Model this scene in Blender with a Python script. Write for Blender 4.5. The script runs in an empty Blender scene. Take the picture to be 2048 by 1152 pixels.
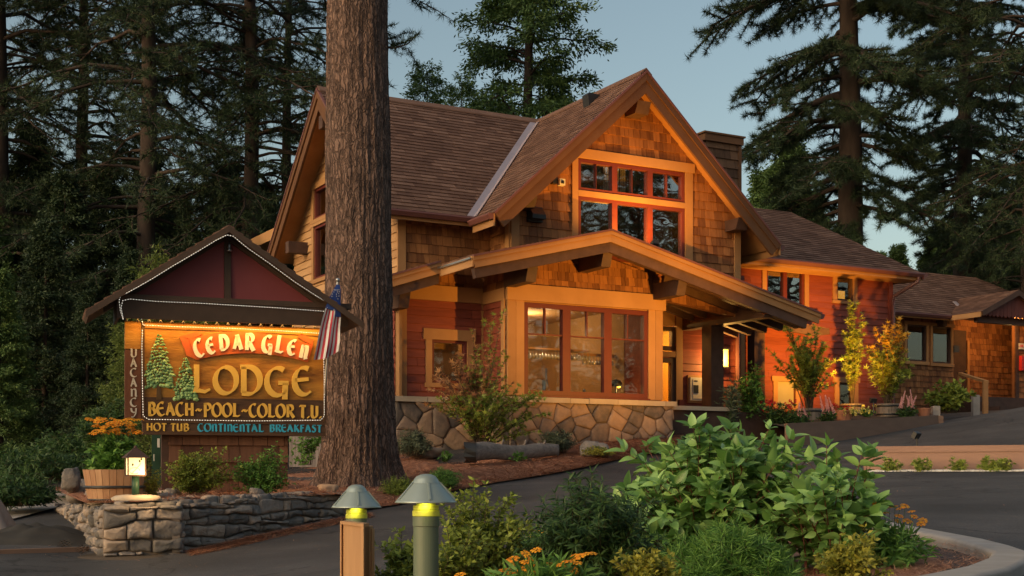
import bpy, math, random
import numpy as np
from mathutils import Vector, Matrix, noise as mnoise
R = math.radians
rnd = random.Random(7)
# ------------------------------------------------------------------ camera, world, sun, exposure
sc = bpy.context.scene
col = sc.collection
cam = bpy.data.objects.new('camera', bpy.data.cameras.new('camera'))
col.objects.link(cam)
cam.location = (0, 0, 0)
cam.rotation_euler = (R(90), 0, 0)
FPX = 2630.0
cam.data.sensor_width = 36
cam.data.lens = FPX / 2048 * 36
cam.data.shift_y = (950 - 576) / 2048
cam.data.clip_end = 2000
sc.camera = cam
SUN_EL, SUN_AZ = 16, 232          # degrees; low evening sun off to the left, very soft
w = bpy.data.worlds.new("World"); sc.world = w; w.use_nodes = True
nt = w.node_tree; bg = nt.nodes['Background']
sky = nt.nodes.new('ShaderNodeTexSky'); sky.sky_type = 'NISHITA'
sky.sun_disc = False; sky.sun_elevation = R(SUN_EL); sky.sun_rotation = R(SUN_AZ)
sky.air_density = 1.0; sky.dust_density = 3.2; sky.ozone_density = 1.6
cmx = nt.nodes.new('ShaderNodeMixRGB'); cmx.blend_type = 'MULTIPLY'; cmx.inputs[0].default_value = 1; cmx.inputs[2].default_value = (1.22, 1.09, .86, 1)
nt.links.new(sky.outputs[0], cmx.inputs[1]); nt.links.new(cmx.outputs[0], bg.inputs[0]); bg.inputs[1].default_value = 0.142
sun = bpy.data.objects.new('evening_sun', bpy.data.lights.new('evening_sun', 'SUN'))
col.objects.link(sun)
sun.data.energy = 0.5; sun.data.angle = R(60); sun.data.color = (1.0, .95, .88)
az = R(SUN_AZ)
sd = Vector((math.sin(az) * math.cos(R(SUN_EL)), math.cos(az) * math.cos(R(SUN_EL)), math.sin(R(SUN_EL + 50))))
sun.rotation_euler = sd.to_track_quat('Z', 'Y').to_euler()
sc.view_settings.view_transform = 'Standard'; sc.view_settings.look = 'None'
sc.view_settings.exposure = 0.3; sc.view_settings.gamma = 1.0
sc.cycles.max_bounces = 6; sc.cycles.transparent_max_bounces = 12
sc.cycles.use_denoising = True
sc.cycles.sample_clamp_indirect = 4

# ------------------------------------------------------------------ helpers
def tag(o, label=None, cat=None, group=None, kind=None):
    if label: o['label'] = label
    if cat: o['category'] = cat
    if group: o['group'] = group
    if kind: o['kind'] = kind
    return o
def empty(name, loc, label=None, cat=None, group=None, rz=0):
    o = bpy.data.objects.new(name, None); col.objects.link(o)
    o.location = loc; o.rotation_euler = (0, 0, rz); o.empty_display_size = .2
    return tag(o, label, cat, group)
def P(px, py, d):
    return Vector(((px - 1024) / FPX * d, d, (950 - py) / FPX * d))
WORLD_LOC = {}
class MB:
    def __init__(s): s.v = []; s.f = []; s.t = []
    def add(s, vs, fs, t=None):
        n = len(s.v); t = rnd.random() if t is None else t
        s.v.extend([tuple(p) for p in vs])
        for f in fs: s.f.append(tuple(i + n for i in f)); s.t.append(t)
        return s
    def box(s, o, a, b, c, t=None):
        o, a, b, c = map(Vector, (o, a, b, c))
        vs = [o, o+a, o+a+b, o+b, o+c, o+a+c, o+a+b+c, o+b+c]
        fs = [(0,3,2,1),(4,5,6,7),(0,1,5,4),(1,2,6,5),(2,3,7,6),(3,0,4,7)]
        if a.cross(b).dot(c) < 0: fs = [f[::-1] for f in fs]
        return s.add(vs, fs, t)
    def beam(s, p, q, w, h, up=(0,0,1), t=None):
        p, q, up = Vector(p), Vector(q), Vector(up)
        d = (q - p).normalized(); sx = d.cross(up).normalized(); uz = sx.cross(d)
        return s.box(p - sx*w/2 - uz*h/2, sx*w, q - p, uz*h, t)
    def prism(s, poly, ext, t=None):
        poly = [Vector(p) for p in poly]; ext = Vector(ext); n = len(poly)
        nn = sum(((poly[i]-poly[0]).cross(poly[(i+1) % n]-poly[0]) for i in range(n)), Vector())
        if nn.dot(ext) > 0: poly = poly[::-1]
        fs = [tuple(range(n)), tuple(range(2*n-1, n-1, -1))]
        fs += [(i, n+i, n+(i+1) % n, (i+1) % n)[::1] for i in range(n)]
        return s.add(poly + [p+ext for p in poly], fs, t)
    def tube(s, pts, rad, n=8, cap=True, t=None):
        pts = [Vector(p) for p in pts]; m = len(pts)
        if not hasattr(rad, '__len__'): rad = [rad]*m
        vs = []; ref = Vector((0.13, 0.29, .95))
        for i, p in enumerate(pts):
            d = (pts[min(i+1, m-1)] - pts[max(i-1, 0)]).normalized()
            a = d.cross(ref)
            if a.length < .05: a = d.cross(Vector((1, 0, 0)))
            a.normalize(); b = d.cross(a)
            for k in range(n):
                an = 2*math.pi*k/n; vs.append(p + (a*math.cos(an) + b*math.sin(an))*rad[i])
        fs = [(i*n+k, i*n+(k+1) % n, (i+1)*n+(k+1) % n, (i+1)*n+k) for i in range(m-1) for k in range(n)]
        if cap: fs += [tuple(range(n))[::-1], tuple(range((m-1)*n, m*n))]
        return s.add(vs, fs, t)
    def lathe(s, c, prof, n=20, t=None, ax=None):
        c = Vector(c); m = len(prof); vs = []
        for r, z in prof:
            for k in range(n):
                an = 2*math.pi*k/n; vs.append(c + Vector((r*math.cos(an), r*math.sin(an), z)))
        fs = [(i*n+k, i*n+(k+1) % n, (i+1)*n+(k+1) % n, (i+1)*n+k) for i in range(m-1) for k in range(n)]
        fs += [tuple(range(n))[::-1], tuple(range((m-1)*n, m*n))]
        return s.add(vs, fs, t)
    def build(s, name, mt, parent=None, smooth=False, loc=None):
        me = bpy.data.meshes.new(name)
        off = Vector((0, 0, 0)); q = parent; chain = []
        while q is not None:
            off = off + Vector(WORLD_LOC.get(q.name, (0, 0, 0))) * 0
            chain.append(q); q = q.parent
        base = Vector((0, 0, 0))
        if loc is None:
            for q in chain: base += q.location
        else: base = Vector(loc) if parent is None else Vector((0, 0, 0))
        v = np.array(s.v, dtype=np.float32).reshape(-1, 3) - np.array(base, dtype=np.float32)
        me.from_pydata(v.tolist(), [], s.f)
        at = me.attributes.new('tint', 'FLOAT', 'FACE'); at.data.foreach_set('value', np.array(s.t, dtype=np.float32))
        if smooth: me.polygons.foreach_set('use_smooth', [True]*len(me.polygons))
        me.materials.append(mt)
        o = bpy.data.objects.new(name, me); col.objects.link(o)
        if parent is not None: o.parent = parent
        elif loc is not None: o.location = loc
        return o
def npmesh(name, verts, faces, tint, mt, parent=None, smooth=False):
    """verts (N,3); faces (M,k) array all of one size; tint (M,)"""
    me = bpy.data.meshes.new(name); k = faces.shape[1]
    me.vertices.add(len(verts)); me.vertices.foreach_set('co', verts.astype(np.float32).ravel())
    me.loops.add(faces.size); me.loops.foreach_set('vertex_index', faces.astype(np.int32).ravel())
    me.polygons.add(len(faces)); me.polygons.foreach_set('loop_start', np.arange(0, faces.size, k, dtype=np.int32))
    me.update(calc_edges=True)
    at = me.attributes.new('tint', 'FLOAT', 'FACE'); at.data.foreach_set('value', tint.astype(np.float32))
    if smooth: me.polygons.foreach_set('use_smooth', [True]*len(me.polygons))
    me.materials.append(mt)
    o = bpy.data.objects.new(name, me); col.objects.link(o)
    if parent is not None: o.parent = parent
    return o

def clip_poly(poly, clip):
    """Sutherland-Hodgman, clip = convex CCW 2-D polygon"""
    out = poly; n = len(clip)
    for i in range(n):
        a = clip[i]; b = clip[(i+1) % n]; inp = out; out = []
        if not inp: return []
        ex, ey = b[0]-a[0], b[1]-a[1]
        sd_ = [ex*(p[1]-a[1]) - ey*(p[0]-a[0]) for p in inp]
        for j in range(len(inp)):
            p, q = inp[j-1], inp[j]; sp, sq = sd_[j-1], sd_[j]
            if sq >= 0:
                if sp < 0: k = sp/(sp-sq); out.append((p[0]+(q[0]-p[0])*k, p[1]+(q[1]-p[1])*k))
                out.append(q)
            elif sp >= 0:
                k = sp/(sp-sq); out.append((p[0]+(q[0]-p[0])*k, p[1]+(q[1]-p[1])*k))
    return out if len(out) >= 3 else []
def ccw(poly):
    a = sum(poly[i-1][0]*poly[i][1]-poly[i][0]*poly[i-1][1] for i in range(len(poly)))
    return poly if a > 0 else poly[::-1]
def rect_minus(r, holes):
    rs = [r]
    for h in holes:
        nr = []
        for (x0, y0, x1, y1) in rs:
            if h[0] >= x1 or h[2] <= x0 or h[1] >= y1 or h[3] <= y0: nr.append((x0, y0, x1, y1)); continue
            if h[0] > x0: nr.append((x0, y0, h[0], y1))
            if h[2] < x1: nr.append((h[2], y0, x1, y1))
            a, b = max(x0, h[0]), min(x1, h[2])
            if h[1] > y0: nr.append((a, y0, b, h[1]))
            if h[3] < y1: nr.append((a, h[3], b, y1))
        rs = nr
    return rs
class Fr:      # a plane frame: origin, x axis, y axis, outward normal
    def __init__(s, o, ex, ey, n): s.o, s.ex, s.ey, s.n = Vector(o), Vector(ex), Vector(ey), Vector(n)
    def __call__(s, x, y, k=0): return s.o + s.ex*x + s.ey*y + s.n*k
def slab(mb, F, poly, th, holes=(), t=None):
    poly = ccw(poly); xs = [p[0] for p in poly]; ys = [p[1] for p in poly]
    for (a, b, c, d) in rect_minus((min(xs), min(ys), max(xs), max(ys)), holes):
        q = clip_poly([(a, b), (c, b), (c, d), (a, d)], poly)
        if q: mb.prism([F(x, y) for x, y in q], F.n*-th, t)
def tiles(mb, F, poly, rowh, wmin, wmax, th=.02, base=.004, holes=(), jit=0, tfun=None, seed=1):
    g = random.Random(seed); poly = ccw(poly)
    xs = [p[0] for p in poly]; ys = [p[1] for p in poly]
    y = min(ys); row = 0
    while y < max(ys) - 1e-4:
        x = min(xs) - g.random()*wmax; y1 = y + rowh
        while x < max(xs):
            wd = g.uniform(wmin, wmax); x1 = x + wd; dy = g.uniform(-jit, jit); tt = g.random()
            if tfun: tt = tfun(row, tt, g)
            for (a, b, c, d) in rect_minus((x+.003, y+dy, x1-.003, y1), holes):
                q = clip_poly([(a, b), (c, b), (c, d), (a, d)], poly)
                if not q: continue
                n = len(q); th2 = th*g.uniform(.8, 1.15)
                top = [F(p[0], p[1], base + th2*max(0, 1-(p[1]-y)/rowh) + .003) for p in q]
                bot = [F(p[0], p[1], 0) for p in q]
                fs = [tuple(range(n))]; fs += [(i, n+i, n+(i+1) % n, (i+1) % n) for i in range(n)]
                mb.add(top+bot, fs, tt)
            x = x1
        y = y1; row += 1
def voronoi_stones(mb, F, w, h, cell, asp=1.0, th=.05, gap=.012, seed=1, jit=.42, top=None):
    """rubble stones as bulging Voronoi cells; top(x) optional upper limit"""
    g = random.Random(seed); nx = max(1, int(round(w/cell))); ny = max(1, int(round(h*asp/cell)))
    dx, dy = w/nx, h/ny; pts = []
    for j in range(-1, ny+1):
        for i in range(-1, nx+1):
            if g.random() < .27: continue
            if g.random() < .25: pts.append(((i+.2+.4*g.random())*dx, (j+.2+.4*g.random())*dy)); pts.append(((i+.7+.3*g.random())*dx, (j+.6+.4*g.random())*dy)); continue
            pts.append(((i+.5+(j % 2)*.5-.25+g.uniform(-jit, jit))*dx, (j+.5+g.uniform(-jit, jit))*dy))
    for (px, py) in pts:
        poly = [(max(0, px-2.5*dx), max(0, py-2.5*dy)), (min(w, px+2.5*dx), max(0, py-2.5*dy)), (min(w, px+2.5*dx), min(h, py+2.5*dy)), (max(0, px-2.5*dx), min(h, py+2.5*dy))]
        if poly[1][0] <= poly[0][0] or poly[2][1] <= poly[1][1]: continue
        for (qx, qy) in pts:
            if (qx, qy) == (px, py) or abs(qx-px) > 4.2*dx or abs(qy-py) > 4.2*dy: continue
            # half plane closer to p
            mx, my = (px+qx)/2, (py+qy)/2; ex, ey = qx-px, (qy-py)
            out = []
            for k in range(len(poly)):
                a, b = poly[k-1], poly[k]
                sa = (a[0]-mx)*ex + (a[1]-my)*ey; sb = (b[0]-mx)*ex + (b[1]-my)*ey
                if (sa <= 0) != (sb <= 0): kk = sa/(sa-sb); out.append((a[0]+(b[0]-a[0])*kk, a[1]+(b[1]-a[1])*kk))
                if sb <= 0: out.append(b)
            poly = out
            if len(poly) < 3: break
        if len(poly) < 3: continue
        if top: poly = [(x, min(y, top(x))) for x, y in poly]
        cx = sum(p[0] for p in poly)/len(poly); cy = sum(p[1] for p in poly)/len(poly)
        # subdivide the outline, wobble it, then inset rings
        ring = []
        for k in range(len(poly)):
            a, b = poly[k-1], poly[k]; L = math.hypot(b[0]-a[0], b[1]-a[1]); m = max(1, int(L/(cell*.22)))
            for q in range(m): ring.append((a[0]+(b[0]-a[0])*q/m, a[1]+(b[1]-a[1])*q/m))
        size = min(max(p[0] for p in poly)-min(p[0] for p in poly), max(p[1] for p in poly)-min(p[1] for p in poly))
        if size < gap*3: continue
        n = len(ring); hh = th*g.uniform(.45, 1.1); tx, ty = g.uniform(-.35, .35), g.uniform(-.35, .35)
        sh = g.random()*50; vs = []
        for (ins, k) in ((0, -.02), (.0, .35), (.12, .85), (.34, 1.0)):
            for (x, y) in ring:
                dd = math.hypot(x-cx, y-cy) + 1e-6; gg = gap + ins*size*.5
                gg = gg*(1 + .5*mnoise.noise(Vector((x*9, y*9, sh)))) if ins == 0 else gg
                s_ = max(.12, (dd-gg)/dd)
                X, Y = cx+(x-cx)*s_, cy+(y-cy)*s_
                nz = mnoise.noise(Vector((X*7+sh, Y*7, 0)))*.35 + mnoise.noise(Vector((X*22+sh, Y*22, 3)))*.16 if k > .3 else 0
                kk = hh*k*(1 + tx*(X-cx)/size*1.6 + ty*(Y-cy)/size*1.6) + nz*th*.6
                vs.append(F(X, Y, kk if k > 0 else -.02))
        nzc = hh*1.05; vs.append(F(cx, cy, nzc + mnoise.noise(Vector((sh, 1, 2)))*th*.2))
        fs = [(r*n+i, r*n+(i+1) % n, (r+1)*n+(i+1) % n, (r+1)*n+i) for r in range(3) for i in range(n)]
        fs += [(3*n+i, 3*n+(i+1) % n, 4*n) for i in range(n)]
        if F.ex.cross(F.ey).dot(F.n) < 0: fs = [f[::-1] for f in fs]
        mb.add(vs, fs, g.random())

def ledge_stones(mb, F, L, H, seed=1, th=.06, hmin=.04, hmax=.14, wmin=.08, wmax=.42, top=None):
    """roughly coursed flat stones with wavering beds"""
    g = random.Random(seed); ys = [0.0]
    while ys[-1] < H: ys.append(ys[-1]+g.uniform(hmin, hmax))
    ys[-1] = H
    wav = lambda x, r: 0 if r == 0 else .085*mnoise.noise(Vector((x*2.6, r*1.7, seed)))+.02*mnoise.noise(Vector((x*9, r*3, seed)))
    for r in range(len(ys)-1):
        x = -g.random()*wmax*.5
        while x < L:
            wd = g.uniform(wmin, wmax)*(.7 if ys[r+1]-ys[r] < .08 else 1); x0, x1 = max(0, x), min(L, x+wd); x += wd
            if x1-x0 < .04: continue
            n = 7; sk = g.uniform(-.02, .02); rd = g.uniform(.1, .35); poly = []
            yb = lambda X: ys[r]+wav(X, r); yt = lambda X: min(ys[r+1]+wav(X, r+1), top(X) if top else 9)
            for i in range(n): X = x0+(x1-x0)*i/(n-1); poly.append((X, yb(X)+(rd*.12*(ys[r+1]-ys[r]) if i in (0, n-1) else 0)))
            poly.append((x1+sk*.3, (yb(x1)+yt(x1))/2))
            for i in range(n): X = x1-(x1-x0)*i/(n-1); poly.append((X+sk*.2, yt(X)-(rd*.3*(ys[r+1]-ys[r]) if i in (0, n-1) else 0)))
            poly.append((x0+sk*.3, (yb(x0)+yt(x0))/2))
            m = len(poly); cx = (x0+x1)/2; cy = sum(p[1] for p in poly)/m; hh = th*g.uniform(.3, 1.15); ty = g.uniform(-.5, .5); sh = g.random()*60; vs = []; hs = (ys[r+1]-ys[r])/2
            if yt(cx)-yb(cx) < .02: continue
            for ins, k in ((0, -.02), (.004, .55), (.016, .92), (.035, 1.0)):
                for (X, Y) in poly:
                    fx = max(0, 1-(ins+.003)/max(.02, (x1-x0)/2)); fy = max(.1, 1-(ins+.003)/max(.02, hs)); XX = cx+(X-cx)*fx; YY = cy+(Y-cy)*fy
                    nz = mnoise.noise(Vector((XX*9+sh, YY*14, 0)))*.5+mnoise.noise(Vector((XX*28+sh, YY*40, 3)))*.25 if k > .3 else 0
                    vs.append(F(XX, YY, (hh*k*(1+ty*(YY-cy)/hs*.6)+nz*th*.95) if k > 0 else -.02))
            vs.append(F(cx, cy, hh+th*.3*mnoise.noise(Vector((sh, 2, 1)))))
            fs = [(q*m+i, q*m+(i+1) % m, (q+1)*m+(i+1) % m, (q+1)*m+i) for q in range(3) for i in range(m)]+[(3*m+i, 3*m+(i+1) % m, 4*m) for i in range(m)]
            if F.ex.cross(F.ey).dot(F.n) < 0: fs = [f[::-1] for f in fs]
            mb.add(vs, fs, g.random())

# ------------------------------------------------------------------ materials
MATS = {}
def mk(name, c1, c2, rough=.8, nscale=3.0, stretch=(1, 1, 1), nfac=.5, tfac=.5, bump=.0, bscale=20, bdist=.02, spec=.3, metal=0, c3=None, sat=None, trans=0, emis=None, obj=False, detail=6):
    m = bpy.data.materials.new(name); m.use_nodes = True; N = m.node_tree.nodes; L = m.node_tree.links
    b = N['Principled BSDF']; b.inputs['Roughness'].default_value = rough
    b.inputs['Specular IOR Level'].default_value = spec; b.inputs['Metallic'].default_value = metal
    tc = N.new('ShaderNodeTexCoord'); mp = N.new('ShaderNodeMapping'); mp.inputs['Scale'].default_value = stretch
    L.new(tc.outputs['Object'], mp.inputs[0])
    nz = N.new('ShaderNodeTexNoise'); nz.inputs['Scale'].default_value = nscale; nz.inputs['Detail'].default_value = detail
    nz.inputs['Roughness'].default_value = .62
    L.new(mp.outputs[0], nz.inputs[0])
    at = N.new('ShaderNodeAttribute'); at.attribute_name = 'tint'
    a = N.new('ShaderNodeMath'); a.operation = 'MULTIPLY_ADD'; a.inputs[1].default_value = 2.2*nfac; a.inputs[2].default_value = .5-1.1*nfac
    L.new(nz.outputs[0], a.inputs[0])
    s = N.new('ShaderNodeMath'); s.operation = 'MULTIPLY_ADD'; s.inputs[1].default_value = tfac; L.new(at.outputs['Fac'], s.inputs[0])
    s2 = N.new('ShaderNodeMath'); s2.operation = 'SUBTRACT'; s2.inputs[1].default_value = tfac*.5; L.new(a.outputs[0], s2.inputs[0]); L.new(s2.outputs[0], s.inputs[2])
    cr = N.new('ShaderNodeValToRGB'); L.new(s.outputs[0], cr.inputs[0])
    cr.color_ramp.elements[0].color = (*c1, 1); cr.color_ramp.elements[1].color = (*c2, 1)
    if c3: e = cr.color_ramp.elements.new(.5); e.color = (*c3, 1)
    cr.color_ramp.elements[0].position = .08; cr.color_ramp.elements[-1].position = .92
    L.new(cr.outputs[0], b.inputs['Base Color'])
    if bump:
        n2 = N.new('ShaderNodeTexNoise'); n2.inputs['Scale'].default_value = bscale; n2.inputs['Detail'].default_value = 8
        n2.inputs['Roughness'].default_value = .65
        L.new(mp.outputs[0], n2.inputs[0]); bp = N.new('ShaderNodeBump'); bp.inputs['Strength'].default_value = bump
        bp.inputs['Distance'].default_value = bdist; L.new(n2.outputs[0], bp.inputs['Height']); L.new(bp.outputs[0], b.inputs['Normal'])
    if trans:
        tr = N.new('ShaderNodeBsdfTranslucent'); L.new(cr.outputs[0], tr.inputs[0]); mx = N.new('ShaderNodeMixShader')
        mx.inputs[0].default_value = trans; L.new(b.outputs[0], mx.inputs[1]); L.new(tr.outputs[0], mx.inputs[2])
        L.new(mx.outputs[0], N['Material Output'].inputs[0])
    if emis:
        b.inputs['Emission Color'].default_value = (*emis[0], 1); b.inputs['Emission Strength'].default_value = emis[1]
    MATS[name] = m; return m
def glass(name, refl=.25, tint=(.9, .9, .88)):
    m = bpy.data.materials.new(name); m.use_nodes = True; N = m.node_tree.nodes; L = m.node_tree.links
    t = N.new('ShaderNodeBsdfTransparent'); t.inputs[0].default_value = (*tint, 1)
    gl = N.new('ShaderNodeBsdfGlossy'); gl.inputs['Roughness'].default_value = .0; gl.inputs[0].default_value = (1, 1, 1, 1)
    nz = N.new('ShaderNodeTexNoise'); nz.inputs['Scale'].default_value = 1.3
    bp = N.new('ShaderNodeBump'); bp.inputs['Strength'].default_value = .12; bp.inputs['Distance'].default_value = .02
    tc = N.new('ShaderNodeTexCoord'); L.new(tc.outputs['Object'], nz.inputs[0]); L.new(nz.outputs[0], bp.inputs['Height']); L.new(bp.outputs[0], gl.inputs['Normal'])
    mx = N.new('ShaderNodeMixShader'); mx.inputs[0].default_value = refl
    L.new(t.outputs[0], mx.inputs[1]); L.new(gl.outputs[0], mx.inputs[2]); L.new(mx.outputs[0], N['Material Output'].inputs[0])
    MATS[name] = m; return m
M = MATS
mk('roof_shingle', (.085, .042, .03), (.20, .115, .085), .9, 2.5, nfac=.35, tfac=.6, c3=(.145, .078, .056), bump=.35, bscale=120, bdist=.004)
mk('cedar_shingle', (.11, .04, .018), (.38, .165, .062), .75, 3, stretch=(6, 6, .6), nfac=.4, tfac=.62, c3=(.24, .10, .038), bump=.35, bscale=30, bdist=.006)
mk('cedar_lap', (.28, .14, .06), (.55, .33, .16), .7, 2, stretch=(1, 1, 6), nfac=.4, tfac=.5, bump=.2, bscale=25, bdist=.004)
mk('red_siding', (.15, .034, .024), (.29, .075, .048), .6, 2.5, stretch=(1, 1, 8), nfac=.45, tfac=.5, bump=.25, bscale=20, bdist=.004)
mk('tan_trim', (.30, .15, .06), (.46, .25, .11), .6, 1.6, stretch=(1, 1, 1), nfac=.5, tfac=.5, bump=.15, bscale=30, bdist=.003)
mk('rake_trim', (.10, .042, .018), (.17, .078, .033), .6, 1.6, nfac=.5, tfac=.5, bump=.15, bscale=30, bdist=.003)
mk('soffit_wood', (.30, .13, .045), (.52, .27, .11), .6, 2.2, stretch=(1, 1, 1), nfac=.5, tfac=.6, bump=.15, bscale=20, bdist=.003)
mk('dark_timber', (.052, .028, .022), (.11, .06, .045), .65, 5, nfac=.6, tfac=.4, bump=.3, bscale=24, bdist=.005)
mk('metal_edge', (.12, .045, .04), (.18, .07, .06), .45, 3, nfac=.4, tfac=.2, spec=.5)
mk('window_red', (.10, .02, .017), (.15, .032, .025), .45, 5, nfac=.4, tfac=.2)
mk('valley_metal', (.42, .33, .35), (.55, .45, .47), .4, 3, nfac=.4, tfac=.2, metal=.5)
mk('stone', (.12, .10, .09), (.44, .29, .19), .85, 5, nfac=.5, tfac=.9, c3=(.29, .205, .155), bump=.6, bscale=14, bdist=.03)
mk('mortar', (.17, .13, .105), (.26, .205, .165), .95, 8, nfac=.5, tfac=0, bump=.5, bscale=40, bdist=.01)
mk('grey_stone', (.13, .12, .115), (.42, .32, .25), .88, 6, nfac=.5, tfac=.8, c3=(.26, .22, .195), bump=.9, bscale=13, bdist=.04)
mk('cap_stone', (.36, .29, .22), (.52, .43, .33), .85, 4, nfac=.5, tfac=.3, bump=.5, bscale=25, bdist=.015)
mk('asphalt', (.036, .034, .035), (.105, .095, .093), .8, .8, nfac=.62, tfac=0, bump=.6, bscale=160, bdist=.008, c3=(.06, .056, .057), detail=12)
def cracks(m):
    N = m.node_tree.nodes; L = m.node_tree.links; b = N['Principled BSDF']; cr = b.inputs['Base Color'].links[0].from_socket
    tc = [n for n in N if n.type == 'TEX_COORD'][0]; nz = N.new('ShaderNodeTexNoise'); nz.inputs['Scale'].default_value = 1.6; nz.inputs['Detail'].default_value = 8
    ad = N.new('ShaderNodeMixRGB'); ad.blend_type = 'LINEAR_LIGHT'; ad.inputs[0].default_value = .45; L.new(tc.outputs['Object'], nz.inputs[0]); L.new(tc.outputs['Object'], ad.inputs[1]); L.new(nz.outputs['Color'], ad.inputs[2])
    vo = N.new('ShaderNodeTexVoronoi'); vo.feature = 'DISTANCE_TO_EDGE'; vo.inputs['Scale'].default_value = .42; L.new(ad.outputs[0], vo.inputs['Vector'])
    rp = N.new('ShaderNodeMapRange'); rp.inputs[2].default_value = .012; rp.inputs[3].default_value = .45; rp.inputs[4].default_value = 1.0; L.new(vo.outputs['Distance'], rp.inputs[0])
    n2 = N.new('ShaderNodeTexNoise'); n2.inputs['Scale'].default_value = .5; n2.inputs['Detail'].default_value = 3; L.new(tc.outputs['Object'], n2.inputs[0])
    r2 = N.new('ShaderNodeMapRange'); r2.inputs[1].default_value = .35; r2.inputs[2].default_value = .65; r2.inputs[3].default_value = .72; r2.inputs[4].default_value = 1.2; L.new(n2.outputs[0], r2.inputs[0])
    sp_ = N.new('ShaderNodeTexNoise'); sp_.inputs['Scale'].default_value = 90; sp_.inputs['Detail'].default_value = 2; L.new(tc.outputs['Object'], sp_.inputs[0])
    r3 = N.new('ShaderNodeMapRange'); r3.inputs[1].default_value = .3; r3.inputs[2].default_value = .7; r3.inputs[3].default_value = .7; r3.inputs[4].default_value = 1.35; L.new(sp_.outputs[0], r3.inputs[0])
    out = cr
    for q in (rp, r2, r3):
        mu = N.new('ShaderNodeMixRGB'); mu.blend_type = 'MULTIPLY'; mu.inputs[0].default_value = 1; L.new(out, mu.inputs[1]); L.new(q.outputs[0], mu.inputs[2]); out = mu.outputs[0]
    L.new(out, b.inputs['Base Color'])
cracks(M['asphalt'])
mk('forest_soil', (.05, .04, .03), (.12, .085, .06), .95, 2, nfac=.6, tfac=0, bump=.5, bscale=30)
mk('needle_mulch', (.24, .105, .06), (.62, .31, .19), .95, 9, nfac=.75, tfac=0, bump=.8, bscale=60, bdist=.03, c3=(.38, .17, .10), detail=10)
mk('needle_litter', (.22, .08, .04), (.66, .33, .19), .8, 3, nfac=.2, tfac=1.0)
mk('concrete', (.26, .23, .21), (.40, .36, .33), .9, 5, nfac=.6, tfac=.1, bump=.4, bscale=60, bdist=.006)
mk('painted_wall', (.26, .15, .11), (.34, .20, .15), .8, 2, stretch=(1, 1, 6), nfac=.5, tfac=.1, bump=.3, bscale=30, bdist=.006)
mk('gravel_white', (.45, .42, .38), (.75, .71, .66), .9, 4, nfac=.2, tfac=.9)
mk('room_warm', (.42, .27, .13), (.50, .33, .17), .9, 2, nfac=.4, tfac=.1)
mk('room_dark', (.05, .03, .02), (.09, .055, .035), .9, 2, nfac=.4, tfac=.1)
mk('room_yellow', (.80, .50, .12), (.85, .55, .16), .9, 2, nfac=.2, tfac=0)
mk('black_metal', (.012, .012, .013), (.03, .03, .032), .4, 8, nfac=.4, tfac=.1, spec=.5)
mk('steel', (.35, .35, .36), (.5, .5, .5), .3, 8, nfac=.4, tfac=.1, metal=.9)
mk('white_paint', (.55, .53, .5), (.68, .66, .62), .5, 4, nfac=.3, tfac=.1)
mk('cream_fabric', (.60, .54, .45), (.72, .66, .56), .9, 2, nfac=.4, tfac=.2)
glass('window_glass', .25); glass('bar_glass', .09)
glass('upper_glass', .27)

# ------------------------------------------------------------------ frames and terrain
TH = math.atan2(FPX, 5800-1024)
UX = Vector((math.cos(TH), math.sin(TH), 0)); VX = Vector((-math.sin(TH), math.cos(TH), 0)); ZX = Vector((0, 0, 1))
OB = Vector(((1013-1024)/FPX*24, 24, 0))
def B(u, v, z): return OB + UX*u + VX*v + ZX*z
def onv(px, py, v):
    a = Vector(((px-1024)/FPX, 1, 0)); t = (v + OB.dot(VX))/a.dot(VX); p = a*t
    return (p-OB).dot(UX), (950-py)/FPX*t
CP = [(2010,1140,5.6),(1850,1086,7.8),(1870,1184,4.55),(1450,1030,9),(1150,1058,8.8),(900,1090,8.3),(1013,900,23.8),(1733,940,18),(2048,944,17),
 (2048,822,34),(1960,824,37),(1690,888,26),(1880,846,31),(2048,880,24.5),(1640,890,26),(1340,905,24.5),(205,1120,12.5),(367,1106,12.8),(690,1031,15),(800,1011,16),(900,986,18),
 (1000,966,19.5),(1100,951,21),(1200,931,22.5),(1270,915,23.5),(600,1152,10),(100,1128,11.5),(0,1100,12.6),(600,1400,5.5),(1024,1290,3.4),(716,968,19),
 (0,1010,20),(100,960,30),(500,930,32)]
_p = np.array([list(P(*c)) for c in CP] + [(-4,2,-1.05),(4,2,-.5),(-9,8,-1.1),(9,8,-.2),(-12,14,-1.0),(12,16,.3),(-14,30,-.1),(16,34,1.9),(20,45,2.6),(4,45,2.0),(-14,45,.6),
   (30,60,4),(-30,60,1.5),(0,70,3.5),(-20,20,-.6),(20,20,.6),(12.5,30,1.7),(0,-6,-1.0)])
def _tps(r): return np.where(r > 1e-9, r*r*np.log(r+1e-12), 0)
_n = len(_p); _K = _tps(np.linalg.norm(_p[:, None, :2]-_p[None, :, :2], axis=2)) + np.eye(_n)*.6
_Q = np.hstack([np.ones((_n, 1)), _p[:, :2]]); _A = np.block([[_K, _Q], [_Q.T, np.zeros((3, 3))]])
_W = np.linalg.solve(_A, np.concatenate([_p[:, 2], np.zeros(3)]))
def gz_np(X, Y):
    X = np.asarray(X, float); Y = np.asarray(Y, float)
    r = np.sqrt((X[..., None]-_p[:, 0])**2 + (Y[..., None]-_p[:, 1])**2)
    return _tps(r) @ _W[:_n] + _W[_n] + _W[_n+1]*X + _W[_n+2]*Y
def gz(x, y): return float(gz_np(x, y))
def G(px, d, dz=0): x = (px-1024)/FPX*d; return Vector((x, d, gz(x, d)+dz))
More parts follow.
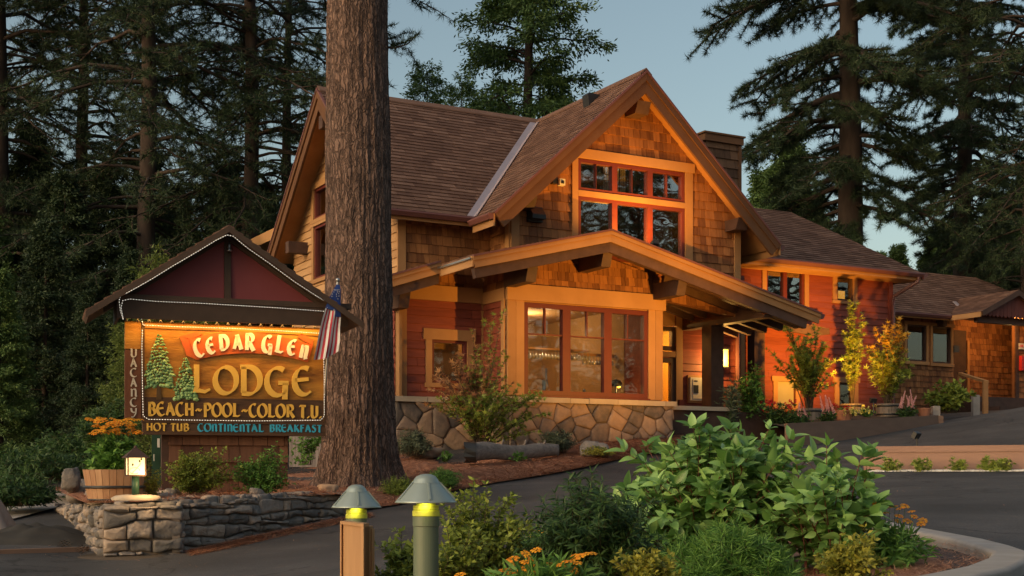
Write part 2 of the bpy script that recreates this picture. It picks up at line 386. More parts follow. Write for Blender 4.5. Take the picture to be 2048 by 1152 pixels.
def sheet(name, xs, ys, zf, mt):
    X, Y = np.meshgrid(xs, ys); Z = zf(X, Y); nx, ny = len(xs), len(ys)
    v = np.stack([X, Y, Z], -1).reshape(-1, 3); i = np.arange(nx-1); j = np.arange(ny-1); I, J = np.meshgrid(i, j)
    a = (J*nx+I).ravel(); f = np.stack([a, a+1, a+1+nx, a+nx], 1)
    return npmesh(name, v, f, np.full(len(f), .5), mt, smooth=True)
def far_z(X, Y):
    Xc = np.clip(X, -30, 30); Yc = np.clip(Y, -6, 70)
    z = gz_np(Xc, Yc); ex = np.maximum(0, np.hypot(X-Xc, Y-Yc))
    return np.clip(z, -1.6, 5) + np.minimum(ex, 120)*.10*(Y > 0) - .03
o = sheet('ground', np.concatenate([np.linspace(-600, -35, 12), np.linspace(-30, 30, 41), np.linspace(35, 600, 12)]),
      np.concatenate([np.linspace(-300, -10, 6), np.linspace(-6, 70, 60), np.linspace(76, 900, 16)]), far_z, M['forest_soil'])
tag(o, kind='structure')
o = sheet('driveway', np.linspace(-10, 17, 110), np.linspace(-3, 37.5, 160), lambda X, Y: gz_np(X, Y), M['asphalt'])
tag(o, kind='structure')
def loft(name, A, Bp, n, m, mt, mound=0, amp=.02, label=None, seed=3, kind='structure', uz=None):
    """bed surface between two 3-D polylines"""
    def res(pl, m):
        d = [0]
        for i in range(1, len(pl)): d.append(d[-1]+(Vector(pl[i])-Vector(pl[i-1])).length)
        s = np.linspace(0, d[-1], m); a = np.array([list(p) for p in pl]); return np.stack([np.interp(s, d, a[:, k]) for k in range(3)], 1)
    a, b = res(A, m), res(Bp, m); v = []
    for j in range(n):
        k = j/(n-1)
        for i in range(m):
            p = a[i]*(1-k)+b[i]*k
            e = math.sin(math.pi*k)**.5 * math.sin(math.pi*i/(m-1))**.3 if 0 < j < n-1 and 0 < i < m-1 else 0
            p[2] += mound*e + amp*e*(mnoise.noise(Vector((p[0]*1.5, p[1]*1.5, seed)))*2 + mnoise.noise(Vector((p[0]*8, p[1]*8, seed))))
            v.append(p)
    v = np.array(v); I, J = np.meshgrid(np.arange(m-1), np.arange(n-1)); q = (J*m+I).ravel(); f = np.stack([q, q+1, q+1+m, q+m], 1)
    o = npmesh(name, v, f, np.full(len(f), .5), mt, smooth=True); tag(o, kind=kind); o['_grid'] = 0
    return v.reshape(n, m, 3)
def drop(px, d, dz=0): return G(px, d, dz)
bedA = [P(172,1006,13.3), P(270,1004,12.95), P(360,1000,13.05), P(500,996,13.9), P(600,991,14.45), P(682,988,14.9), G(720,15.35,.03), G(800,16,.02), G(900,18,.02), G(1000,19.5,.02), G(1100,21,.02), G(1200,22.5,.02), G(1270,23.6,.02), G(1345,24.6,.02)]
bedB = [P(100,975,20), P(200,972,20.5), P(300,968,21), P(500,950,22), P(640,930,23), P(700,918,23.6), P(740,912,23.8), P(790,903,24.6), P(900,898,25), P(1013,893,24.6), P(1100,885,24.8), P(1200,878,25.2), P(1300,870,25.8), P(1370,866,26.2)]
VA = loft('mulch_bed', bedA, bedB, 60, 160, M['needle_mulch'], .02, .03)
# ------------------------------------------------------------------ the lodge
lodge = empty('lodge_building', B(2, 2, gz(*B(2, 2, 0)[:2])), 'shingled two-storey lodge with steep front gable, porch roof and stone-based bar window', 'building')
SL = .92; RZ = 7.7
def FF(v, u=0): return Fr(B(u, v, 0), UX, ZX, -VX)          # frame facing the front: x = u, y = z
def FL(u): return Fr(B(u, 0, 0), -VX, ZX, -UX)              # faces left: x = -v, y = z
def FRt(u): return Fr(B(u, 0, 0), VX, ZX, UX)               # faces right: x = v
def wall(name, F, poly, kind, holes=(), seed=1, parent=lodge, th=.12, label=None):
    """a wall with its cladding; kind: shingle, lap_red, lap_cedar"""
    mb = MB(); slab(mb, F, poly, th, holes, .4)
    if kind == 'shingle': tiles(mb, F, poly, .165, .08, .18, .022, .003, holes, .006, seed=seed)
    elif kind == 'cedar_big': tiles(mb, F, poly, .175, .09, .22, .022, .003, holes, .004, seed=seed)
    else: tiles(mb, F, poly, .155, 1.6, 3.4, .024, .003, holes, 0, seed=seed)
    mt = {'shingle': 'cedar_shingle', 'cedar_big': 'cedar_shingle', 'lap_red': 'red_siding', 'lap_cedar': 'cedar_lap'}[kind]
    o = mb.build(name, M[mt], parent)
    if label: o['label'] = label
    return o
def trim(F, x0, x1, y0, y1, k0=0, k1=.045, mb=None, t=None):
    mb = mb or MB(); mb.box(F(x0, y0, k0), F.ex*(x1-x0), F.ey*(y1-y0), F.n*(k1-k0), t); return mb
def window(F, x0, x1, y0, y1, parent=lodge, fr='window_red', gl='window_glass', fw=.055, vm=(), hm=(), half=None, rec=.02, label=None):
    """frame with muntins as the window, its pane as a sub-part"""
    mb = MB(); k0, k1 = -.09, rec
    for (a, b, c, d) in ((x0, x1, y0, y0+fw), (x0, x1, y1-fw, y1), (x0, x0+fw, y0+fw, y1-fw), (x1-fw, x1, y0+fw, y1-fw)):
        trim(F, a, b, c, d, k0, k1, mb)
    for h in hm: trim(F, x0+fw, x1-fw, h-.012, h+.012, -.05, k1-.012, mb)
    for v_ in vm:
        lo = half if half else y0+fw; mw = .012 if half else .0045
        trim(F, v_-mw, v_+mw, lo, y1-fw, -.048, k1-.014, mb)
    w_ = mb.build('window', M[fr], parent)
    if label: w_['label'] = label
    g = MB(); g.box(F(x0+fw, y0+fw, -.04), F.ex*(x1-x0-2*fw), F.ey*(y1-y0-2*fw), F.n*.006, .5)
    g.build('pane', M[gl], w_)
    return w_
def casing(F, x0, x1, y0, y1, w_=.11, head=.16, sill=.07, k=.05, ext=.05, parent=lodge, name='window_casing', mt='tan_trim', botm=True):
    mb = MB()
    trim(F, x0-w_, x0, y0, y1, 0, k, mb); trim(F, x1, x1+w_, y0, y1, 0, k, mb)
    trim(F, x0-w_-ext, x1+w_+ext, y1, y1+head, 0, k+.012, mb)
    if botm: trim(F, x0-w_-.02, x1+w_+.02, y0-sill, y0, 0, k+.02, mb)
    return mb.build(name, M[mt], parent)
def roof_plane(name, pts, exd, parent=lodge, th=.11, row=.125, tile=True, seed=1, soffit='soffit_wood'):
    """pts: 3-D convex polygon of the top surface"""
    pts = [Vector(p) for p in pts]; n = (pts[1]-pts[0]).cross(pts[2]-pts[0]).normalized()
    if n.z < 0: n = -n
    ex = Vector(exd).normalized(); ey = n.cross(ex).normalized()
    if ey.z < 0: ey = -ey; ex = -ex
    F = Fr(pts[0], ex, ey, n); poly = ccw([((p-pts[0]).dot(ex), (p-pts[0]).dot(ey)) for p in pts])
    mb = MB(); slab(mb, Fr(F(0, 0, -.012), ex, ey, n), poly, .03, (), .3)
    if tile: tiles(mb, Fr(F(0, 0, -.012), ex, ey, n), poly, row, .2, .36, .016, .002, (), .0, tfun=lambda r, t, g: .5*t+.5*t*t if g.random() > .12 else t*.25, seed=seed)
    r = mb.build(name, M['roof_shingle'], parent)
    s = MB(); slab(s, Fr(F(0, 0, -.044), ex, ey, n), poly, th-.04, (), .5)
    for i in range(40):    # plank joints of the soffit
        pass
    s.build('soffit', M[soffit], r)
    return r
# --- main walls
zr_main = lambda v: RZ - SL*abs(v-3.7)
# left gable end wall
H_l = [(-5.2, 4.10, -2.4, 5.22), (-5.2, 5.36, -2.4, 6.0)]
wall('side_wall', FL(-1.75), [(-6.5, .4), (-.91, .4), (-.91, 5.02), (-3.7, 7.55), (-6.5, 5.0)], 'lap_cedar', H_l, 5)
mbx = MB(); tiles(mbx, Fr(B(-1.75, 0, 0)-UX*.03, -VX, ZX, -UX), [(-3.2, 1.42), (-.97, 1.42), (-.97, 3.4), (-3.2, 3.4)], .155, 1.6, 3, .024, .003, seed=6)
mbx.build('lower_side_siding', M['red_siding'], lodge)
for (a, c, b, d) in H_l:
    casing(FL(-1.75), a, b, c, d, .12, .14, .08)
    wd = (b-a)/3
    for i in range(3): window(FL(-1.75), a+i*wd, a+(i+1)*wd, c, d)
# lower left wall (behind the maple)
H0 = [(-1.09, 1.70, -.36, 2.50)]
wall('front_wall', FF(.91), [(-1.75, .3), (0, .3), (0, 3.24), (-1.75, 3.24)], 'lap_red', H0, 7)
wall('front_wall', FF(.91), [(-1.75, 3.24), (0, 3.24), (0, 3.9), (-1.75, 3.9)], 'shingle', (), 8)
mb = trim(FF(.91), -1.55, -.04, 3.22, 3.5, 0, .06); trim(FF(.91), -1.77, -1.6, 1.42, 3.5, 0, .05, mb); trim(FL(-1.75), -.91, -.75, 1.42, 3.5, 0, .05, mb)
trim(FF(.91), -.05, 0, 1.42, 3.22, 0, .03, mb)
mb.build('corner_board', M['tan_trim'], lodge)
casing(FF(.91), -1.09, -.36, 1.70, 2.50, .12, .2, .08)
window(FF(.91), -1.09, -.36, 1.70, 2.50, gl='bar_glass', fw=.05)
# upper wall left of the gable
wall('upper_wall', FF(.91), [(-1.75, 3.9), (.3, 3.9), (.3, 4.85), (-1.75, 4.85)], 'cedar_big', (), 9)
mb = trim(FF(.91), -1.78, -1.62, 3.7, 4.85, 0, .05); mb.build('corner_board', M['tan_trim'], lodge)
# bay: left side, front
wall('bay_side_wall', FL(0), [(-.91, .3), (0, .3), (0, 3.24), (-.91, 3.24)], 'lap_red', (), 10)
wall('bay_side_wall', FL(0), [(-.91, 3.24), (0, 3.24), (0, 4.15), (-.91, 4.15)], 'shingle', (), 11)
mb = trim(FL(0), -.91, 0, 3.2, 3.42, 0, .05); mb.build('header_board', M['tan_trim'], lodge)
HB = [(.35, 1.48, 3.1, 3.17)]
zp = lambda u: 4.40 - .245*abs(u-1.62)
mb = MB(); slab(mb, FF(0), [(0, .3), (3.43, .3), (3.43, 3.3), (0, 3.3)], .14, HB, .4); mb.build('bay_wall', M['tan_trim'], lodge)
wall('bay_gable_wall', FF(0), [(0, 3.3), (3.43, 3.3), (3.43, zp(3.43)-.12), (1.62, zp(1.62)-.12), (0, zp(0)-.12)], 'shingle', (), 12)
mb = MB()
trim(FF(0), 0, .17, 1.46, 3.2, 0, .05, mb, .2); trim(FF(0), .175, .345, 1.46, 3.2, 0, .048, mb, .7)
trim(FF(0), 3.105, 3.27, 1.46, 3.2, 0, .048, mb, .8); trim(FF(0), 3.275, 3.44, 1.46, 3.2, 0, .05, mb, .4)
mb.build('corner_post', M['tan_trim'], lodge); mb = trim(FL(0), -.13, 0, 1.46, 3.2, 0, .048); mb.build('corner_post', M['tan_trim'], lodge)
mb = trim(FF(0), -.02, 3.5, 3.2, 3.5, 0, .075); mb.build('header_board', M['tan_trim'], lodge)
ww = (3.1-.35)/3
for i in range(3):
    x0 = .35+i*ww
    window(FF(0), x0, x0+ww, 1.48, 3.17, gl='bar_glass', fw=.085, vm=(x0+ww*.5,), hm=(2.60,), half=2.60, rec=.03)
mb = MB(); mb.box(FF(0)(.3, 1.42, 0), UX*2.85, ZX*.055, FF(0).n*.05); mb.build('window_sill', M['window_red'], lodge)
# bay right side and entry recess, with the door
wall('entry_side_wall', FRt(3.43), [(.02, .9), (1.9, .9), (1.9, 3.9), (.02, 3.9)], 'lap_red', (), 13)
ud0, _ = onv(1322, 714, 1.9); ud1, zd1 = onv(1350, 714, 1.9)
VW = 1.9
xw1, _ = onv(1487, 700, VW); tz0, tz1 = onv(1322, 702, VW)[1], onv(1350, 652, VW)[1]; dz1 = onv(1336, 716, VW)[1]
HE = [(3.9, 1.25, ud1, dz1), (3.9, tz0, ud1, tz1)]
wall('entry_wall', FF(VW), [(3.43, 1.0), (xw1, 1.0), (xw1, 4.2), (3.43, 4.2)], 'lap_red', HE, 14)
mb = trim(FF(VW), ud1, ud1+.17, 1.3, 3.55, 0, .05); trim(FF(VW), 3.9, ud1+.17, dz1+.02, tz0, 0, .045, mb); trim(FF(VW), 3.7, 5.1, tz1, tz1+.35, 0, .055, mb); mb.build('door_casing', M['tan_trim'], lodge)
mb = trim(FF(VW), xw1-.11, xw1, 1.0, 3.8, 0, .05); mb.build('corner_board', M['tan_trim'], lodge)
wall('entry_return_wall', FRt(xw1), [(VW, .9), (3.0, .9), (3.0, 4.4), (VW, 4.4)], 'lap_red', (), 15)
window(FF(VW), 3.95, ud1, tz0+.02, tz1-.02, fr='dark_timber', fw=.09)
mb = MB()
for (a, b, c, d) in ((3.9, 3.98, 1.3, dz1), (ud1-.12, ud1, 1.3, dz1), (3.98, ud1-.12, dz1-.1, dz1)): trim(FF(VW), a, b, c, d, -.08, .03, mb)
dr = mb.build('door', M['dark_timber'], lodge)
g = MB(); g.box(FF(VW)(3.98, 1.3, -.03), UX*(ud1-3.98-.12), ZX*(dz1-1.4), FF(VW).n*.006, .5); g.build('pane', M['bar_glass'], dr)
# gable front wall
vg = .1; G0, G1 = .15, 5.42
HG = [(1.58, 4.1, 4.05, 5.27), (1.58, 5.38, 4.05, 5.98)]
roofz = lambda u: RZ - SL*abs(u-2.8) - .11
wall('gable_wall', FF(vg), [(G0, 3.85), (G1, 3.2), (G1, roofz(G1)), (2.8, roofz(2.8)), (G0, roofz(G0))], 'cedar_big', HG, 16)
wall('gable_side_wall', FL(G0), [(-.91, 3.6), (-.1, 3.6), (-.1, 5.1), (-.91, 5.1)], 'cedar_big', (), 17)
wall('gable_side_wall', FRt(G1), [(.1, 3.2), (6.5, 3.2), (6.5, 5.1), (.1, 5.1)], 'cedar_big', (), 18)
mb = trim(FF(vg), G0-.02, G0+.15, 3.9, 5.05, 0, .05); trim(FL(G0), -.25, -.1, 3.9, 5.1, 0, .05, mb); trim(FF(vg), G1-.13, G1+.02, 3.2, 5.1, 0, .05, mb); mb.build('corner_board', M['tan_trim'], lodge)
mb = trim(FF(vg), 1.44, 1.57, 4.0, 5.99, 0, .05); trim(FF(vg), 4.06, 4.24, 3.6, 5.99, 0, .05, mb); trim(FF(vg), 1.40, 4.28, 5.99, 6.17, 0, .065, mb); trim(FF(vg), 1.57, 4.06, 5.27, 5.38, 0, .052, mb)
mb.build('window_casing', M['tan_trim'], lodge)
ww = (4.05-1.58)/3
for i in range(3):
    x0 = 1.58+i*ww
    window(FF(vg), x0, x0+ww, 4.1, 5.27, gl='upper_glass', fw=.06, rec=.03)
    window(FF(vg), x0, x0+ww, 5.38, 5.98, gl='upper_glass', fw=.06, vm=(x0+ww*.5,), rec=.03)
# --- roofs
E0, E1 = 2.8-3.28, 2.8+3.3
zg = lambda u: RZ - SL*abs(u-2.8)
roof_plane('gable_roof', [B(E0, -.4, zg(E0)), B(2.8, -.4, RZ), B(2.8, 3.7, RZ), B(-.4, .5, zg(-.4)), B(E0, .42, zg(E0))], VX, seed=21)
roof_plane('gable_roof', [B(E1, -.4, zg(E1)), B(2.8, -.4, RZ), B(2.8, 6.9, RZ), B(E1, 6.9, zg(E1))], VX, seed=22)
roof_plane('main_roof', [B(-2.25, .5, RZ-SL*3.2), B(-.4, .5, RZ-SL*3.2), B(2.8, 3.7, RZ), B(-2.25, 3.7, RZ)], UX, seed=23)
roof_plane('main_roof', [B(-2.25, 6.9, RZ-SL*3.2), B(2.8, 6.9, RZ-SL*3.2), B(2.8, 3.7, RZ), B(-2.25, 3.7, RZ)], UX, seed=24)
mb = MB()   # ridge caps
for a, b in ((B(2.8, -.42, RZ+.01), B(2.8, 3.75, RZ+.01)),):
    for s in (-1, 1): mb.prism([a, b, b+UX*s*.13-ZX*.115, a+UX*s*.13-ZX*.115], ZX*.03)
a, b = B(-2.27, 3.7, RZ+.012), B(2.8, 3.7, RZ+.012)
for s in (-1, 1): mb.prism([a, b, b+VX*s*.13-ZX*.115, a+VX*s*.13-ZX*.115], ZX*.03)
mb.build('ridge_cap', M['roof_shingle'], lodge)
# valley flashing
mb = MB(); p0, p1 = B(2.8, 3.7, RZ+.02), B(-.42, .48, RZ-SL*3.22+.02)
off1 = Vector((VX*-1)*.0)+(-UX*.13); off2 = (-VX*.13)
d0 = -UX*.14; d1 = -VX*.14 - ZX*0
mb.prism([p0+d0, p0, p1, p1+d0], ZX*.012); 
e_ = -VX*.12
mb.prism([p0, p0+e_, p1+e_, p1], ZX*.012)
mb.build('valley_flashing', M['valley_metal'], lodge)
# rake boards, front gable: two stepped fascia boards + metal edge
def rake(F, pa, pb, parts, parent, name='fascia'):
    """boards hanging under the roof line from pa to pb (x, y in frame F)"""
    for (mt, d0, d1, k0, k1) in parts:
        sl_ = (pb[1]-pa[1])/(pb[0]-pa[0]); c_ = abs(sl_)/(1+sl_*sl_)
        def pt(p, q, d):      # boards are cut square at their lower end
            if p[1] < q[1]: x = p[0]+(1 if q[0] > p[0] else -1)*c_*d; return (x, pa[1]+(x-pa[0])*sl_-d)
            return (p[0], p[1]-d)
        mb = MB(); q = [F(*pt(pa, pb, d0), k0), F(*pt(pb, pa, d0), k0), F(*pt(pb, pa, d1), k0), F(*pt(pa, pb, d1), k0)]
        mb.prism(q, F.n*(k1-k0)); mb.build(name, M[mt], parent)
Fk = FF(-.4)
RP = (('metal_edge', .0, .05, -.02, .045), ('rake_trim', .05, .20, -.03, .03), ('rake_trim', .20, .44, -.05, .0))
rake(Fk, (E0+.0, zg(E0)), (2.8, RZ), RP, lodge); rake(Fk, (2.8, RZ), (E1, zg(E1)), RP, lodge)
Fk2 = FL(-2.25)
rake(Fk2, (-6.9, RZ-SL*3.2), (-3.7, RZ), RP, lodge); rake(Fk2, (-3.7, RZ), (-.5, RZ-SL*3.2), RP, lodge)
# eave fascia + gutter
def eave(pa, pb, out, parent=lodge, h=.16, mt='tan_trim', name='eave_fascia', gut=True):
    mb = MB(); pa, pb, out = Vector(pa), Vector(pb), Vector(out)
    mb.box(pa-ZX*(.02+h)-out*.03, pb-pa, ZX*h, out*.03); f = mb.build(name, M[mt], parent)
    if gut:
        mb = MB(); q = [pa-ZX*.02, pa-ZX*.02+out*.10, pa-ZX*.05+out*.11, pa-ZX*.12+out*.07, pa-ZX*.12]
        mb.prism(q, pb-pa); mb.build('gutter', M['metal_edge'], f)
eave(B(-2.25, .5, RZ-SL*3.2), B(-.42, .5, RZ-SL*3.2), -VX)
eave(B(E0, -.4, zg(E0)), B(E0, .42, zg(E0)), -UX, h=.22)
eave(B(E1, -.4, zg(E1)), B(E1, 6.9, zg(E1)), UX, h=.2)
# gable outriggers
def outrig(u, z, v0, v1, w_=.2, h=.24, parent=lodge, name='outrigger'):
    mb = MB(); q = [B(u-w_/2, v0, z), B(u-w_/2, v1, z), B(u-w_/2, v1, z-h), B(u-w_/2, v0+.10, z-h)]
    mb.prism(q, UX*w_); return mb.build(name, M['dark_timber'], parent)
outrig(2.8, 7.12, -.36, .1, .3, .22); outrig(.36, 5.08, -.30, .1, .24, .2); outrig(5.2, 5.12, -.36, .1, .28, .22)
mb = MB(); mb.box(B(-2.2, 5.6, 4.72), UX*.5, VX*.2, ZX*.24); mb.build('outrigger', M['dark_timber'], lodge)
mb = MB(); mb.box(B(-2.2, 3.6, 6.9), UX*.5, VX*.2, ZX*.26); mb.build('outrigger', M['dark_timber'], lodge)
# chimney
ch = MB(); U0, U1, V0, V1 = 5.26, 6.22, 1.0, 2.3
ch.box(B(U0+.03, V0+.03, 4), UX*(U1-U0-.06), VX*(V1-V0-.06), ZX*3.0)
tiles(ch, FF(V0+.03), [(U0+.03, 4), (U1-.03, 4), (U1-.03, 7), (U0+.03, 7)], .19, .14, .3, .025, seed=31)
tiles(ch, FL(U0+.03), [(-V1+.03, 4), (-V0-.03, 4), (-V0-.03, 7), (-V1+.03, 7)], .19, .14, .3, .025, seed=32)
co = ch.build('chimney', mk('chimney_shingle', (.06, .03, .018), (.19, .10, .055), .8, 3, stretch=(6, 6, .6), nfac=.4, tfac=.6, bump=.35, bscale=30, bdist=.006), lodge)
mb = MB(); mb.box(B(U0-.03, V0-.04, 6.98), UX*(U1-U0+.06), VX*(V1-V0+.08), ZX*.15)
mb.box(B(U0-.06, V0-.07, 7.13), UX*(U1-U0+.12), VX*(V1-V0+.14), ZX*.035); mb.build('cap', M['rake_trim'], co)
mb = MB(); mb.box(B(U1-.08, V0-.005, 4.5), UX*.08, VX*.03, ZX*2.46); mb.build('corner_board', M['rake_trim'], co)
# roof vent
mb = MB(); c = B(2.35, .9, zg(2.35)); mb.prism([c, c+UX*.26+ZX*.24, c+UX*.0+ZX*.26, c-UX*.03+ZX*.22], VX*.22); mb.build('roof_vent', M['black_metal'], lodge)
# --- porch roof
PR = 1.62; PZ = 4.47; PS = .245
zpr = lambda u: PZ - PS*abs(u-PR)
PU0, PU1 = -1.21, 6.62
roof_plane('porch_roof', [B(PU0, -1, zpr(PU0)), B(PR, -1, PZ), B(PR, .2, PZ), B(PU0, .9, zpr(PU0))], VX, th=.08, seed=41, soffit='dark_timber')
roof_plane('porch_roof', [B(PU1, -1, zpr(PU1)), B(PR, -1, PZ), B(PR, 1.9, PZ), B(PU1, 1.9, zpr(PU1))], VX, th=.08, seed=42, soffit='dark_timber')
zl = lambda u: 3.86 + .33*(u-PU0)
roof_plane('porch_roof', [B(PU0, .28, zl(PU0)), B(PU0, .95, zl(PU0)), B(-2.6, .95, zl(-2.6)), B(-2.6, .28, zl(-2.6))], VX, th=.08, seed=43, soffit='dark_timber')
PP = (('metal_edge', .0, .035, -.02, .05), ('tan_trim', .035, .10, -.03, .03), ('tan_trim', .10, .23, -.04, .0), ('dark_timber', .23, .41, -.16, -.045))
Fp = FF(-1.0)
rake(Fp, (PU0, zpr(PU0)), (PR, PZ), PP, lodge, 'porch_fascia'); rake(Fp, (PR, PZ), (PU1, zpr(PU1)), PP[:3], lodge, 'porch_fascia')
rake(Fp, (PR, PZ), (PU1-.25, zpr(PU1-.25)), PP[3:], lodge, 'porch_fascia')
Fp = FF(.28); rake(Fp, (-2.6, zl(-2.6)), (PU0, zl(PU0)), PP, lodge, 'porch_fascia')
eave(B(PU0, -1, zpr(PU0)), B(PU0, .28, zpr(PU0)), -UX, h=.18, gut=False); eave(B(PU1, -1, zpr(PU1)), B(PU1, 1.9, zpr(PU1)), UX, h=.1)
mb = MB(); mb.box(B(PU0-.035, -1, zpr(PU0)-.075), VX*1.28, ZX*.03, -UX*.02); mb.build('flashing', M['steel'], lodge)
for u in (.04, 1.62, 3.3, -1.85):
    outrig(u, (zpr(u) if u > -1 else zl(u))-.36, -.92 if u > -1 else .36, 0 if u > -1 else .91, .2, .30, name='lookout')
for i, v in enumerate((-.45, .05, .55, 1.05, 1.5)):    # rafters of the porch
    mb = MB(); a, b = (B(3.5, v, zpr(3.5)-.20), B(PU1-.12, v, zpr(PU1-.12)-.20)); mb.beam(a, b, .11, .2); mb.build('rafter', M['dark_timber'], lodge)
mb = MB(); mb.beam(B(2.2, -.9, zpr(2.2)-.50), B(3.5, -.9, zpr(3.5)-.5), .01, .01); 
bz = 3.24
mb = MB(); q = [B(5.3, -.95, bz+.12), B(5.3, VW, bz+.12), B(5.3, VW, bz-.14), B(5.3, -.83, bz-.14)]; mb.prism(q, UX*.24); mb.build('porch_beam', M['dark_timber'], lodge)
pu, pv = 5.42, .95
mb = MB(); mb.box(B(pu-.16, pv-.16, .6), UX*.32, VX*.32, ZX*(bz-.14-.6)); mb.build('porch_post', M['dark_timber'], lodge)
# rear porch roof and its post
za, ua = onv(1635, 660, 2.6)[1], onv(1635, 660, 2.6)[0]
roof_plane('rear_porch_roof', [B(6.9, 2.2, za+.26), B(ua, 2.2, za), B(ua, 3.0, za), B(6.9, 3.0, za+.26)], VX, th=.07, seed=44, soffit='dark_timber')
mb = MB(); mb.prism([B(6.9, 2.19, za+.23), B(ua, 2.19, za-.03), B(ua, 2.19, za-.14), B(ua-.4, 2.19, za-.2), B(6.9, 2.19, za+.03)], VX*.09); mb.build('rear_porch_fascia', M['dark_timber'], lodge)
us, _ = onv(1513, 700, 2.5); mb = MB(); mb.box(B(us-.14, 2.4, .9), UX*.3, VX*.25, ZX*(za-.1-.9)); mb.build('porch_post', M['dark_timber'], lodge)
# --- stone base
def stone_wall_part(name, F, w_, z0, z1, cell=.36, seed=1, mt='stone', top=None):
    m1 = MB(); m1.box(F(0, 0, -.09), F.ex*w_, F.ey*(z1-z0), F.n*.09, .5); b_ = m1.build(name, M['mortar'], lodge)
    m2 = MB(); voronoi_stones(m2, F, w_, z1-z0, cell*.86, 1.12, .05, .004, seed, jit=.55); s_ = m2.build('stones', M[mt], b_, smooth=True); return b_
stone_wall_part('stone_base', Fr(B(-.0, -.1, .28), UX, ZX, -VX), 3.62, .28, 1.34, .34, 3)
stone_wall_part('stone_base', Fr(B(-1.85, .82, .28), UX, ZX, -VX), 1.75, .28, 1.34, .34, 4)
stone_wall_part('stone_base', Fr(B(-.1, .82, .28), -VX, ZX, -UX), .92, .28, 1.34, .34, 5)
stone_wall_part('stone_base', Fr(B(-1.85, 4, .28), -VX, ZX, -UX), 3.18, .28, 1.34, .34, 6)
stone_wall_part('stone_base', Fr(B(3.62, -.1, .28), VX, ZX, UX), 2.0, .28, 1.34, .34, 7)
mb = MB(); g = random.Random(4)
u = -.16
while u < 3.66:
    L = g.uniform(.35, .7); L = min(L, 3.7-u); mb.box(B(u, -.17-g.uniform(0, .02), 1.335), UX*(L-.008), VX*.2, ZX*(.095+g.uniform(-.006, .006)), g.random()); u += L
u = -1.92
while u < -.18:
    L = g.uniform(.35, .7); L = min(L, -.16-u); mb.box(B(u, .75-g.uniform(0, .02), 1.335), UX*(L-.008), VX*.18, ZX*(.095+g.uniform(-.006, .006)), g.random()); u += L
mb.box(B(-.16, .05, 1.337), UX*.17, VX*.72, ZX*.09, .3); mb.box(B(3.5, .05, 1.337), UX*.2, VX*1.8, ZX*.09, .3); mb.box(B(-1.92, .95, 1.337), UX*.15, VX*3, ZX*.09, .3)
mb.build('stone_cap', M['cap_stone'], lodge)
mb = MB(); mb.box(B(3.7, .1, .5), UX*3.6, VX*1.8, ZX*.78); mb.build('porch_floor', M['dark_timber'], lodge)
mb = MB(); mb.box(B(3.72, .02, 1.285), UX*1.55, VX*.14, ZX*.08); mb.build('porch_kerb', M['cap_stone'], lodge)
# --- wing on the right
WV = 3.0; W0, W1 = 6.0, 12.53
wz = 4.96
h1 = (*onv(1531, 605, WV), *onv(1607, 540, WV)); h2 = (*onv(1672, 601, WV), *onv(1704, 548, WV))
h3 = (*onv(1676, 815, WV), *onv(1706, 766, WV)); h4 = (*onv(1553, 815, WV), *onv(1589, 764, WV))
Hw = [(h1[0], h1[1]-.1, h1[2], h1[3]), h2, h3, h4]
wall('wing_wall', FF(WV), [(W0, .9), (W1, .9), (W1, wz), (W0, wz)], 'lap_red', Hw, 51)
wall('wing_side_wall', FRt(W1), [(WV, .9), (8, .9), (8, wz), (WV, wz)], 'lap_red', (), 52)
for i, h in enumerate(Hw):
    casing(FF(WV), *[h[0], h[2], h[1], h[3]], .13, .12 if i != 1 else .1, .07)
a = Hw[0]; mid = (a[0]+a[2])/2
window(FF(WV), a[0], mid, a[1], a[3], fr='window_red'); window(FF(WV), mid, a[2], a[1], a[3], fr='window_red')
for h in (h2, h3): window(FF(WV), h[0], h[2], h[1], h[3], fr='dark_timber', fw=.05, gl='bar_glass')
mb = MB(); slab(mb, Fr(FF(WV)(0, 0, -.03), UX, ZX, -VX), [(h4[0], h4[1]), (h4[2], h4[1]), (h4[2], h4[3]), (h4[0], h4[3])], .04); hd = mb.build('hatch_door', mk('pale_door', (.26, .24, .16), (.32, .29, .2), .6), lodge); hd['label'] = 'pale hatch door low in the red wall'
mb = trim(FF(WV), W1-.13, W1+.01, .9, wz, 0, .045); trim(FRt(W1), WV, WV+.12, .9, wz, 0, .045, mb); mb.build('corner_board', M['red_siding'], lodge)
mb = trim(FF(WV), W0, W1, wz-.18, wz, 0, .04); mb.build('frieze_board', M['tan_trim'], lodge)
we0, we1, wv = 6.2, 13.0, 2.45
rz = 6.82; rv = 5.35; ur = 11.35
zw = wz + .02
roof_plane('wing_roof', [B(we0, wv, zw), B(we1, wv, zw), B(ur, rv, rz), B(we0, rv, rz)], UX, seed=55, row=.13)
roof_plane('wing_roof', [B(we1, wv, zw), B(we1, 8.2, zw), B(ur, rv, rz)], VX, seed=56, row=.13)
roof_plane('wing_roof', [B(we0, 8.2, zw), B(we1, 8.2, zw), B(ur, rv, rz), B(we0, rv, rz)], UX, seed=57, row=.13)
mb = MB(); mb.box(B(we0, wv, zw-.19), UX*(we1-we0), VX*.6, ZX*.02); mb.build('eave_soffit', M['tan_trim'], lodge)
eave(B(we0, wv, zw), B(we1, wv, zw), -VX, h=.15, mt='tan_trim'); eave(B(we1, wv-.1, zw), B(we1, 8.2, zw), UX, h=.15, mt='metal_edge')
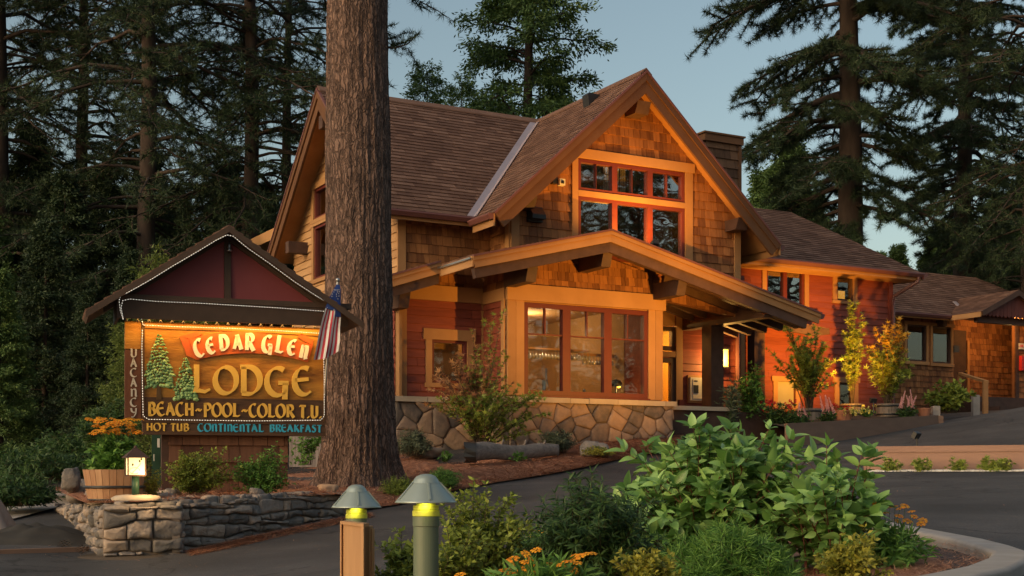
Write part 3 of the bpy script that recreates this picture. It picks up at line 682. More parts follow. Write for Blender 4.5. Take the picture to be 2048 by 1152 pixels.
mb = MB(); mb.tube([B(W1+.3, wv-.06, zw-.12), B(W1+.3, wv-.05, zw-.22), B(W1+.0, WV-.09, zw-.55), B(W1-.04, WV-.1, zw-.75), B(W1-.04, WV-.1, 1.7)], .045, 8); mb.build('downspout', M['metal_edge'], lodge)
mb = MB(); ux_, _ = onv(1471, 700, VW); mb.tube([B(ux_, VW-.08, 3.5), B(ux_, VW-.08, 1.2)], .055, 8); mb.build('downspout', M['metal_edge'], lodge)
# low eave beyond the left gable end
mb = MB(); a = P(502, 478, 33); b = P(560, 450, 31); mb.prism([a, b, b-ZX*.25, a-ZX*.25], Vector((.1, .8, 0))); mb.build('rear_eave', M['tan_trim'], lodge)
# --- interiors
def room(name, u0, u1, v0, v1, z0, z1, mt, parent=lodge):
    mb = MB(); t = .04
    mb.box(B(u0, v1, z0), UX*(u1-u0), VX*t, ZX*(z1-z0)); mb.box(B(u0-t, v0, z0), UX*t, VX*(v1-v0), ZX*(z1-z0)); mb.box(B(u1, v0, z0), UX*t, VX*(v1-v0), ZX*(z1-z0))
    mb.box(B(u0, v0, z0-t), UX*(u1-u0), VX*(v1-v0), ZX*t); mb.box(B(u0, v0, z1), UX*(u1-u0), VX*(v1-v0), ZX*t)
    return mb.build(name, M[mt], parent)
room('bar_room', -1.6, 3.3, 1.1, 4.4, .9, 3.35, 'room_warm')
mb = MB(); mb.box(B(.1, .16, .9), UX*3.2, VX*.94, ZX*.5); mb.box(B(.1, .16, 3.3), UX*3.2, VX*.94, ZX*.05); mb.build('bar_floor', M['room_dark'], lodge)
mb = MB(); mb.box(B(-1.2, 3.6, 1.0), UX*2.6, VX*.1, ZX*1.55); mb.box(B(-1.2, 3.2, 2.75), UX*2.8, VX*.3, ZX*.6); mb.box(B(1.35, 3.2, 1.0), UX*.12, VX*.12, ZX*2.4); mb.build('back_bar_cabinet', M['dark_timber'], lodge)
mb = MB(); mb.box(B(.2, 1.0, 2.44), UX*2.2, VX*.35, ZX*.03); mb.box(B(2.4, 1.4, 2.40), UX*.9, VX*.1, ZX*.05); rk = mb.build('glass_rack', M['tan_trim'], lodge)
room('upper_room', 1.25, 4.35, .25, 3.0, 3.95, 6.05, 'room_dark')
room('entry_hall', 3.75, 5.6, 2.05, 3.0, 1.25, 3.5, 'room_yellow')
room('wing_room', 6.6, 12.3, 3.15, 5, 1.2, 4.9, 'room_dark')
mb = MB()
for (px, yy0, yy1, vv) in ((1212, 330, 378, .45), (1233, 333, 384, .45), (1246, 335, 384, .5)):
    u_, z1_ = onv(px, yy0, vv); z0_ = onv(px, yy1, vv)[1]
    for i in range(6): mb.box(B(u_+i*.022-.06, vv+(i % 2)*.02, z0_-.1), UX*.02, VX*.012, ZX*(z1_-z0_+.15), g.random())
mb.build('curtain', M['cream_fabric'], lodge)
mb = MB(); mb.box(B(h2[0]-.05, 3.3, h2[1]-.1), UX*(h2[2]-h2[0]+.1), VX*.02, ZX*.4); bl = mb.build('lit_blind', mk('lit_blind', (.8, .5, .15), (.85, .55, .2), emis=((1, .45, .05), .6)), lodge)
# electrical panel, red box, vent, floodlight camera
u0_, z1_ = onv(1376, 755, VW); u1_, z0_ = onv(1405, 802, VW)
mb = MB(); mb.box(B(u0_-.04, VW-.06, z0_-.05), UX*(u1_-u0_+.08), VX*.06, ZX*(z1_-z0_+.1)); pb = mb.build('panel_surround', M['tan_trim'], lodge)
mb = MB(); mb.box(B(u0_, VW-.09, z0_), UX*(u1_-u0_), VX*.04, ZX*(z1_-z0_)); mb.box(B(u0_+.06, VW-.098, z0_+.04), UX*(u1_-u0_-.09), VX*.01, ZX*(z1_-z0_-.08)); p2 = mb.build('panel_box', M['white_paint'], pb)
mb = MB(); mb.box(B(u0_+.08, VW-.107, z0_+.16), UX*.12, VX*.012, ZX*.17); mb.box(B(u0_+.1, VW-.103, z1_-.09), UX*.08, VX*.012, ZX*.03); mb.build('panel_display', M['black_metal'], pb)
u0_, z0_ = onv(1358, 812, VW); mb = MB(); mb.box(B(u0_-.06, VW-.1, z0_), UX*.12, VX*.09, ZX*.13); mb.build('red_wall_box', M['window_red'], lodge)
mb = MB(); u_, z_ = onv(1067, 430, .08); mb.box(B(u_-.15, .0, z_-.14), UX*.3, VX*.1, ZX*.28); mb.prism([B(u_-.14, 0, z_+.13), B(u_-.14, -.14, z_-.02), B(u_-.14, -.14, z_-.1), B(u_-.14, 0, z_-.1)], UX*.28); mb.build('wall_vent', M['black_metal'], lodge)
# ------------------------------------------------------------------ roadside sign
mk('sign_brown', (.045, .028, .02), (.085, .052, .036), .6, 4, nfac=.5, tfac=.3, bump=.15, bscale=30, bdist=.003)
mk('sign_red', (.19, .04, .045), (.23, .055, .06), .6, 3, nfac=.4, tfac=.1)
mk('sign_gold_wood', (.13, .045, .008), (.46, .22, .035), .5, 2.6, stretch=(.6, .6, 2.4), nfac=.85, tfac=.0, bump=.5, bscale=9, bdist=.02, c3=(.33, .145, .022))
mk('sign_plank', (.035, .018, .01), (.11, .055, .028), .6, 5, stretch=(.7, .7, 6), nfac=.7, tfac=.2, bump=.4, bscale=20, bdist=.005)
mk('sign_plank_red', (.09, .03, .016), (.17, .065, .03), .6, 5, stretch=(3, 3, .7), nfac=.7, tfac=.2, bump=.3, bscale=20, bdist=.005)
mk('gold_letter', (.62, .36, .06), (.78, .48, .10), .45, 9, nfac=.4, tfac=.2)
mk('cream_letter', (.72, .66, .50), (.82, .76, .6), .5, 9, nfac=.4, tfac=.2)
mk('grey_letter', (.42, .38, .32), (.55, .5, .44), .5, 9, nfac=.4, tfac=.2)
mk('blue_letter', (.03, .32, .50), (.06, .42, .62), .5, 9, nfac=.4, tfac=.2)
mk('banner_red', (.42, .07, .02), (.60, .14, .03), .5, 6, nfac=.6, tfac=.2, bump=.2, bscale=15, bdist=.004)
mk('carved_green', (.06, .15, .06), (.26, .42, .17), .5, 12, nfac=.3, tfac=.8)
mk('carved_trunk', (.05, .028, .012), (.10, .055, .02), .6, 9, nfac=.5, tfac=.4)
mk('flag_red', (.42, .03, .05), (.5, .05, .07), .8, 5, nfac=.3, tfac=.1)
mk('flag_white', (.62, .6, .6), (.72, .7, .7), .8, 5, nfac=.3, tfac=.1)
mk('flag_blue', (.02, .045, .19), (.035, .07, .26), .8, 5, nfac=.3, tfac=.1)
mk('led', (.8, .8, .8), (.8, .8, .8), .5, emis=((1, .93, .8), 1.1))
mk('led_cable', (.3, .28, .25), (.4, .37, .33), .4, 8, tfac=.1)
ts = R(20); US = Vector((math.cos(ts), math.sin(ts), 0)); VS = Vector((-math.sin(ts), math.cos(ts), 0)); OS = Vector(((250-1024)/FPX*15, 15, 0))
def S(u, v, z): return OS + US*u + VS*v + ZX*z
def sv(px, py, v=0):
    a = Vector(((px-1024)/FPX, 1, 0)); t = (v + OS.dot(VS))/a.dot(VS); p = a*t
    return (p-OS).dot(US), (950-py)/FPX*t
def FSg(v): return Fr(S(0, v, 0), US, ZX, -VS)
sign = empty('roadside_sign', S(1.2, .3, -.3), 'carved wooden roadside sign with red gabled roof, gold lettering and shingled base', 'sign')
mb = MB(); mb.box(S(.53, .13, -.45), US*1.33, VS*.4, ZX*.95, .3); tiles(mb, FSg(.13), [(.5, -.45), (1.88, -.45), (1.88, .5), (.5, .5)], .2, .12, .3, .028, seed=61)
tiles(mb, Fr(S(.53, 0, 0), -VS, ZX, -US), [(-.55, -.45), (-.13, -.45), (-.13, .5), (-.55, .5)], .2, .12, .3, .028, seed=62)
mk('weathered_shingle', (.07, .03, .02), (.20, .09, .05), .8, 3, stretch=(6, 6, .6), nfac=.4, tfac=.8, bump=.35, bscale=30, bdist=.006)
mb.build('shingled_base', M['weathered_shingle'], sign)
mb = MB(); mb.box(S(.42, .16, -.4), US*.1, VS*.1, ZX*1.0); mb.build('post', M['dark_timber'], sign)
mb = MB(); mb.box(S(2.15, .16, -.4), US*.02, VS*.02, ZX*.02); 
mb = MB(); mb.box(S(.2, 0, .63), US*2.11, VS*.13, ZX*1.13); board = mb.build('sign_board', M['sign_gold_wood'], sign)
mb = MB(); 
for (a, b, c, d) in ((.185, .215, .6, 1.76), (2.29, 2.325, .6, 1.76), (.215, 2.29, .6, .635)): mb.box(S(a, -.02, c), US*(b-a), VS*.15, ZX*(d-c))
mb.build('board_frame', M['sign_plank'], board)
mb = MB(); mb.box(S(.215, -.004, .635), US*2.07, VS*.01, ZX*.26); mb.build('dark_band', M['sign_plank'], board)
mb = MB(); mb.box(S(.195, -.01, .465), US*2.12, VS*.13, ZX*.13); plank = mb.build('lower_plank', M['sign_plank'], sign)
mb = MB(); mb.box(S(.0, .0, .65), US*.178, VS*.1, ZX*.78); vac = mb.build('vertical_board', M['sign_plank_red'], sign)
mb = MB(); mb.box(S(.0, -.003, 1.44), US*.18, VS*.1, ZX*.32); mb.build('upper_block', M['sign_gold_wood'], sign)
mb = MB(); mb.box(S(-.1, -.22, 1.765), US*2.64, VS*.03, ZX*.215); mb.box(S(-.1, -.19, 1.765), US*.03, VS*.7, ZX*.215); mb.build('header_beam', M['sign_brown'], sign)
AX, AZ, SS = 1.12, 2.86, .666
mb = MB(); mb.prism([S(-.1, -.1, 1.98), S(2.5, -.1, 1.98), S(AX+.05, -.1, 2.82)], VS*.04); gab = mb.build('gable_panel', M['sign_red'], sign)
mb = MB(); mb.box(S(1.10, -.13, 2.05), US*.075, VS*.03, ZX*.68); mb.build('centre_post', M['sign_brown'], gab)
mb = MB(); mb.box(S(-.12, -.23, 1.978), US*2.70, VS*.13, ZX*.06); mb.build('band', M['sign_brown'], gab)
for s_ in (-1, 1):
    end = AX + s_*1.56
    zE = AZ - SS*1.56
    pts = [S(AX, -.36, AZ), S(end, -.36, zE), S(end, .6, zE), S(AX, .6, AZ)]
    n = (pts[1]-pts[0]).cross(pts[2]-pts[0]).normalized(); n = n if n.z > 0 else -n
    mb = MB(); mb.prism([p - n*.012 for p in pts], -n*.05); rf = mb.build('roof', M['sign_brown'], sign)
    ex = VS; ey = n.cross(ex).normalized(); 
    if ey.z < 0: ey = -ey; ex = -ex
    F = Fr(pts[0], ex, ey, n); poly = ccw([((p-pts[0]).dot(ex), (p-pts[0]).dot(ey)) for p in pts])
    mb = MB(); tiles(mb, Fr(F(0, 0, -.012), ex, ey, n), poly, .12, .1, .22, .018, seed=63+s_); mb.build('roof_shingles', M['roof_shingle'], rf)
    mb = MB(); a, b = S(AX, -.375, AZ-.012), S(end, -.375, zE-.012); mb.prism([a, b, b-ZX*.075, a-ZX*.075], -VS*.025); mb.build('roof_fascia', M['sign_brown'], rf)
    mb = MB(); a, b = S(AX+.0, -.12, AZ-.08), S(end-s_*.2, -.12, zE-.08+.133); mb.prism([a, b, b-ZX*.05, a-ZX*.05], -VS*.03); mb.build('rake_trim', M['sign_brown'], gab)
mb = MB()
for i in range(20):     # scalloped light cover under the beam
    x = .0 + i*.126; mb.lathe(S(x, -.18, 1.735), [(.003, .03), (.010, .022), (.018, .008), (.02, 0)], 8, .5)
mb.build('scalloped_trim', M['sign_brown'], sign)
tl = MB(); tl.tube([S(.05, -.09, 1.80), S(2.3, -.09, 1.80)], .012, 8); sl = tl.build('strip_light', mk('strip_lit', (.9, .7, .4), (.9, .7, .4), emis=((1, .62, .2), .8)), sign)
# lettering by broad-nib strokes
def arc(cx, cy, rx, ry, a0, a1, n=14): return [(cx+rx*math.cos(R(a0+(a1-a0)*i/n)), cy+ry*math.sin(R(a0+(a1-a0)*i/n))) for i in range(n+1)]
GL = {
 'C': (.62, [arc(.36, .5, .34, .50, 62, 312)]),
 'c': (.62, [arc(.36, .5, .34, .50, 62, 312)]),
 'E': (.62, [arc(.37, .5, .34, .50, 65, 312), [(.05, .52), (.52, .58)]]),
 'D': (.74, [[(.14, .98), (.14, .05)], [(.02, .97)] + arc(.30, .5, .40, .48, 88, -88) + [(.08, .04)]]),
 'A': (.74, [[(.06, .02), (.34, .98)], [(.28, 1.0), (.66, .0)], [(.16, .36), (.54, .36)]]),
 'R': (.68, [[(.14, 1.0), (.14, 0)], [(.02, .94)] + arc(.32, .73, .24, .24, 95, -90) + [(.16, .47)], [(.30, .48), (.66, -.02)]]),
 'G': (.72, [arc(.38, .5, .35, .50, 58, 325), [(.40, .46), (.72, .46)], [(.62, .46), (.60, -.14)]]),
 'L': (.60, [[(.14, 1.05), (.14, .18)], [(.14, .20), (.10, .04), (.22, .06), (.42, .02), (.60, .12)]]),
 'N': (.62, [[(.12, .88), (.12, .0)], [(.02, .86), (.12, .9)], [(.14, .72), (.30, .92), (.44, .88), (.50, .70), (.50, .12), (.58, .0)]]),
 'H': (.72, [[(.12, 1.0), (.12, .0)], [(.58, 1.0), (.58, .0)], [(.12, .52), (.58, .52)]]),
 'O': (.76, [arc(.38, .5, .35, .50, 95, 455, 24)]),
 'P': (.62, [[(.14, 1.0), (.14, -.08)], [(.02, .94)] + arc(.30, .72, .26, .25, 95, -95) + [(.16, .46)]]),
 'T': (.60, [[(.02, .86), (.12, .94), (.58, .92)], [(.32, .92), (.30, .04), (.42, .0)]]),
 'B': (.64, [[(.14, 1.0), (.14, 0)], [(.02, .94)] + arc(.30, .75, .21, .21, 95, -90) + [(.16, .53)], [(.18, .53)] + arc(.32, .27, .24, .26, 90, -95) + [(.05, .02)]]),
 'U': (.68, [[(.02, .96), (.12, .96), (.12, .3)] + arc(.33, .3, .21, .28, 180, 350), [(.56, 1.0), (.56, .0)]]),
 'V': (.66, [[(.02, .95), (.12, .96), (.12, .3)] + arc(.33, .3, .22, .30, 180, 360) + [(.56, .95)]]),
 'K': (.68, [[(.14, 1.0), (.14, 0)], [(.58, .98), (.18, .5)], [(.24, .54), (.66, -.02)]]),
 'F': (.56, [[(.14, .98), (.14, -.05)], [(.02, .92), (.54, .95)], [(.14, .52), (.46, .54)]]),
 'S': (.56, [[(.50, .88), (.34, .98), (.14, .88), (.12, .68), (.30, .54), (.46, .38), (.44, .12), (.26, .0), (.04, .10)]]),
 'Y': (.62, [[(.06, .98), (.12, .6), (.30, .46), (.50, .56)], [(.54, 1.0), (.48, .3), (.28, -.12), (.10, -.06)]]),
 'I': (.28, [[(.12, .98), (.12, .0)]]),
 '~': (.60, [[(.06, .38), (.18, .54), (.30, .48), (.40, .40), (.54, .54)]]),
 '.': (.20, [[(.06, .06), (.12, .0)]]), ' ': (.34, []),
}
def stroke(mb, pts, nib, F, T, dep, ang=35):
    """broad-nib ribbon: half width follows the pen angle"""
    n = len(pts); Lp, Rp = [], []
    for i in range(n):
        a = pts[max(i-1, 0)]; b = pts[min(i+1, n-1)]; dx, dy = b[0]-a[0], b[1]-a[1]; l = math.hypot(dx, dy)+1e-9; dx /= l; dy /= l
        hw = nib*(.26 + .74*abs(math.sin(math.atan2(dy, dx)-R(ang))))*.5
        Lp.append(T(pts[i][0]-dy*hw, pts[i][1]+dx*hw)); Rp.append(T(pts[i][0]+dy*hw, pts[i][1]-dx*hw))
    vs = []
    for k in (dep, 0):
        for q in (Lp, Rp):
            for p in q: vs.append(F(p[0], p[1], k))
    fs = []
    for i in range(n-1):
        fs += [(i, n+i, n+i+1, i+1), (i, i+1, 2*n+i+1, 2*n+i), (n+i, 3*n+i, 3*n+i+1, n+i+1)]
    fs += [(0, 2*n, 3*n, n), (n-1, 2*n-1, 4*n-1, 3*n-1)]
    mb.add(vs, fs, .5)
def text(txt, x0, x1, y0, y1, F, mt, parent, nib=.19, dep=.014, name='lettering', gap=.10):
    adv = [GL[c][0] + (gap if c != ' ' else 0) for c in txt]; W_ = sum(adv)-gap; sx = (x1-x0)/W_; x = 0; h = y1-y0; mb = MB()
    for c, a in zip(txt, adv):
        for st in GL[c][1]: stroke(mb, [(p[0]*sx+x, p[1]*h) for p in st], nib*h, F, lambda X, Y: (X+x0, Y+y0), dep)
        x += a*sx
    return mb.build(name, M[mt], parent)
def s2(x, y): return sv(150+x/2.4517, 430+y/2.4517)
Fb = FSg(-.0045)
def tx(txt, a, b, mt, parent, F=Fb, **k):
    (xa, ya), (xb, yb) = s2(*a), s2(*b); return text(txt, xa, xb, ya, yb, F, mt, parent, **k)
for c, a, b in (('L', (575, 868), (662, 742)), ('O', (682, 874), (795, 748)), ('D', (806, 880), (912, 744)), ('G', (934, 884), (1046, 752)), ('E', (1070, 880), (1158, 750))):
    tx(c, a, b, 'gold_letter', board, nib=.23, dep=.022)
tx('BEACH~POOL~COLOR T.V.', (357, 982), (1208, 934), 'gold_letter', board, nib=.24, F=FSg(-.006))
Fl = FSg(-.011)
tx('HOT TUB', (350, 1057), (558, 1023), 'gold_letter', plank, F=Fl, nib=.26, dep=.008)
tx('CONTINENTAL', (603, 1060), (924, 1026), 'blue_letter', plank, F=Fl, nib=.26, dep=.008)
tx('BREAKFAST', (953, 1062), (1208, 1028), 'blue_letter', plank, F=Fl, nib=.26, dep=.008)
for i, c in enumerate('VACANCY'):
    yc = 676 + i*48.5; tx(c, (272, yc+20), (304, yc-20), 'grey_letter', vac, F=FSg(-.001), nib=.22, dep=.01)
# banner
Ft = FSg(-.02)
top = [(512, 595), (545, 640), (560, 618), (700, 575), (850, 574), (1000, 598), (1165, 640)]
def bz2(q, n=24):
    xs = np.linspace(q[0][0], q[-1][0], n); co = np.polyfit([p[0] for p in q], [p[1] for p in q], min(3, len(q)-1)); return [(x, np.polyval(co, x)) for x in xs]
up = bz2([(560, 612), (700, 578), (850, 574), (1000, 596), (1165, 640)]); lo = bz2([(592, 712), (720, 686), (880, 680), (1000, 690), (1140, 722)])
mb = MB(); A_ = [s2(*p) for p in up]; B_ = [s2(*p) for p in lo]
for i in range(23): mb.prism([Ft(*A_[i]), Ft(*A_[i+1]), Ft(*B_[i+1]), Ft(*B_[i])], VS*.02, .5)
bn = mb.build('banner', M['banner_red'], board)
for q in ([(512, 596), (566, 608), (600, 712), (548, 690)], [(512, 596), (600, 570), (625, 585), (560, 612)], [(1090, 600), (1110, 582), (1168, 612), (1165, 640)]):
    mb = MB(); mb.prism([FSg(-.012)(*s2(*p)) for p in q], VS*.012); mb.build('banner_fold', M['banner_red'], bn)
mb = MB()
for c, cx, cy, an in (('C', 606, 653, -12), ('E', 664, 642, -9), ('D', 728, 627, -5), ('A', 797, 624, 0), ('R', 855, 624, 2), ('G', 942, 634, 6), ('L', 1004, 636, 9), ('E', 1063, 650, 11), ('N', 1122, 670, 13)):
    ox, oy = s2(cx, cy); hh = .172*(1.12 if c in 'CGLR' else 1); ww_ = hh*.80; ca, sa = math.cos(R(-an)), math.sin(R(-an)); adv = GL[c][0]
    for st in GL[c][1]:
        stroke(mb, [((p[0]-adv/2)*ww_, (p[1]-.5)*hh) for p in st], .050, FSg(-.021), lambda X, Y: (ox+X*ca-Y*sa, oy+X*sa+Y*ca), .014)
mb.build('banner_lettering', M['cream_letter'], bn)
# carved trees
def carved(cx, ytop, ybot, wmax, ytr, seed):
    g = random.Random(seed); mb = MB(); rows = 17
    for r in range(rows):
        k = r/(rows-1); y = ytop + (ybot-ytop)*k; w_ = wmax*(.10 + .9*math.sin(min(1, k*1.15)*1.35))*(g.uniform(.75, 1.1))
        m = max(2, int(w_*2/14))
        for j in range(m+1):
            x = cx + (-w_ + 2*w_*j/m) + g.uniform(-4, 4); yy = y + abs(x-cx)*.22 + g.uniform(-4, 4); L = g.uniform(9, 16)*(.7+.5*k)
            sgn = 1 if x > cx else -1
            q = [(x-L*.7, yy), (x-L*.2, yy-L*.5), (x+L*.5, yy-L*.3), (x+L*.8+sgn*3, yy+L*.45), (x+L*.1+sgn*5, yy+L*.8), (x-L*.6, yy+L*.55)]
            Fq = FSg(-.008-.016*g.random()); c0 = Fq(*s2(x, yy+L*.2), .014); ring = [Fq(*s2(*p), 0) for p in q]
            mb.add([c0]+ring, [(0, 1+i, 1+(i+1) % 6) for i in range(6)], g.random())
    t = mb.build('carved_tree', M['carved_green'], board)
    mb = MB(); F = FSg(-.012); mb.prism([F(*s2(cx-9, ybot-40)), F(*s2(cx+7, ybot-40)), F(*s2(cx+12, ytr)), F(*s2(cx-14, ytr))], VS*.01); mb.build('carved_trunk', M['carved_trunk'], t)
carved(412, 588, 828, 66, 905, 3); carved(541, 704, 890, 50, 925, 4)
# strings of lights
def rope(name, pts, lab):
    pts = [Vector(p) for p in pts]; mb = MB(); mb.tube(pts, .0045, 5); o = mb.build(name, M['led_cable'], smooth=True)
    tag(o, lab, 'rope light', 'rope lights on the sign'); mb = MB(); carry = 0
    for a, b in zip(pts, pts[1:]):
        L = (b-a).length; x = carry
        while x < L: c = a.lerp(b, x/L) - VS*.004; r = .0052; mb.add([c-US*r, c-ZX*r, c+US*r, c+ZX*r, c-VS*r*1.4], [(0, 1, 4), (1, 2, 4), (2, 3, 4), (3, 0, 4)], .5); x += .03
        carry = x - L
    b_ = mb.build('bulbs', M['led'], o); b_['kind'] = 'stuff'; return o
def sp(x, y, v): u, z = sv(150+x/2.4517, 430+y/2.4517, v); return S(u, v, z)
rope('rope_light', [sp(*p, -.415 if p[1] < 415 and p[0] > 250 else -.25) for p in [(234, 505), (222, 470), (216, 420), (222, 400), (255, 382), (310, 352), (380, 312), (480, 250), (600, 180), (690, 125), (745, 98), (775, 104), (850, 165), (950, 235), (1080, 330), (1180, 395), (1240, 432)]], 'white rope light following the gable of the sign')
rope('rope_light', [sp(*p, -.245) for p in [(236, 510), (226, 455), (234, 420), (270, 412), (400, 424), (600, 432), (800, 444), (1000, 456), (1220, 472)]], 'white rope light along the brown beam of the sign')
rope('rope_light', [sp(*p, -.035) for p in [(326, 510), (334, 540), (500, 548), (760, 556), (1000, 568), (1200, 580)]] + [sp(1218, 650, -.035), sp(1222, 800, -.035), sp(1222, 985, -.035), sp(1205, 1006, -.035), sp(900, 1010, -.035), sp(600, 1006, -.035), sp(360, 1002, -.035), sp(334, 985, -.035), sp(330, 800, -.035), sp(328, 650, -.035), sp(330, 560, -.035)], 'white rope light framing the gold lettering panel')
# bell shaped lamp under the peak
o = empty('bell_lamp', sp(757, 150, -.2), 'small silver bell lamp hanging under the sign peak', 'lamp')
c = sp(757, 178, -.2); mb = MB(); mb.lathe(c, [(.034, 0), (.034, .012), (.022, .03), (.017, .06), (.014, .10), (.004, .105)], 16); mb.build('shade', M['steel'], o, smooth=True)
mb = MB(); mb.tube([c+ZX*.1, c+ZX*.15, c+ZX*.15+VS*.07], .006, 6); mb.build('bracket', M['black_metal'], o)
# flag
fl = empty('flag', S(2.36, -.3, 1.1), 'star spangled flag hanging beside the sign and the big trunk', 'flag')
def fp(px, py, k=0): u, z = sv(px, py, -.3); return S(u, -.3-k, z)
mb = MB(); mb.tube([fp(675, 562), fp(672, 600), fp(655, 700), S(2.3, -.02, .95)], .011, 8); mb.build('pole', M['white_paint'], fl, smooth=True)
mb = MB(); mb.lathe(fp(675.5, 563), [(.008, -.01), (.02, .0), (.024, .02), (.018, .036), (.004, .042)], 12); mb.build('finial', M['steel'], fl, smooth=True)
def lerp2(a, b, k): return (a[0]+(b[0]-a[0])*k, a[1]+(b[1]-a[1])*k)
Lf = [(671, 570), (659, 592), (649, 615), (642, 640), (633, 680), (626, 720)]; Rf = [(678, 571), (680, 590), (680, 620), (679, 650), (677, 680), (674, 704)]
def fpt(s_, t_):
    i = min(4, int(t_*5)); k = t_*5-i; a = lerp2(Lf[i], Lf[i+1], k); b = lerp2(Rf[i], Rf[i+1], k); p = lerp2(a, b, s_)
    return fp(p[0], p[1]+(1-abs(2*s_-1))*6*t_, .045+.035*math.sin(s_*11+t_*3)*t_+.01*math.sin(t_*17))
def fquad(mb, s0, s1, t0, t1, n=10):
    for i in range(n):
        a, b = t0+(t1-t0)*i/n, t0+(t1-t0)*(i+1)/n; mb.add([fpt(s0, a), fpt(s1, a), fpt(s1, b), fpt(s0, b)], [(0, 1, 2, 3)], .5)
rm, wm, bm, sm = MB(), MB(), MB(), MB()
fquad(bm, 0, .62, 0, .42); fquad(bm, .62, 1, 0, .5)
st_ = [(0, .42), (.62, .5)]
for i in range(11):
    s0, s1 = i/11, (i+1)/11; t0 = .42 if s0 < .6 else .5; fquad(rm if i % 2 else wm, s0, s1, t0, 1, 12)
for i in range(9):
    for j in range(4):
        s_, t_ = (j+.5+(i % 2)*.3)/4.6, .10+i*.038; c = fpt(s_, t_); r = .0075
        sm.add([c-VS*.004+Vector((US*math.cos(a)+ZX*math.sin(a)))*(r if q % 2 == 0 else r*.45) for q, a in enumerate([R(90+36*q) for q in range(10)])], [tuple(range(10))], .5)
cl = bm.build('canton', M['flag_blue'], fl); sm.build('stars', M['flag_white'], cl); rm.build('red_stripes', M['flag_red'], fl); wm.build('white_stripes', M['flag_white'], fl)
# ------------------------------------------------------------------ utility cabinet, board fence
cab = empty('utility_cabinet', G(318, 17.5, .4), 'green metal utility cabinet behind the sign base', 'cabinet')
mk('green_metal', (.012, .04, .025), (.022, .06, .038), .5, 3, nfac=.4, tfac=.1)
a = P(303, 868, 17.5); mb = MB(); mb.box(Vector((a.x, 17.5, -.3)), (.24, .06, 0), (-.05, .22, 0), (0, 0, a.z+.36)); mb.build('body', M['green_metal'], cab)
mb = MB(); mb.box(Vector((a.x+.02, 17.49, -.2)), (.19, .048, 0), (0, -.02, 0), (0, 0, a.z+.2)); mb.build('door', M['green_metal'], cab)
mb = MB(); mb.box(Vector((a.x+.09, 17.46, a.z-.18)), (.03, .008, 0), (0, -.01, 0), (0, 0, .12)); mb.build('label_plate', M['white_paint'], cab)
mb = MB(); mb.box(Vector((a.x+.05, 17.44, a.z-.36)), (.012, 0, 0), (0, -.03, 0), (0, 0, .09)); mb.build('handle', M['steel'], cab)
mb = MB(); mk('grey_boards', (.20, .17, .16), (.30, .26, .245), .9, 4, stretch=(8, 8, .6), nfac=.5, tfac=.6)
for i in range(13): mb.box(P(578+i*6.6, 934, 21.5), (.05, 0, 0), (0, .02, 0), (0, 0, .55+.01*(i % 3)))
tag(mb.build('board_fence', M['grey_boards']), 'low grey board fence glimpsed between sign and big trunk', 'fence')
# ------------------------------------------------------------------ dry stone wall with pillar
sw = empty('stone_wall', Vector((-3.9, 13, -.7)), 'low rubble stone wall with square end pillar edging the sign bed', 'wall')
def swp(name, a, b, zt0, zt1, zb, n_side, seed, cell=.17, asp=1.5, thick=.36, top=True, cap=True):
    a, b = Vector((a[0], a[1], 0)), Vector((b[0], b[1], 0)); ex = (b-a).normalized(); n = Vector((ex.y, -ex.x, 0))*n_side; L = (b-a).length
    zt = max(zt0, zt1); g = random.Random(seed)
    core = MB(); core.prism([a+ZX*zb-n*.03, b+ZX*zb-n*.03, b+ZX*(zt1-.04)-n*.03, a+ZX*(zt0-.04)-n*.03], -n*(thick-.03)); o = core.build(name, M['mortar'], sw)
    s = MB(); F = Fr(a+ZX*zb-n*.02, ex, ZX, n)
    tp = lambda x: (zt0+(zt1-zt0)*x/L) - zb - .03 + .03*mnoise.noise(Vector((x*4, seed, 0)))
    ledge_stones(s, F, L, zt-zb, seed, top=tp)
    if cap:
        Ft_ = Fr(a+ZX*(zt0-.04), (b+ZX*zt1-a-ZX*zt0).normalized(), -n, ZX); voronoi_stones(s, Ft_, L, thick, .24, 1.3, .05, .008, seed+50)
    s.build('stones', M['grey_stone'], o, smooth=True); return o
pa, pb_ = G(207, 12.5), G(366, 12.75)
swp('pillar_front', pa, pb_, -.27, -.26, -.95, 1, 71, .19, 1.7, .42)
ex_ = (Vector((pb_.x, pb_.y, 0))-Vector((pa.x, pa.y, 0))).normalized(); nb = Vector((-ex_.y, ex_.x, 0))
swp('pillar_side', pb_+nb*.0, pb_+nb*.4, -.26, -.26, -.95, 1, 72, .17, 1.5, .1, cap=False)
wa = pb_+nb*.22; wb_ = G(700, 15.2)
mid = G(520, 13.9)
swp('wall_run', wa, mid, -.245, -.215, -.95, 1, 73, .18, 1.5, .34); swp('wall_run', mid, wb_, -.215, -.20, -.8, 1, 74, .18, 1.5, .34)
le = Vector((-6.6, 18.8, 0))
swp('side_run', le, pa+nb*.1-ex_*.02, -.42, -.30, -1.15, 1, 75, .19, 1.3, .34)
mb = MB(); c = P(273, 1004, 12.75); c.z = -.245
for k in (1,): mb.add([c+Vector((math.cos(i/28*6.283)*r*(1+.08*math.sin(i*2.3+j)), math.sin(i/28*6.283)*r*.6*(1+.05*math.sin(i*1.7)), z)) for j, (r, z) in enumerate([(.23, 0), (.235, .02), (.2, .045), (.12, .055), (.01, .058)]) for i in range(28)], [(j*28+i, j*28+(i+1) % 28, (j+1)*28+(i+1) % 28, (j+1)*28+i) for j in range(4) for i in range(28)])
mb.build('cap_slab', M['cap_stone'], sw, smooth=True)
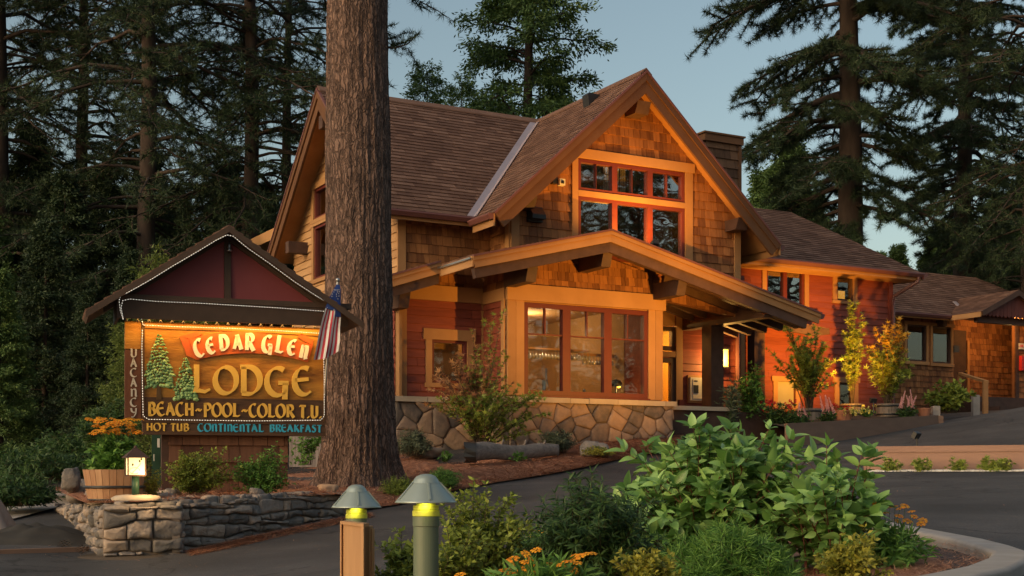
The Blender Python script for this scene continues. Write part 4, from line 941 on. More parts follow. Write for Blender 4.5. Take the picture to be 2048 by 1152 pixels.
# boulders
def rock_mesh(seed, sx=1, sy=1, sz=.8, n=14, amp=.28):
    v = []; f = []
    for i in range(n+1):
        ph = math.pi*i/n
        for j in range(2*n):
            t = math.pi*j/n; p = Vector((math.sin(ph)*math.cos(t), math.sin(ph)*math.sin(t), math.cos(ph)))
            q = Vector([math.copysign(abs(c)**.75, c) for c in p])
            q *= 1 + amp*mnoise.noise(p*1.3+Vector((seed*7, 0, 0))) + amp*.35*mnoise.noise(p*4+Vector((0, seed*5, 0)))
            v.append((q.x*sx, q.y*sy, q.z*sz))
    for i in range(n):
        for j in range(2*n): f.append((i*2*n+j, i*2*n+(j+1) % (2*n), (i+1)*2*n+(j+1) % (2*n), (i+1)*2*n+j))
    return v, f
def rock(name, loc, r, seed, sz=.7, mt='grey_stone', label=None, cat='boulder', group=None, sx=1, rz=0):
    v, f = rock_mesh(seed, sx*r, r*.85, r*sz); mb = MB(); mb.add([Vector(p) for p in v], f, random.Random(seed).random())
    o = mb.build(name, M[mt], None, smooth=True, loc=(0, 0, 0)); o.location = loc; o.rotation_euler = (0, 0, rz); return tag(o, label, cat, group)
g = random.Random(5)
for i in range(26):
    k = g.random(); base_ = Vector((pa.x, pa.y+.3, 0)).lerp(le, k**.8) ; r_ = g.uniform(.09, .17)
    px_ = base_ + Vector((g.uniform(.05, .7), g.uniform(0, .5), 0))
    rock('boulder', (px_.x, px_.y, -.33+.10*k+g.uniform(0, .12)), r_, i+10, g.uniform(.6, .8), label='grey brown boulder in the heap on the left stone wall', group='boulders heaped on the left stone wall', rz=g.random()*6)
q = P(142, 960, 16.4); rock('boulder', q, .12, 91, 1.25, label='tallest upright tan boulder left of the wooden planter', group='boulders heaped on the left stone wall')
q = P(1187, 900, 23.2); rock('boulder', q, .25, 92, .62, 'grey_stone', label='rounded grey pink boulder at the foot of the bay', cat='boulder')
q = P(655, 978, 15.6); rock('rock', q, .12, 93, .5, 'stone', label='small tan rock at the left foot of the big trunk', cat='rock')
q = P(850, 905, 22.8); rock('rock', q, .30, 94, .35, 'stone', label='low flat rock behind the two clipped shrubs', cat='rock')
# ------------------------------------------------------------------ planter tub, lantern
mk('tub_wood', (.30, .15, .08), (.50, .30, .17), .7, 3, stretch=(9, 9, 1), nfac=.5, tfac=.5, bump=.2, bscale=20, bdist=.004)
def staves(mb, c, r0, r1, h, n=26, z0=0, th=.02):
    for i in range(n):
        a0, a1 = 2*math.pi*(i+.03)/n, 2*math.pi*(i+.97)/n; t = rnd.random()
        q = []
        for (r, z) in ((r1, z0), (r0, z0+h)):
            for rr in (r, r-th):
                for a in (a0, a1): q.append(c+Vector((rr*math.cos(a), rr*math.sin(a), z)))
        mb.add(q, [(0, 1, 5, 4), (2, 6, 7, 3), (4, 5, 7, 6), (0, 4, 6, 2), (1, 3, 7, 5)], t)
tub = empty('planter_tub', P(229, 1003, 13.6), 'oval wooden planter tub of orange flowers on the stone wall', 'planter')
c = P(229, 1003, 13.6); mb = MB(); staves(mb, c, .315, .285, .17, z0=.16); staves(mb, c, .29, .26, .15, z0=.0); mb.build('staves', M['tub_wood'], tub)
mb = MB(); mb.lathe(c, [(.295, .135), (.31, .14), (.312, .155), (.30, .165)], 32); mb.lathe(c, [(.27, .01), (.272, .03), (.26, .032)], 32); mb.build('hoop', M['black_metal'], tub, smooth=True)
mb = MB(); mb.lathe(c, [(.29, .29), (.001, .30)], 24); mb.build('soil', M['forest_soil'], tub)
lan = empty('garden_lantern', P(271, 1003, 12.7), 'lit copper roofed lantern with leaf motif on the stone pillar', 'lantern')
mk('lantern_lit', (.9, .8, .5), (.95, .85, .6), .5, 30, nfac=.5, emis=((1, .72, .32), .75))
c = Vector(P(271, 1003, 12.7)); c.z = -.21
mb = MB(); mb.tube([c, c+ZX*.21], .036, 14); mb.build('post', M['green_metal'], lan, smooth=True)
z0, z1, hw = .0, .175, .082; cc = Vector((c.x, c.y, 0)); rot = R(25); ax, ay = Vector((math.cos(rot), math.sin(rot), 0)), Vector((-math.sin(rot), math.cos(rot), 0))
mb = MB(); mb.box(cc-ax*hw*.93-ay*hw*.93+ZX*z0, ax*hw*1.86, ay*hw*1.86, ZX*(z1-z0)); gs = mb.build('glass_box', M['lantern_lit'], lan)
mb = MB()
for sx_ in (-1, 1):
    for sy_ in (-1, 1): mb.box(cc+ax*(sx_*hw-.006)+ay*(sy_*hw-.006)+ZX*(z0-.005), ax*.012, ay*.012, ZX*(z1-z0+.01))
mb.box(cc-ax*hw-ay*hw+ZX*(z0-.012), ax*hw*2, ay*hw*2, ZX*.014); mb.build('frame', M['dark_timber'], lan)
mb = MB(); ev = [cc+ax*s1*.118+ay*s2_*.118+ZX*(z1-.01) for s1, s2_ in ((-1, -1), (1, -1), (1, 1), (-1, 1))]; apx = cc+ZX*(z1+.10)
mb.add(ev+[apx], [(0, 1, 4), (1, 2, 4), (2, 3, 4), (3, 0, 4), (3, 2, 1, 0)]); mb.lathe(apx-ZX*.012, [(.018, 0), (.016, .014), (.006, .02)], 8); mb.build('roof', M['dark_timber'], lan)
mb = MB()
for sc_ in (1,):
    o_ = cc-ay*(hw*.95+.003)-ax*.05+ZX*(z0+.01)
    mb.tube([o_+ax*(.0+.1*math.sin(t*.12))+ZX*(.012*t) for t in range(10)], .0018, 4); mb.tube([o_+ax*(.03+.05*math.cos(t*.5))+ZX*(.03+.03*math.sin(t*.5)) for t in range(12)], .0015, 4)
    for (x_, z_) in ((.075, .11), (.01, .075), (.09, .13)): q = o_+ax*x_+ZX*z_; mb.add([q, q+ax*.012+ZX*.01, q+ax*.004+ZX*.03, q-ax*.008+ZX*.012], [(0, 1, 2, 3)])
mb.build('leaf_motif', M['black_metal'], lan)
# ------------------------------------------------------------------ path bollard lights
mk('bollard_green', (.095, .125, .085), (.14, .175, .12), .45, 5, nfac=.4, tfac=.1, spec=.5)
mk('bollard_cap', (.23, .28, .255), (.33, .38, .35), .33, 3, nfac=.4, tfac=.1, spec=.6, metal=.3)
mk('bollard_lit', (.5, .55, .08), (.6, .62, .1), .4, 5, nfac=.2, tfac=0, emis=((.85, .85, .05), .03))
def bollard(px, rimy, d, lab):
    c = P(px, rimy, d); zg_ = gz(c.x, c.y)-.05; o = empty('bollard_light', (c.x, c.y, zg_), lab, 'bollard light', 'green mushroom bollard lights')
    mb = MB(); mb.lathe(c, [(.0445, -1.2+.0), (.0445, -.085), (.047, -.083), (.047, -.05)], 32)
    b = mb.build('post', M['bollard_green'], o, smooth=False)
    mb = MB(); mb.lathe(c, [(.044, -.05), (.0475, -.048), (.0475, -.03), (.042, -.028), (.045, -.026), (.045, -.012), (.034, -.010), (.034, .004)], 32); mb.build('lens', M['bollard_lit'], o)
    mb = MB(); mb.lathe(c, [(.095, .004), (.108, -.003), (.109, .0), (.104, .006), (.05, .066), (.047, .069), (.045, .072), (.043, .078), (.034, .090), (.018, .097), (.002, .0985)], 48); cp = mb.build('cap', M['bollard_cap'], o, smooth=True)
    mb = MB()
    for k in range(5):
        a = R(-90+72*k+12); dr = Vector((math.cos(a), math.sin(a), 0)); mb.beam(c+dr*.103+ZX*.009, c+dr*.05+ZX*.068, .007, .006, up=dr)
    mb.lathe(c, [(.0475, .064), (.051, .066), (.0475, .072)], 32); mb.build('rib', M['bollard_cap'], cp)
    return c
bc1 = bollard(852, 1004, 4.6, 'nearer and larger green mushroom bollard light in the front bed')
bc2 = bollard(713, 1014, 5.75, 'farther green mushroom bollard light behind the wooden box')
bx = empty('wooden_box_sign', Vector((-.58, 4.9, -.5)), 'narrow wooden box sign standing beside the bollard lights', 'sign box')
A1, A2, A3 = P(680, 1047, 5.1), P(727, 1062, 4.8), P(748, 1056, 4.92)
mk('box_wood', (.34, .18, .085), (.50, .29, .14), .6, 4, stretch=(5, 5, .8), nfac=.5, tfac=.2, bump=.15, bscale=30, bdist=.002)
a, b, c3 = [Vector((q.x, q.y, -.19)) for q in (A1, A2, A3)]; dd = c3-b; dn = Vector((0, 0, -.7))
mb = MB(); mb.prism([a+dd*.12, b+dd*.12, b+dd*.9, a+dd*.9], dn); mb.build('body', M['box_wood'], bx)
mb = MB(); e1 = (b-a)
mb.box(a, e1, dd*.55, ZX*.012); mb.box(a+dn, e1*.06, dd*.14, -dn); mb.box(a+e1*.9+dn, e1*.1, dd*.55, -dn); mb.box(a+dd*.72+ZX*-.01, e1*1.02, dd*.28, dn*1.0); mb.build('frame', M['box_wood'], bx)
# ------------------------------------------------------------------ kerb round the front bed
kp = [G(560, 3.0), Vector((.2, 3.3, 0)), Vector((.8, 3.75, 0)), P(1870, 1152, 4.55)]
kp = [Vector((-1.6, 3.2, 0)), Vector((-.4, 3.0, 0)), Vector((.5, 3.45, 0)), Vector((1.47, 4.5, 0)), Vector((1.80, 4.98, 0)), Vector((2.10, 5.55, 0)), Vector((2.28, 6.0, 0)), Vector((2.42, 6.6, 0)), Vector((2.50, 7.2, 0)), Vector((2.46, 7.8, 0)), Vector((2.28, 8.3, 0)), Vector((1.9, 8.75, 0)), Vector((1.4, 8.9, 0)), Vector((.9, 8.55, 0)), Vector((.5, 7.8, 0)), Vector((.12, 6.8, 0)), Vector((-.32, 5.9, 0)), Vector((-.8, 5.3, 0)), Vector((-1.3, 4.7, 0)), Vector((-1.7, 3.9, 0))]
mb = MB(); n = len(kp); vs = []
for i, p in enumerate(kp):
    d = (kp[(i+1) % n]-kp[i-1]).normalized(); nr = Vector((d.y, -d.x, 0)); z = gz(p.x, p.y)
    for (k, h) in ((.075, -.1), (.075, .05), (.06, .06), (-.06, .06), (-.075, .05), (-.075, -.15)):
        kk = k*(1.15); vs.append(Vector((p.x, p.y, z+h))+nr*kk)
fs = [(i*6+k, i*6+k+1, ((i+1) % n)*6+k+1, ((i+1) % n)*6+k) for i in range(n) for k in range(5)]
mb.add(vs, fs, .5); ck = mb.build('kerb', M['concrete'], smooth=False)
tag(ck, 'pale concrete kerb curving round the planted front bed', 'kerb')
md = ck.modifiers.new('b', 'BEVEL'); md.width = .008; md.segments = 2
mb = MB(); ctr = Vector((.6, 6.0, 0)); vs = []; rings = 14
for r in range(rings+1):
    for i, p in enumerate(kp):
        for q in range(3):
            p2 = kp[(i+1) % n]; e = p.lerp(p2, q/3); w_ = ctr.lerp(e, r/rings); zb_ = gz(w_.x, w_.y)
            vs.append(Vector((w_.x, w_.y, zb_-.03+.06*min(1, (1-r/rings)*3)+.02*mnoise.noise(Vector((w_.x*4, w_.y*4, 0))))))
nn = n*3
mb.add(vs, [(r*nn+i, r*nn+(i+1) % nn, (r+1)*nn+(i+1) % nn, (r+1)*nn+i) for r in range(rings) for i in range(nn)], .5)
tag(mb.build('front_bed', M['needle_mulch'], smooth=True), kind='structure')
mk('frame_timber', (.20, .12, .085), (.28, .17, .12), .8, 2, stretch=(1, 1, 5), nfac=.5, tfac=.2, bump=.3, bscale=20, bdist=.005)
# low painted retaining wall on the right
rw = empty('retaining_wall', P(1900, 940, 17.8), 'low brown painted retaining wall between the two asphalt drives', 'wall')
a, b = P(1733, 893, 18), P(2230, 888, 16.9); a.z = .39; b.z = .40
mb = MB(); mb.prism([Vector((a.x, a.y, -.4)), Vector((b.x, b.y, -.4)), b, a], Vector((.02, .22, 0))); mb.build('face', M['painted_wall'], rw)
mb = MB(); mb.prism([a+Vector((0, -.012, -.085)), b+Vector((0, -.012, -.085)), b+Vector((0, -.012, .0)), a+Vector((0, -.012, 0))], Vector((.0, .25, 0))+ZX*.0); mb.build('top_board', M['painted_wall'], rw)
g = random.Random(8); gv = []; mb = MB()
for i in range(2600):
    px = g.uniform(1737, 2075); yy = g.uniform(0, 1); d = 17.78 - .25*yy - (px-1733)/315*.55; q = G(px, d, .006); r = g.uniform(.008, .02)
    mb.add([q+Vector((r, 0, 0)), q+Vector((0, -r, 0)), q+Vector((-r, 0, 0)), q+Vector((0, r, 0)), q+Vector((0, 0, r*.9))], [(0, 4, 1), (1, 4, 2), (2, 4, 3), (3, 4, 0)], g.random())
tag(mb.build('gravel', M['gravel_white']), 'pale gravel strip at the foot of the low retaining wall', 'gravel', kind='stuff')
# timber edged bed before the wing
te = empty('timber_edging', P(1760, 860, 28), 'brown timber edging holding the flower bed below the red wing', 'edging')
a, b = P(1575, 850, 25.6), P(1877, 833, 30.3)
mb = MB(); mb.prism([Vector((a.x, a.y, a.z-.55)), Vector((b.x, b.y, b.z-.3)), b, a], Vector((-.03, .12, 0))); mb.build('board', M['frame_timber'], te)
mb = MB(); mb.prism([a+Vector((-.01, -.015, 0)), b+Vector((-.01, -.015, 0)), b+Vector((-.04, .13, 0)), a+Vector((-.04, .13, 0))], ZX*.03); mb.build('cap_board', M['frame_timber'], te)
mb = MB(); mb.prism([Vector((b.x, b.y, b.z-.3)), Vector((b.x-1.0, b.y+1.4, b.z-.3)), Vector((b.x-1.0, b.y+1.4, b.z+.02)), b+ZX*.02], Vector((.12, .02, 0))); mb.build('end_board', M['frame_timber'], te)
VB = loft('flower_bed', [a+Vector((0, .1, -.03)), b+Vector((0, .1, -.03))], [B(7.0, 2.9, 1.36), B(13.1, 2.9, 1.62)], 10, 40, M['forest_soil'], .0, .02)
def bollard_post(px, y0, y1, d, lab):
    c = P(px, y1, d); h = P(px, y0, d).z-c.z; o = empty('concrete_bollard', c-ZX*.1, lab, 'bollard', 'short square grey bollards')
    mb = MB(); s = .085; mb.box(c+Vector((-s, -s, -.2)), (2*s, 0, 0), (0, 2*s, 0), (0, 0, h+.2-.02)); b_ = mb.build('shaft', M['concrete'], o)
    mb = MB(); mb.prism([c+Vector((-s-.004, -s-.004, h-.03)), c+Vector((s+.004, -s-.004, h-.03)), c+Vector((s*.7, -s-.004, h)), c+Vector((-s*.7, -s-.004, h))], (0, 2*s+.008, 0)); mb.build('top', M['concrete'], o)
bollard_post(1871, 812, 836, 30.5, 'short grey square bollard at the end of the timber edging'); bollard_post(1951, 790, 825, 34, 'taller grey square bollard beside the handrail post')
# ------------------------------------------------------------------ cottage wing far right
cot = empty('cottage_building', B(19, 8, 2.2), 'single-storey shingled building with covered entry at the far right', 'building')
CV = 7.0
Hc = [(17.1, 3.33, 17.88, 4.40), (18.13, 3.31, 18.9, 4.40)]
wall('front_wall', FF(CV), [(15.0, 1.7), (19.03, 1.7), (19.03, 4.75), (15.0, 4.75)], 'cedar_big', Hc, 81, parent=cot)
for h in Hc: casing(FF(CV), h[0], h[2], h[1], h[3], .08, .1, .09, parent=cot, mt='soffit_wood'); window(FF(CV), h[0], h[2], h[1], h[3], fr='dark_timber', fw=.05, parent=cot, gl='bar_glass')
mk('maroon_board', (.12, .035, .03), (.17, .055, .045), .7, 3, stretch=(6, 6, .8), nfac=.5, tfac=.3)
CV2 = 8.1; ud_, _ = onv(1950, 700, CV2); ue_, _ = onv(2030, 700, CV); ub, _ = onv(1905, 700, CV2)
wall('entry_side_wall', FRt(19.03), [(CV, 2.2), (CV2, 2.2), (CV2, 4.8), (CV, 4.8)], 'cedar_big', (), 82, parent=cot)
wall('entry_back_wall', FF(CV2), [(19.0, 2.2), (25, 2.2), (25, 4.9), (19, 4.9)], 'cedar_big', [], 83, parent=cot)
wall('pillar_wall', FF(CV), [(ue_, 2.2), (26, 2.2), (26, 4.9), (ue_, 4.9)], 'cedar_big', (), 84, parent=cot)
mb = trim(FF(CV), ue_-.02, ue_+.12, 2.3, 4.8, 0, .05); mb.build('corner_board', M['dark_timber'], cot)
mb = MB(); mb.box(B(19.06, CV2-.06, 2.3), UX*(ud_-.45-19.06), VX*.04, ZX*2.2); dd_ = mb.build('door', M['dark_timber'], cot)
mb = MB(); mb.box(B(ud_-.42, CV2-.08, 2.3), UX*.1, VX*.05, ZX*1.9); mb.build('door_edge', M['soffit_wood'], dd_)
mb = MB(); mb.lathe(B(ud_-.5, CV2-.1, 3.2), [(.01, 0), (.035, .03), (.01, .06)], 8); mb.build('handle', M['gold_letter'], dd_)
cz, crz = 4.68, 6.4
roof_plane('roof', [B(14, 6.45, cz), B(25.0, 6.45, cz), B(22.2, 9, crz), B(14, 9, crz)], UX, parent=cot, seed=85, row=.14)
roof_plane('roof', [B(25, 6.45, cz), B(25, 11.5, cz), B(22.2, 9, crz)], VX, parent=cot, seed=86, row=.14)
roof_plane('roof', [B(14, 11.5, cz), B(25.0, 11.5, cz), B(22.2, 9, crz), B(14, 9, crz)], UX, parent=cot, tile=False)
eave(B(14, 6.45, cz), B(18.4, 6.45, cz), -VX, parent=cot, h=.14, mt='soffit_wood')
ue0, ze0 = onv(1963, 622, 5.3); up0, zp0 = onv(2037, 580, 5.3); s_ = (zp0-ze0)/(up0-ue0); ue1 = 2*up0-ue0
vb = 6.45+(zp0-cz)*1.48
roof_plane('porch_roof', [B(ue0, 5.3, ze0), B(up0, 5.3, zp0), B(up0, vb, zp0), B(ue0, 6.45, ze0)], VX, parent=cot, seed=87, row=.14)
roof_plane('porch_roof', [B(ue1, 5.3, ze0), B(up0, 5.3, zp0), B(up0, vb, zp0), B(ue1, 6.45, ze0)], VX, parent=cot, seed=88, row=.14)
RPc = (('dark_timber', .0, .16, -.03, .03),); rake(FF(5.3), (ue0, ze0), (up0, zp0), RPc, cot); rake(FF(5.3), (up0, zp0), (ue1, ze0), RPc, cot)
mb = MB(); mb.box(B(ue0-.03, 5.3, ze0-.16), UX*.03, VX*1.15, ZX*.14); mb.build('eave_fascia', M['soffit_wood'], cot)
gf = MB(); nt_ = 16; wt = (ue1-ue0-.5)/nt_
for i in range(nt_):
    x = ue0+.25+i*wt; xm = x+wt/2; zt = zp0-.1-s_*abs(xm-up0)
    gf.prism([B(x+.005, 5.42, ze0-.06), B(xm, 5.42, ze0-.12), B(x+wt-.005, 5.42, ze0-.06), B(x+wt-.005, 5.42, zt), B(x+.005, 5.42, zt)], VX*.03)
gf.build('scalloped_gable', M['maroon_board'], cot)
mb = MB(); mb.box(B(18.5, 5.6, cz-.28), UX*6, VX*.15, ZX*.2); mb.box(B(18.3, 6.7, cz-.3), UX*.15, VX*.3, ZX*.2); mb.build('porch_beam', M['dark_timber'], cot)
mb = MB(); u_, z_ = onv(1906, 600, 7.2); mb.prism([B(u_-.07, 7.16, 5.2), B(u_+.07, 7.16, 5.2), B(u_-.02, 6.46, cz+.02), B(u_-.2, 6.46, cz+.02)], ZX*.02+VX*-.02); mb.build('valley_flashing', M['valley_metal'], cot)
mb = MB()
for i in range(3): mb.box(B(18.6, 4.9+i*.38, 1.5), UX*6, VX*(1.9-i*.38), ZX*(.42+.16*i+.03))
mb.box(B(19.03, 6.5, 1.9), UX*6, VX*1.7, ZX*.44); mb.build('steps', M['dark_timber'], cot)
room('room', 15.2, 18.9, CV+.15, CV+2, 2.2, 4.7, 'room_dark', cot)
mb = MB(); u_, z_ = onv(2043, 693, CV-.02); mb.box(B(u_-.17, CV-.07, z_-.09), UX*.3, VX*.012, ZX*.18); fs_ = mb.build('fire_sign', M['white_paint'], cot); fs_['label'] = 'small white and red FIRE-X sign on the pillar'
mk('sign_fire_red', (.5, .03, .03), (.55, .04, .04), .4, 5)
SIMPLE = {'F': [[(0, 0), (0, 1), (.5, 1)], [(0, .5), (.4, .5)]], 'I': [[(.1, 0), (.1, 1)]], 'R': [[(0, 0), (0, 1), (.45, 1), (.5, .75), (.45, .5), (0, .5)], [(.2, .5), (.5, 0)]], 'E': [[(.5, 0), (0, 0), (0, 1), (.5, 1)], [(0, .5), (.4, .5)]], '-': [[(.05, .5), (.4, .5)]], 'X': [[(0, 0), (.5, 1)], [(0, 1), (.5, 0)]]}
mb = MB(); Ff = Fr(B(u_-.14, CV-.0705, z_-.03), UX, ZX, -VX)
for i, c in enumerate('FIRE-X'):
    for st in SIMPLE[c]: stroke(mb, [(p[0]*.06, p[1]*.075) for p in st], .016, Ff, lambda X, Y: (X+i*.042, Y), .004, ang=45)
mb.build('lettering', M['sign_fire_red'], fs_)
mb = MB(); mb.box(B(u_-.14, CV-.16, z_-.75), UX*.34, VX*.15, ZX*.45); rb = mb.build('red_cabinet', M['sign_fire_red'], cot); mb = MB(); mb.box(B(u_+.0, CV-.165, z_-.6), UX*.14, VX*.01, ZX*.17); mb.build('notice', M['white_paint'], rb)
mb = MB(); u_, z_ = onv(1914, 698, CV-.03); mb.box(B(u_-.15, CV-.06, z_-.1), UX*.22, VX*.04, ZX*.2); mb.build('entry_plaque', M['black_metal'], cot)
hr = empty('handrail', P(1972, 820, 35.5), 'wooden handrail sloping down beside the entry steps', 'handrail')
a, b = P(1920, 747, 38.2), P(1974, 764, 35.5); mb = MB(); mb.beam(a, b, .1, .07); mb.build('rail', M['soffit_wood'], hr)
mb = MB(); mb.box(P(1967, 822, 35.5)-ZX*.1, (.13, 0, 0), (0, .1, 0), ZX*.9); mb.build('post', M['soffit_wood'], hr); mb = MB(); mb.box(P(1917, 790, 38.2), (.1, 0, 0), (0, .1, 0), ZX*.6); mb.build('post', M['soffit_wood'], hr)
# ------------------------------------------------------------------ wall lamps and fittings
u_, zt = onv(1445, 697, VW-.1); zb_ = onv(1445, 736, VW-.1)[1]
wl = empty('wall_lantern', B(u_, VW, (zt+zb_)/2), 'glowing amber wall lantern beside the porch post', 'lantern')
mb = MB(); mb.box(B(u_-.075, VW-.17, zb_+.03), UX*.17, VX*.15, ZX*(zt-zb_-.06)); mb.build('glass', mk('amber_lit', (.9, .6, .15), (.95, .7, .2), emis=((1, .50, .05), 3.0)), wl)
mb = MB(); mb.box(B(u_-.10, VW-.2, zt-.03), UX*.22, VX*.2, ZX*.035); mb.box(B(u_-.09, VW-.19, zb_), UX*.2, VX*.19, ZX*.03); mb.build('frame', M['black_metal'], wl)
u_, z_ = onv(1118, 364, 0); fx = empty('security_light', B(u_, 0, z_), 'small white twin security light on the gable shingles', 'light')
mb = MB(); mb.box(B(u_-.03, -.08, z_-.07), UX*.12, VX*.1, ZX*.12); mb.build('head', M['white_paint'], fx); mb = MB(); mb.lathe(B(u_+.03, -.085, z_-.04), [(.03, 0), (.03, .05)], 10); mb.build('lens', M['black_metal'], fx)
mb = MB(); mb.box(B(u_-.14, -.02, z_-.04), UX*.1, VX*.1, ZX*.12); mb.build('bracket', M['black_metal'], fx)
def flood(loc, tgt, lab):
    o = empty('floodlight', loc, lab, 'floodlight'); d = (Vector(tgt)-Vector(loc)).normalized(); sx = d.cross(ZX).normalized(); uz = sx.cross(d); c = Vector(loc)
    mb = MB(); mb.prism([c-sx*.07-uz*.05-d*.1, c+sx*.07-uz*.05-d*.1, c+sx*.07+uz*.05-d*.1, c-sx*.07+uz*.05-d*.1], d*.07); mb.build('housing', M['black_metal'], o)
    mb = MB(); mb.tube([c-d*.08, c-d*.08-ZX*.25], .012, 6); mb.build('stake', M['black_metal'], o)
# log
lg = empty('fallen_log', P(1015, 910, 22), 'weathered grey fallen log with a dark hollow end', 'log')
mk('log_grey', (.12, .10, .09), (.32, .265, .235), .9, 4, stretch=(1, 5, 5), nfac=.7, tfac=.1, bump=.5, bscale=18, bdist=.02)
a, b = P(938, 905, 21.6), P(1118, 901, 22.9); pts = []; m = 22; vs = []; fs = []
for i in range(m):
    k = i/(m-1); c = a.lerp(b, k); c.z += .02*math.sin(k*9); r = .155-.05*k + .015*mnoise.noise(Vector((k*6, 3, 0)))
    for j in range(16):
        an = j/16*6.2832; rr = r*(1+.12*mnoise.noise(Vector((k*5, math.cos(an)*1.5, math.sin(an)*1.5)))); vs.append(c+Vector((.2*math.cos(an)*0, math.cos(an)*rr, math.sin(an)*rr)))
fs = [(i*16+j, i*16+(j+1) % 16, (i+1)*16+(j+1) % 16, (i+1)*16+j) for i in range(m-1) for j in range(16)] + [tuple(range(16)), tuple(range((m-1)*16, m*16))]
mb = MB(); mb.add(vs, fs, .5)
for k in (.35, .6, .82): c = a.lerp(b, k); mb.tube([c+ZX*.08, c+Vector((.03, -.05, .22-.05*k))], [.03, .015], 6)
mb.build('trunk', M['log_grey'], lg, smooth=True)
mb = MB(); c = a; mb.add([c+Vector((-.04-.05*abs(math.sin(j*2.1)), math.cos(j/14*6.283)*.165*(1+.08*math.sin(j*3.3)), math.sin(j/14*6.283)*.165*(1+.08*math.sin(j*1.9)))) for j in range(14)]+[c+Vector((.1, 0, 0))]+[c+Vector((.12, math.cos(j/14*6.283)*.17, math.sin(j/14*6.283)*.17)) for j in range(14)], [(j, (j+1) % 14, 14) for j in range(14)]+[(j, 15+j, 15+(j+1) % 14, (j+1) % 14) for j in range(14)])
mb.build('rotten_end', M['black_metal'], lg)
# half barrels before the wing
mk('barrel_wood', (.20, .16, .13), (.36, .29, .24), .8, 3, stretch=(9, 9, 1), nfac=.5, tfac=.5, bump=.3, bscale=20, bdist=.004)
def barrel(px, py, d, r, h, lab):
    c = P(px, py, d); o = empty('half_barrel', c, lab, 'barrel', 'half barrel planters before the red wing'); mb = MB(); staves(mb, c, r, r*.86, h, 24, th=.03); mb.build('staves', M['barrel_wood'], o)
    for z in (.18, .82):
        rr = r*(.86+.14*z)+.004; mb = MB(); mb.lathe(c+ZX*h*z, [(rr, -.02), (rr+.006, 0), (rr+.003, .02)], 28); mb.build('hoop', M['black_metal'], o)
    mb = MB(); mb.lathe(c, [(r*.95, h*.9), (.001, h*.93)], 20); mb.build('soil', M['forest_soil'], o); return c+ZX*h*.9
b1 = barrel(1776, 834, 30.2, .29, .30, 'half barrel holding the yellow leaved maple'); b2 = barrel(1704, 834, 30.6, .27, .30, 'half barrel holding the tall thin maple'); b3 = barrel(1618, 848, 28.6, .30, .33, 'half barrel nearest the porch holding the bushy maple')
tp = MB(); c = P(1688, 842, 28.4); tp.lathe(c, [(.15, 0), (.19, .2), (.2, .2), (.2, .23), (.16, .23)], 20); tag(tp.build('flower_pot', mk('terracotta', (.34, .14, .08), (.45, .2, .12), .8), smooth=False), 'terracotta pot of red and yellow flowers by the timber edging', 'pot')
tp = MB(); c = P(1848, 833, 30.2); tp.lathe(c, [(.12, 0), (.15, .16), (.16, .16), (.16, .19), (.12, .19)], 20); tag(tp.build('flower_pot', M['terracotta'], smooth=False), 'terracotta pot of pink astilbe beside the grey bollard', 'pot')
# drink glasses, beer tap, desk lamp and register in the bar
def wineglass(c, s=1.0):
    mb = MB(); mb.lathe(c, [(.030*s, 0), (.03*s, -.003), (.004*s, -.006), (.004*s, -.07*s), (.02*s, -.09*s), (.036*s, -.12*s), (.034*s, -.17*s)], 8); return mb
mk('crystal', (.75, .72, .65), (.85, .82, .75), .08, 3, spec=1.0, metal=.55)
wg = wineglass(Vector((0, 0, 0))).build('wine_glass', M['crystal'], None, smooth=True, loc=(0, 0, 0)); k = 0
for i in range(30):
    for j in range(2):
        o = wg if k == 0 else wg.copy()
        if k: col.objects.link(o)
        o.location = B(.36+i*.072, 1.05+j*.16, 2.44); k += 1; tag(o, 'wine glass hanging upside down in the rack over the bar', 'wine glass', 'wine glasses hanging over the bar')
for i in range(10): o = wg.copy(); col.objects.link(o); o.location = B(2.55+i*.075, 1.42, 2.40)
bt = empty('beer_tap', B(.88, .6, 1.4), 'steel beer tap standing behind the left bar window', 'beer tap'); u_, _ = onv(1088, 760, .6)
mb = MB(); c = B(u_, .6, 1.4); mb.tube([c, c+ZX*.42], .035, 12); mb.tube([c+ZX*.38, c+ZX*.4-VX*.12, c+ZX*.33-VX*.13], .012, 8); mb.build('column', M['steel'], bt, smooth=True); mb = MB(); mb.tube([c+ZX*.42-VX*.08, c+ZX*.62-VX*.12-UX*.02], [.012, .022], 8); mb.build('handle', M['white_paint'], bt, smooth=True)
u_, _ = onv(1168, 780, .6); c = B(u_, .6, 1.4); mb = MB(); mb.lathe(c, [(.03, 0), (.03, .24), (.034, .25), (.012, .27)], 14); tag(mb.build('cocktail_shaker', M['steel'], smooth=True), 'steel cocktail shaker behind the middle bar window', 'shaker')
u_, _ = onv(1232, 765, .7); dl = empty('desk_lamp', B(u_, .7, 1.4), 'dark dome desk lamp with lit bulb behind the right window', 'lamp'); c = B(u_, .7, 1.75)
mb = MB(); mb.lathe(c, [(.13, 0), (.12, .07), (.08, .12), (.02, .14)], 16); mb.build('shade', M['black_metal'], dl, smooth=True); mb = MB(); mb.lathe(c+UX*.06-ZX*.03, [(.01, 0), (.045, .02), (.01, .05)], 10); mb.build('bulb', M['amber_lit'], dl)
mb = MB(); mb.tube([c, c-ZX*.2, c-ZX*.35], .015, 6); mb.build('stem', M['black_metal'], dl)
u_, _ = onv(1252, 785, .6); c = B(u_, .6, 1.4); mb = MB(); mb.prism([c, c+UX*.36, c+UX*.36+ZX*.10, c+UX*.1+ZX*.15, c+ZX*.13], VX*.25); tag(mb.build('cash_register', M['green_metal']), 'dark green register on the counter in the right window', 'register')
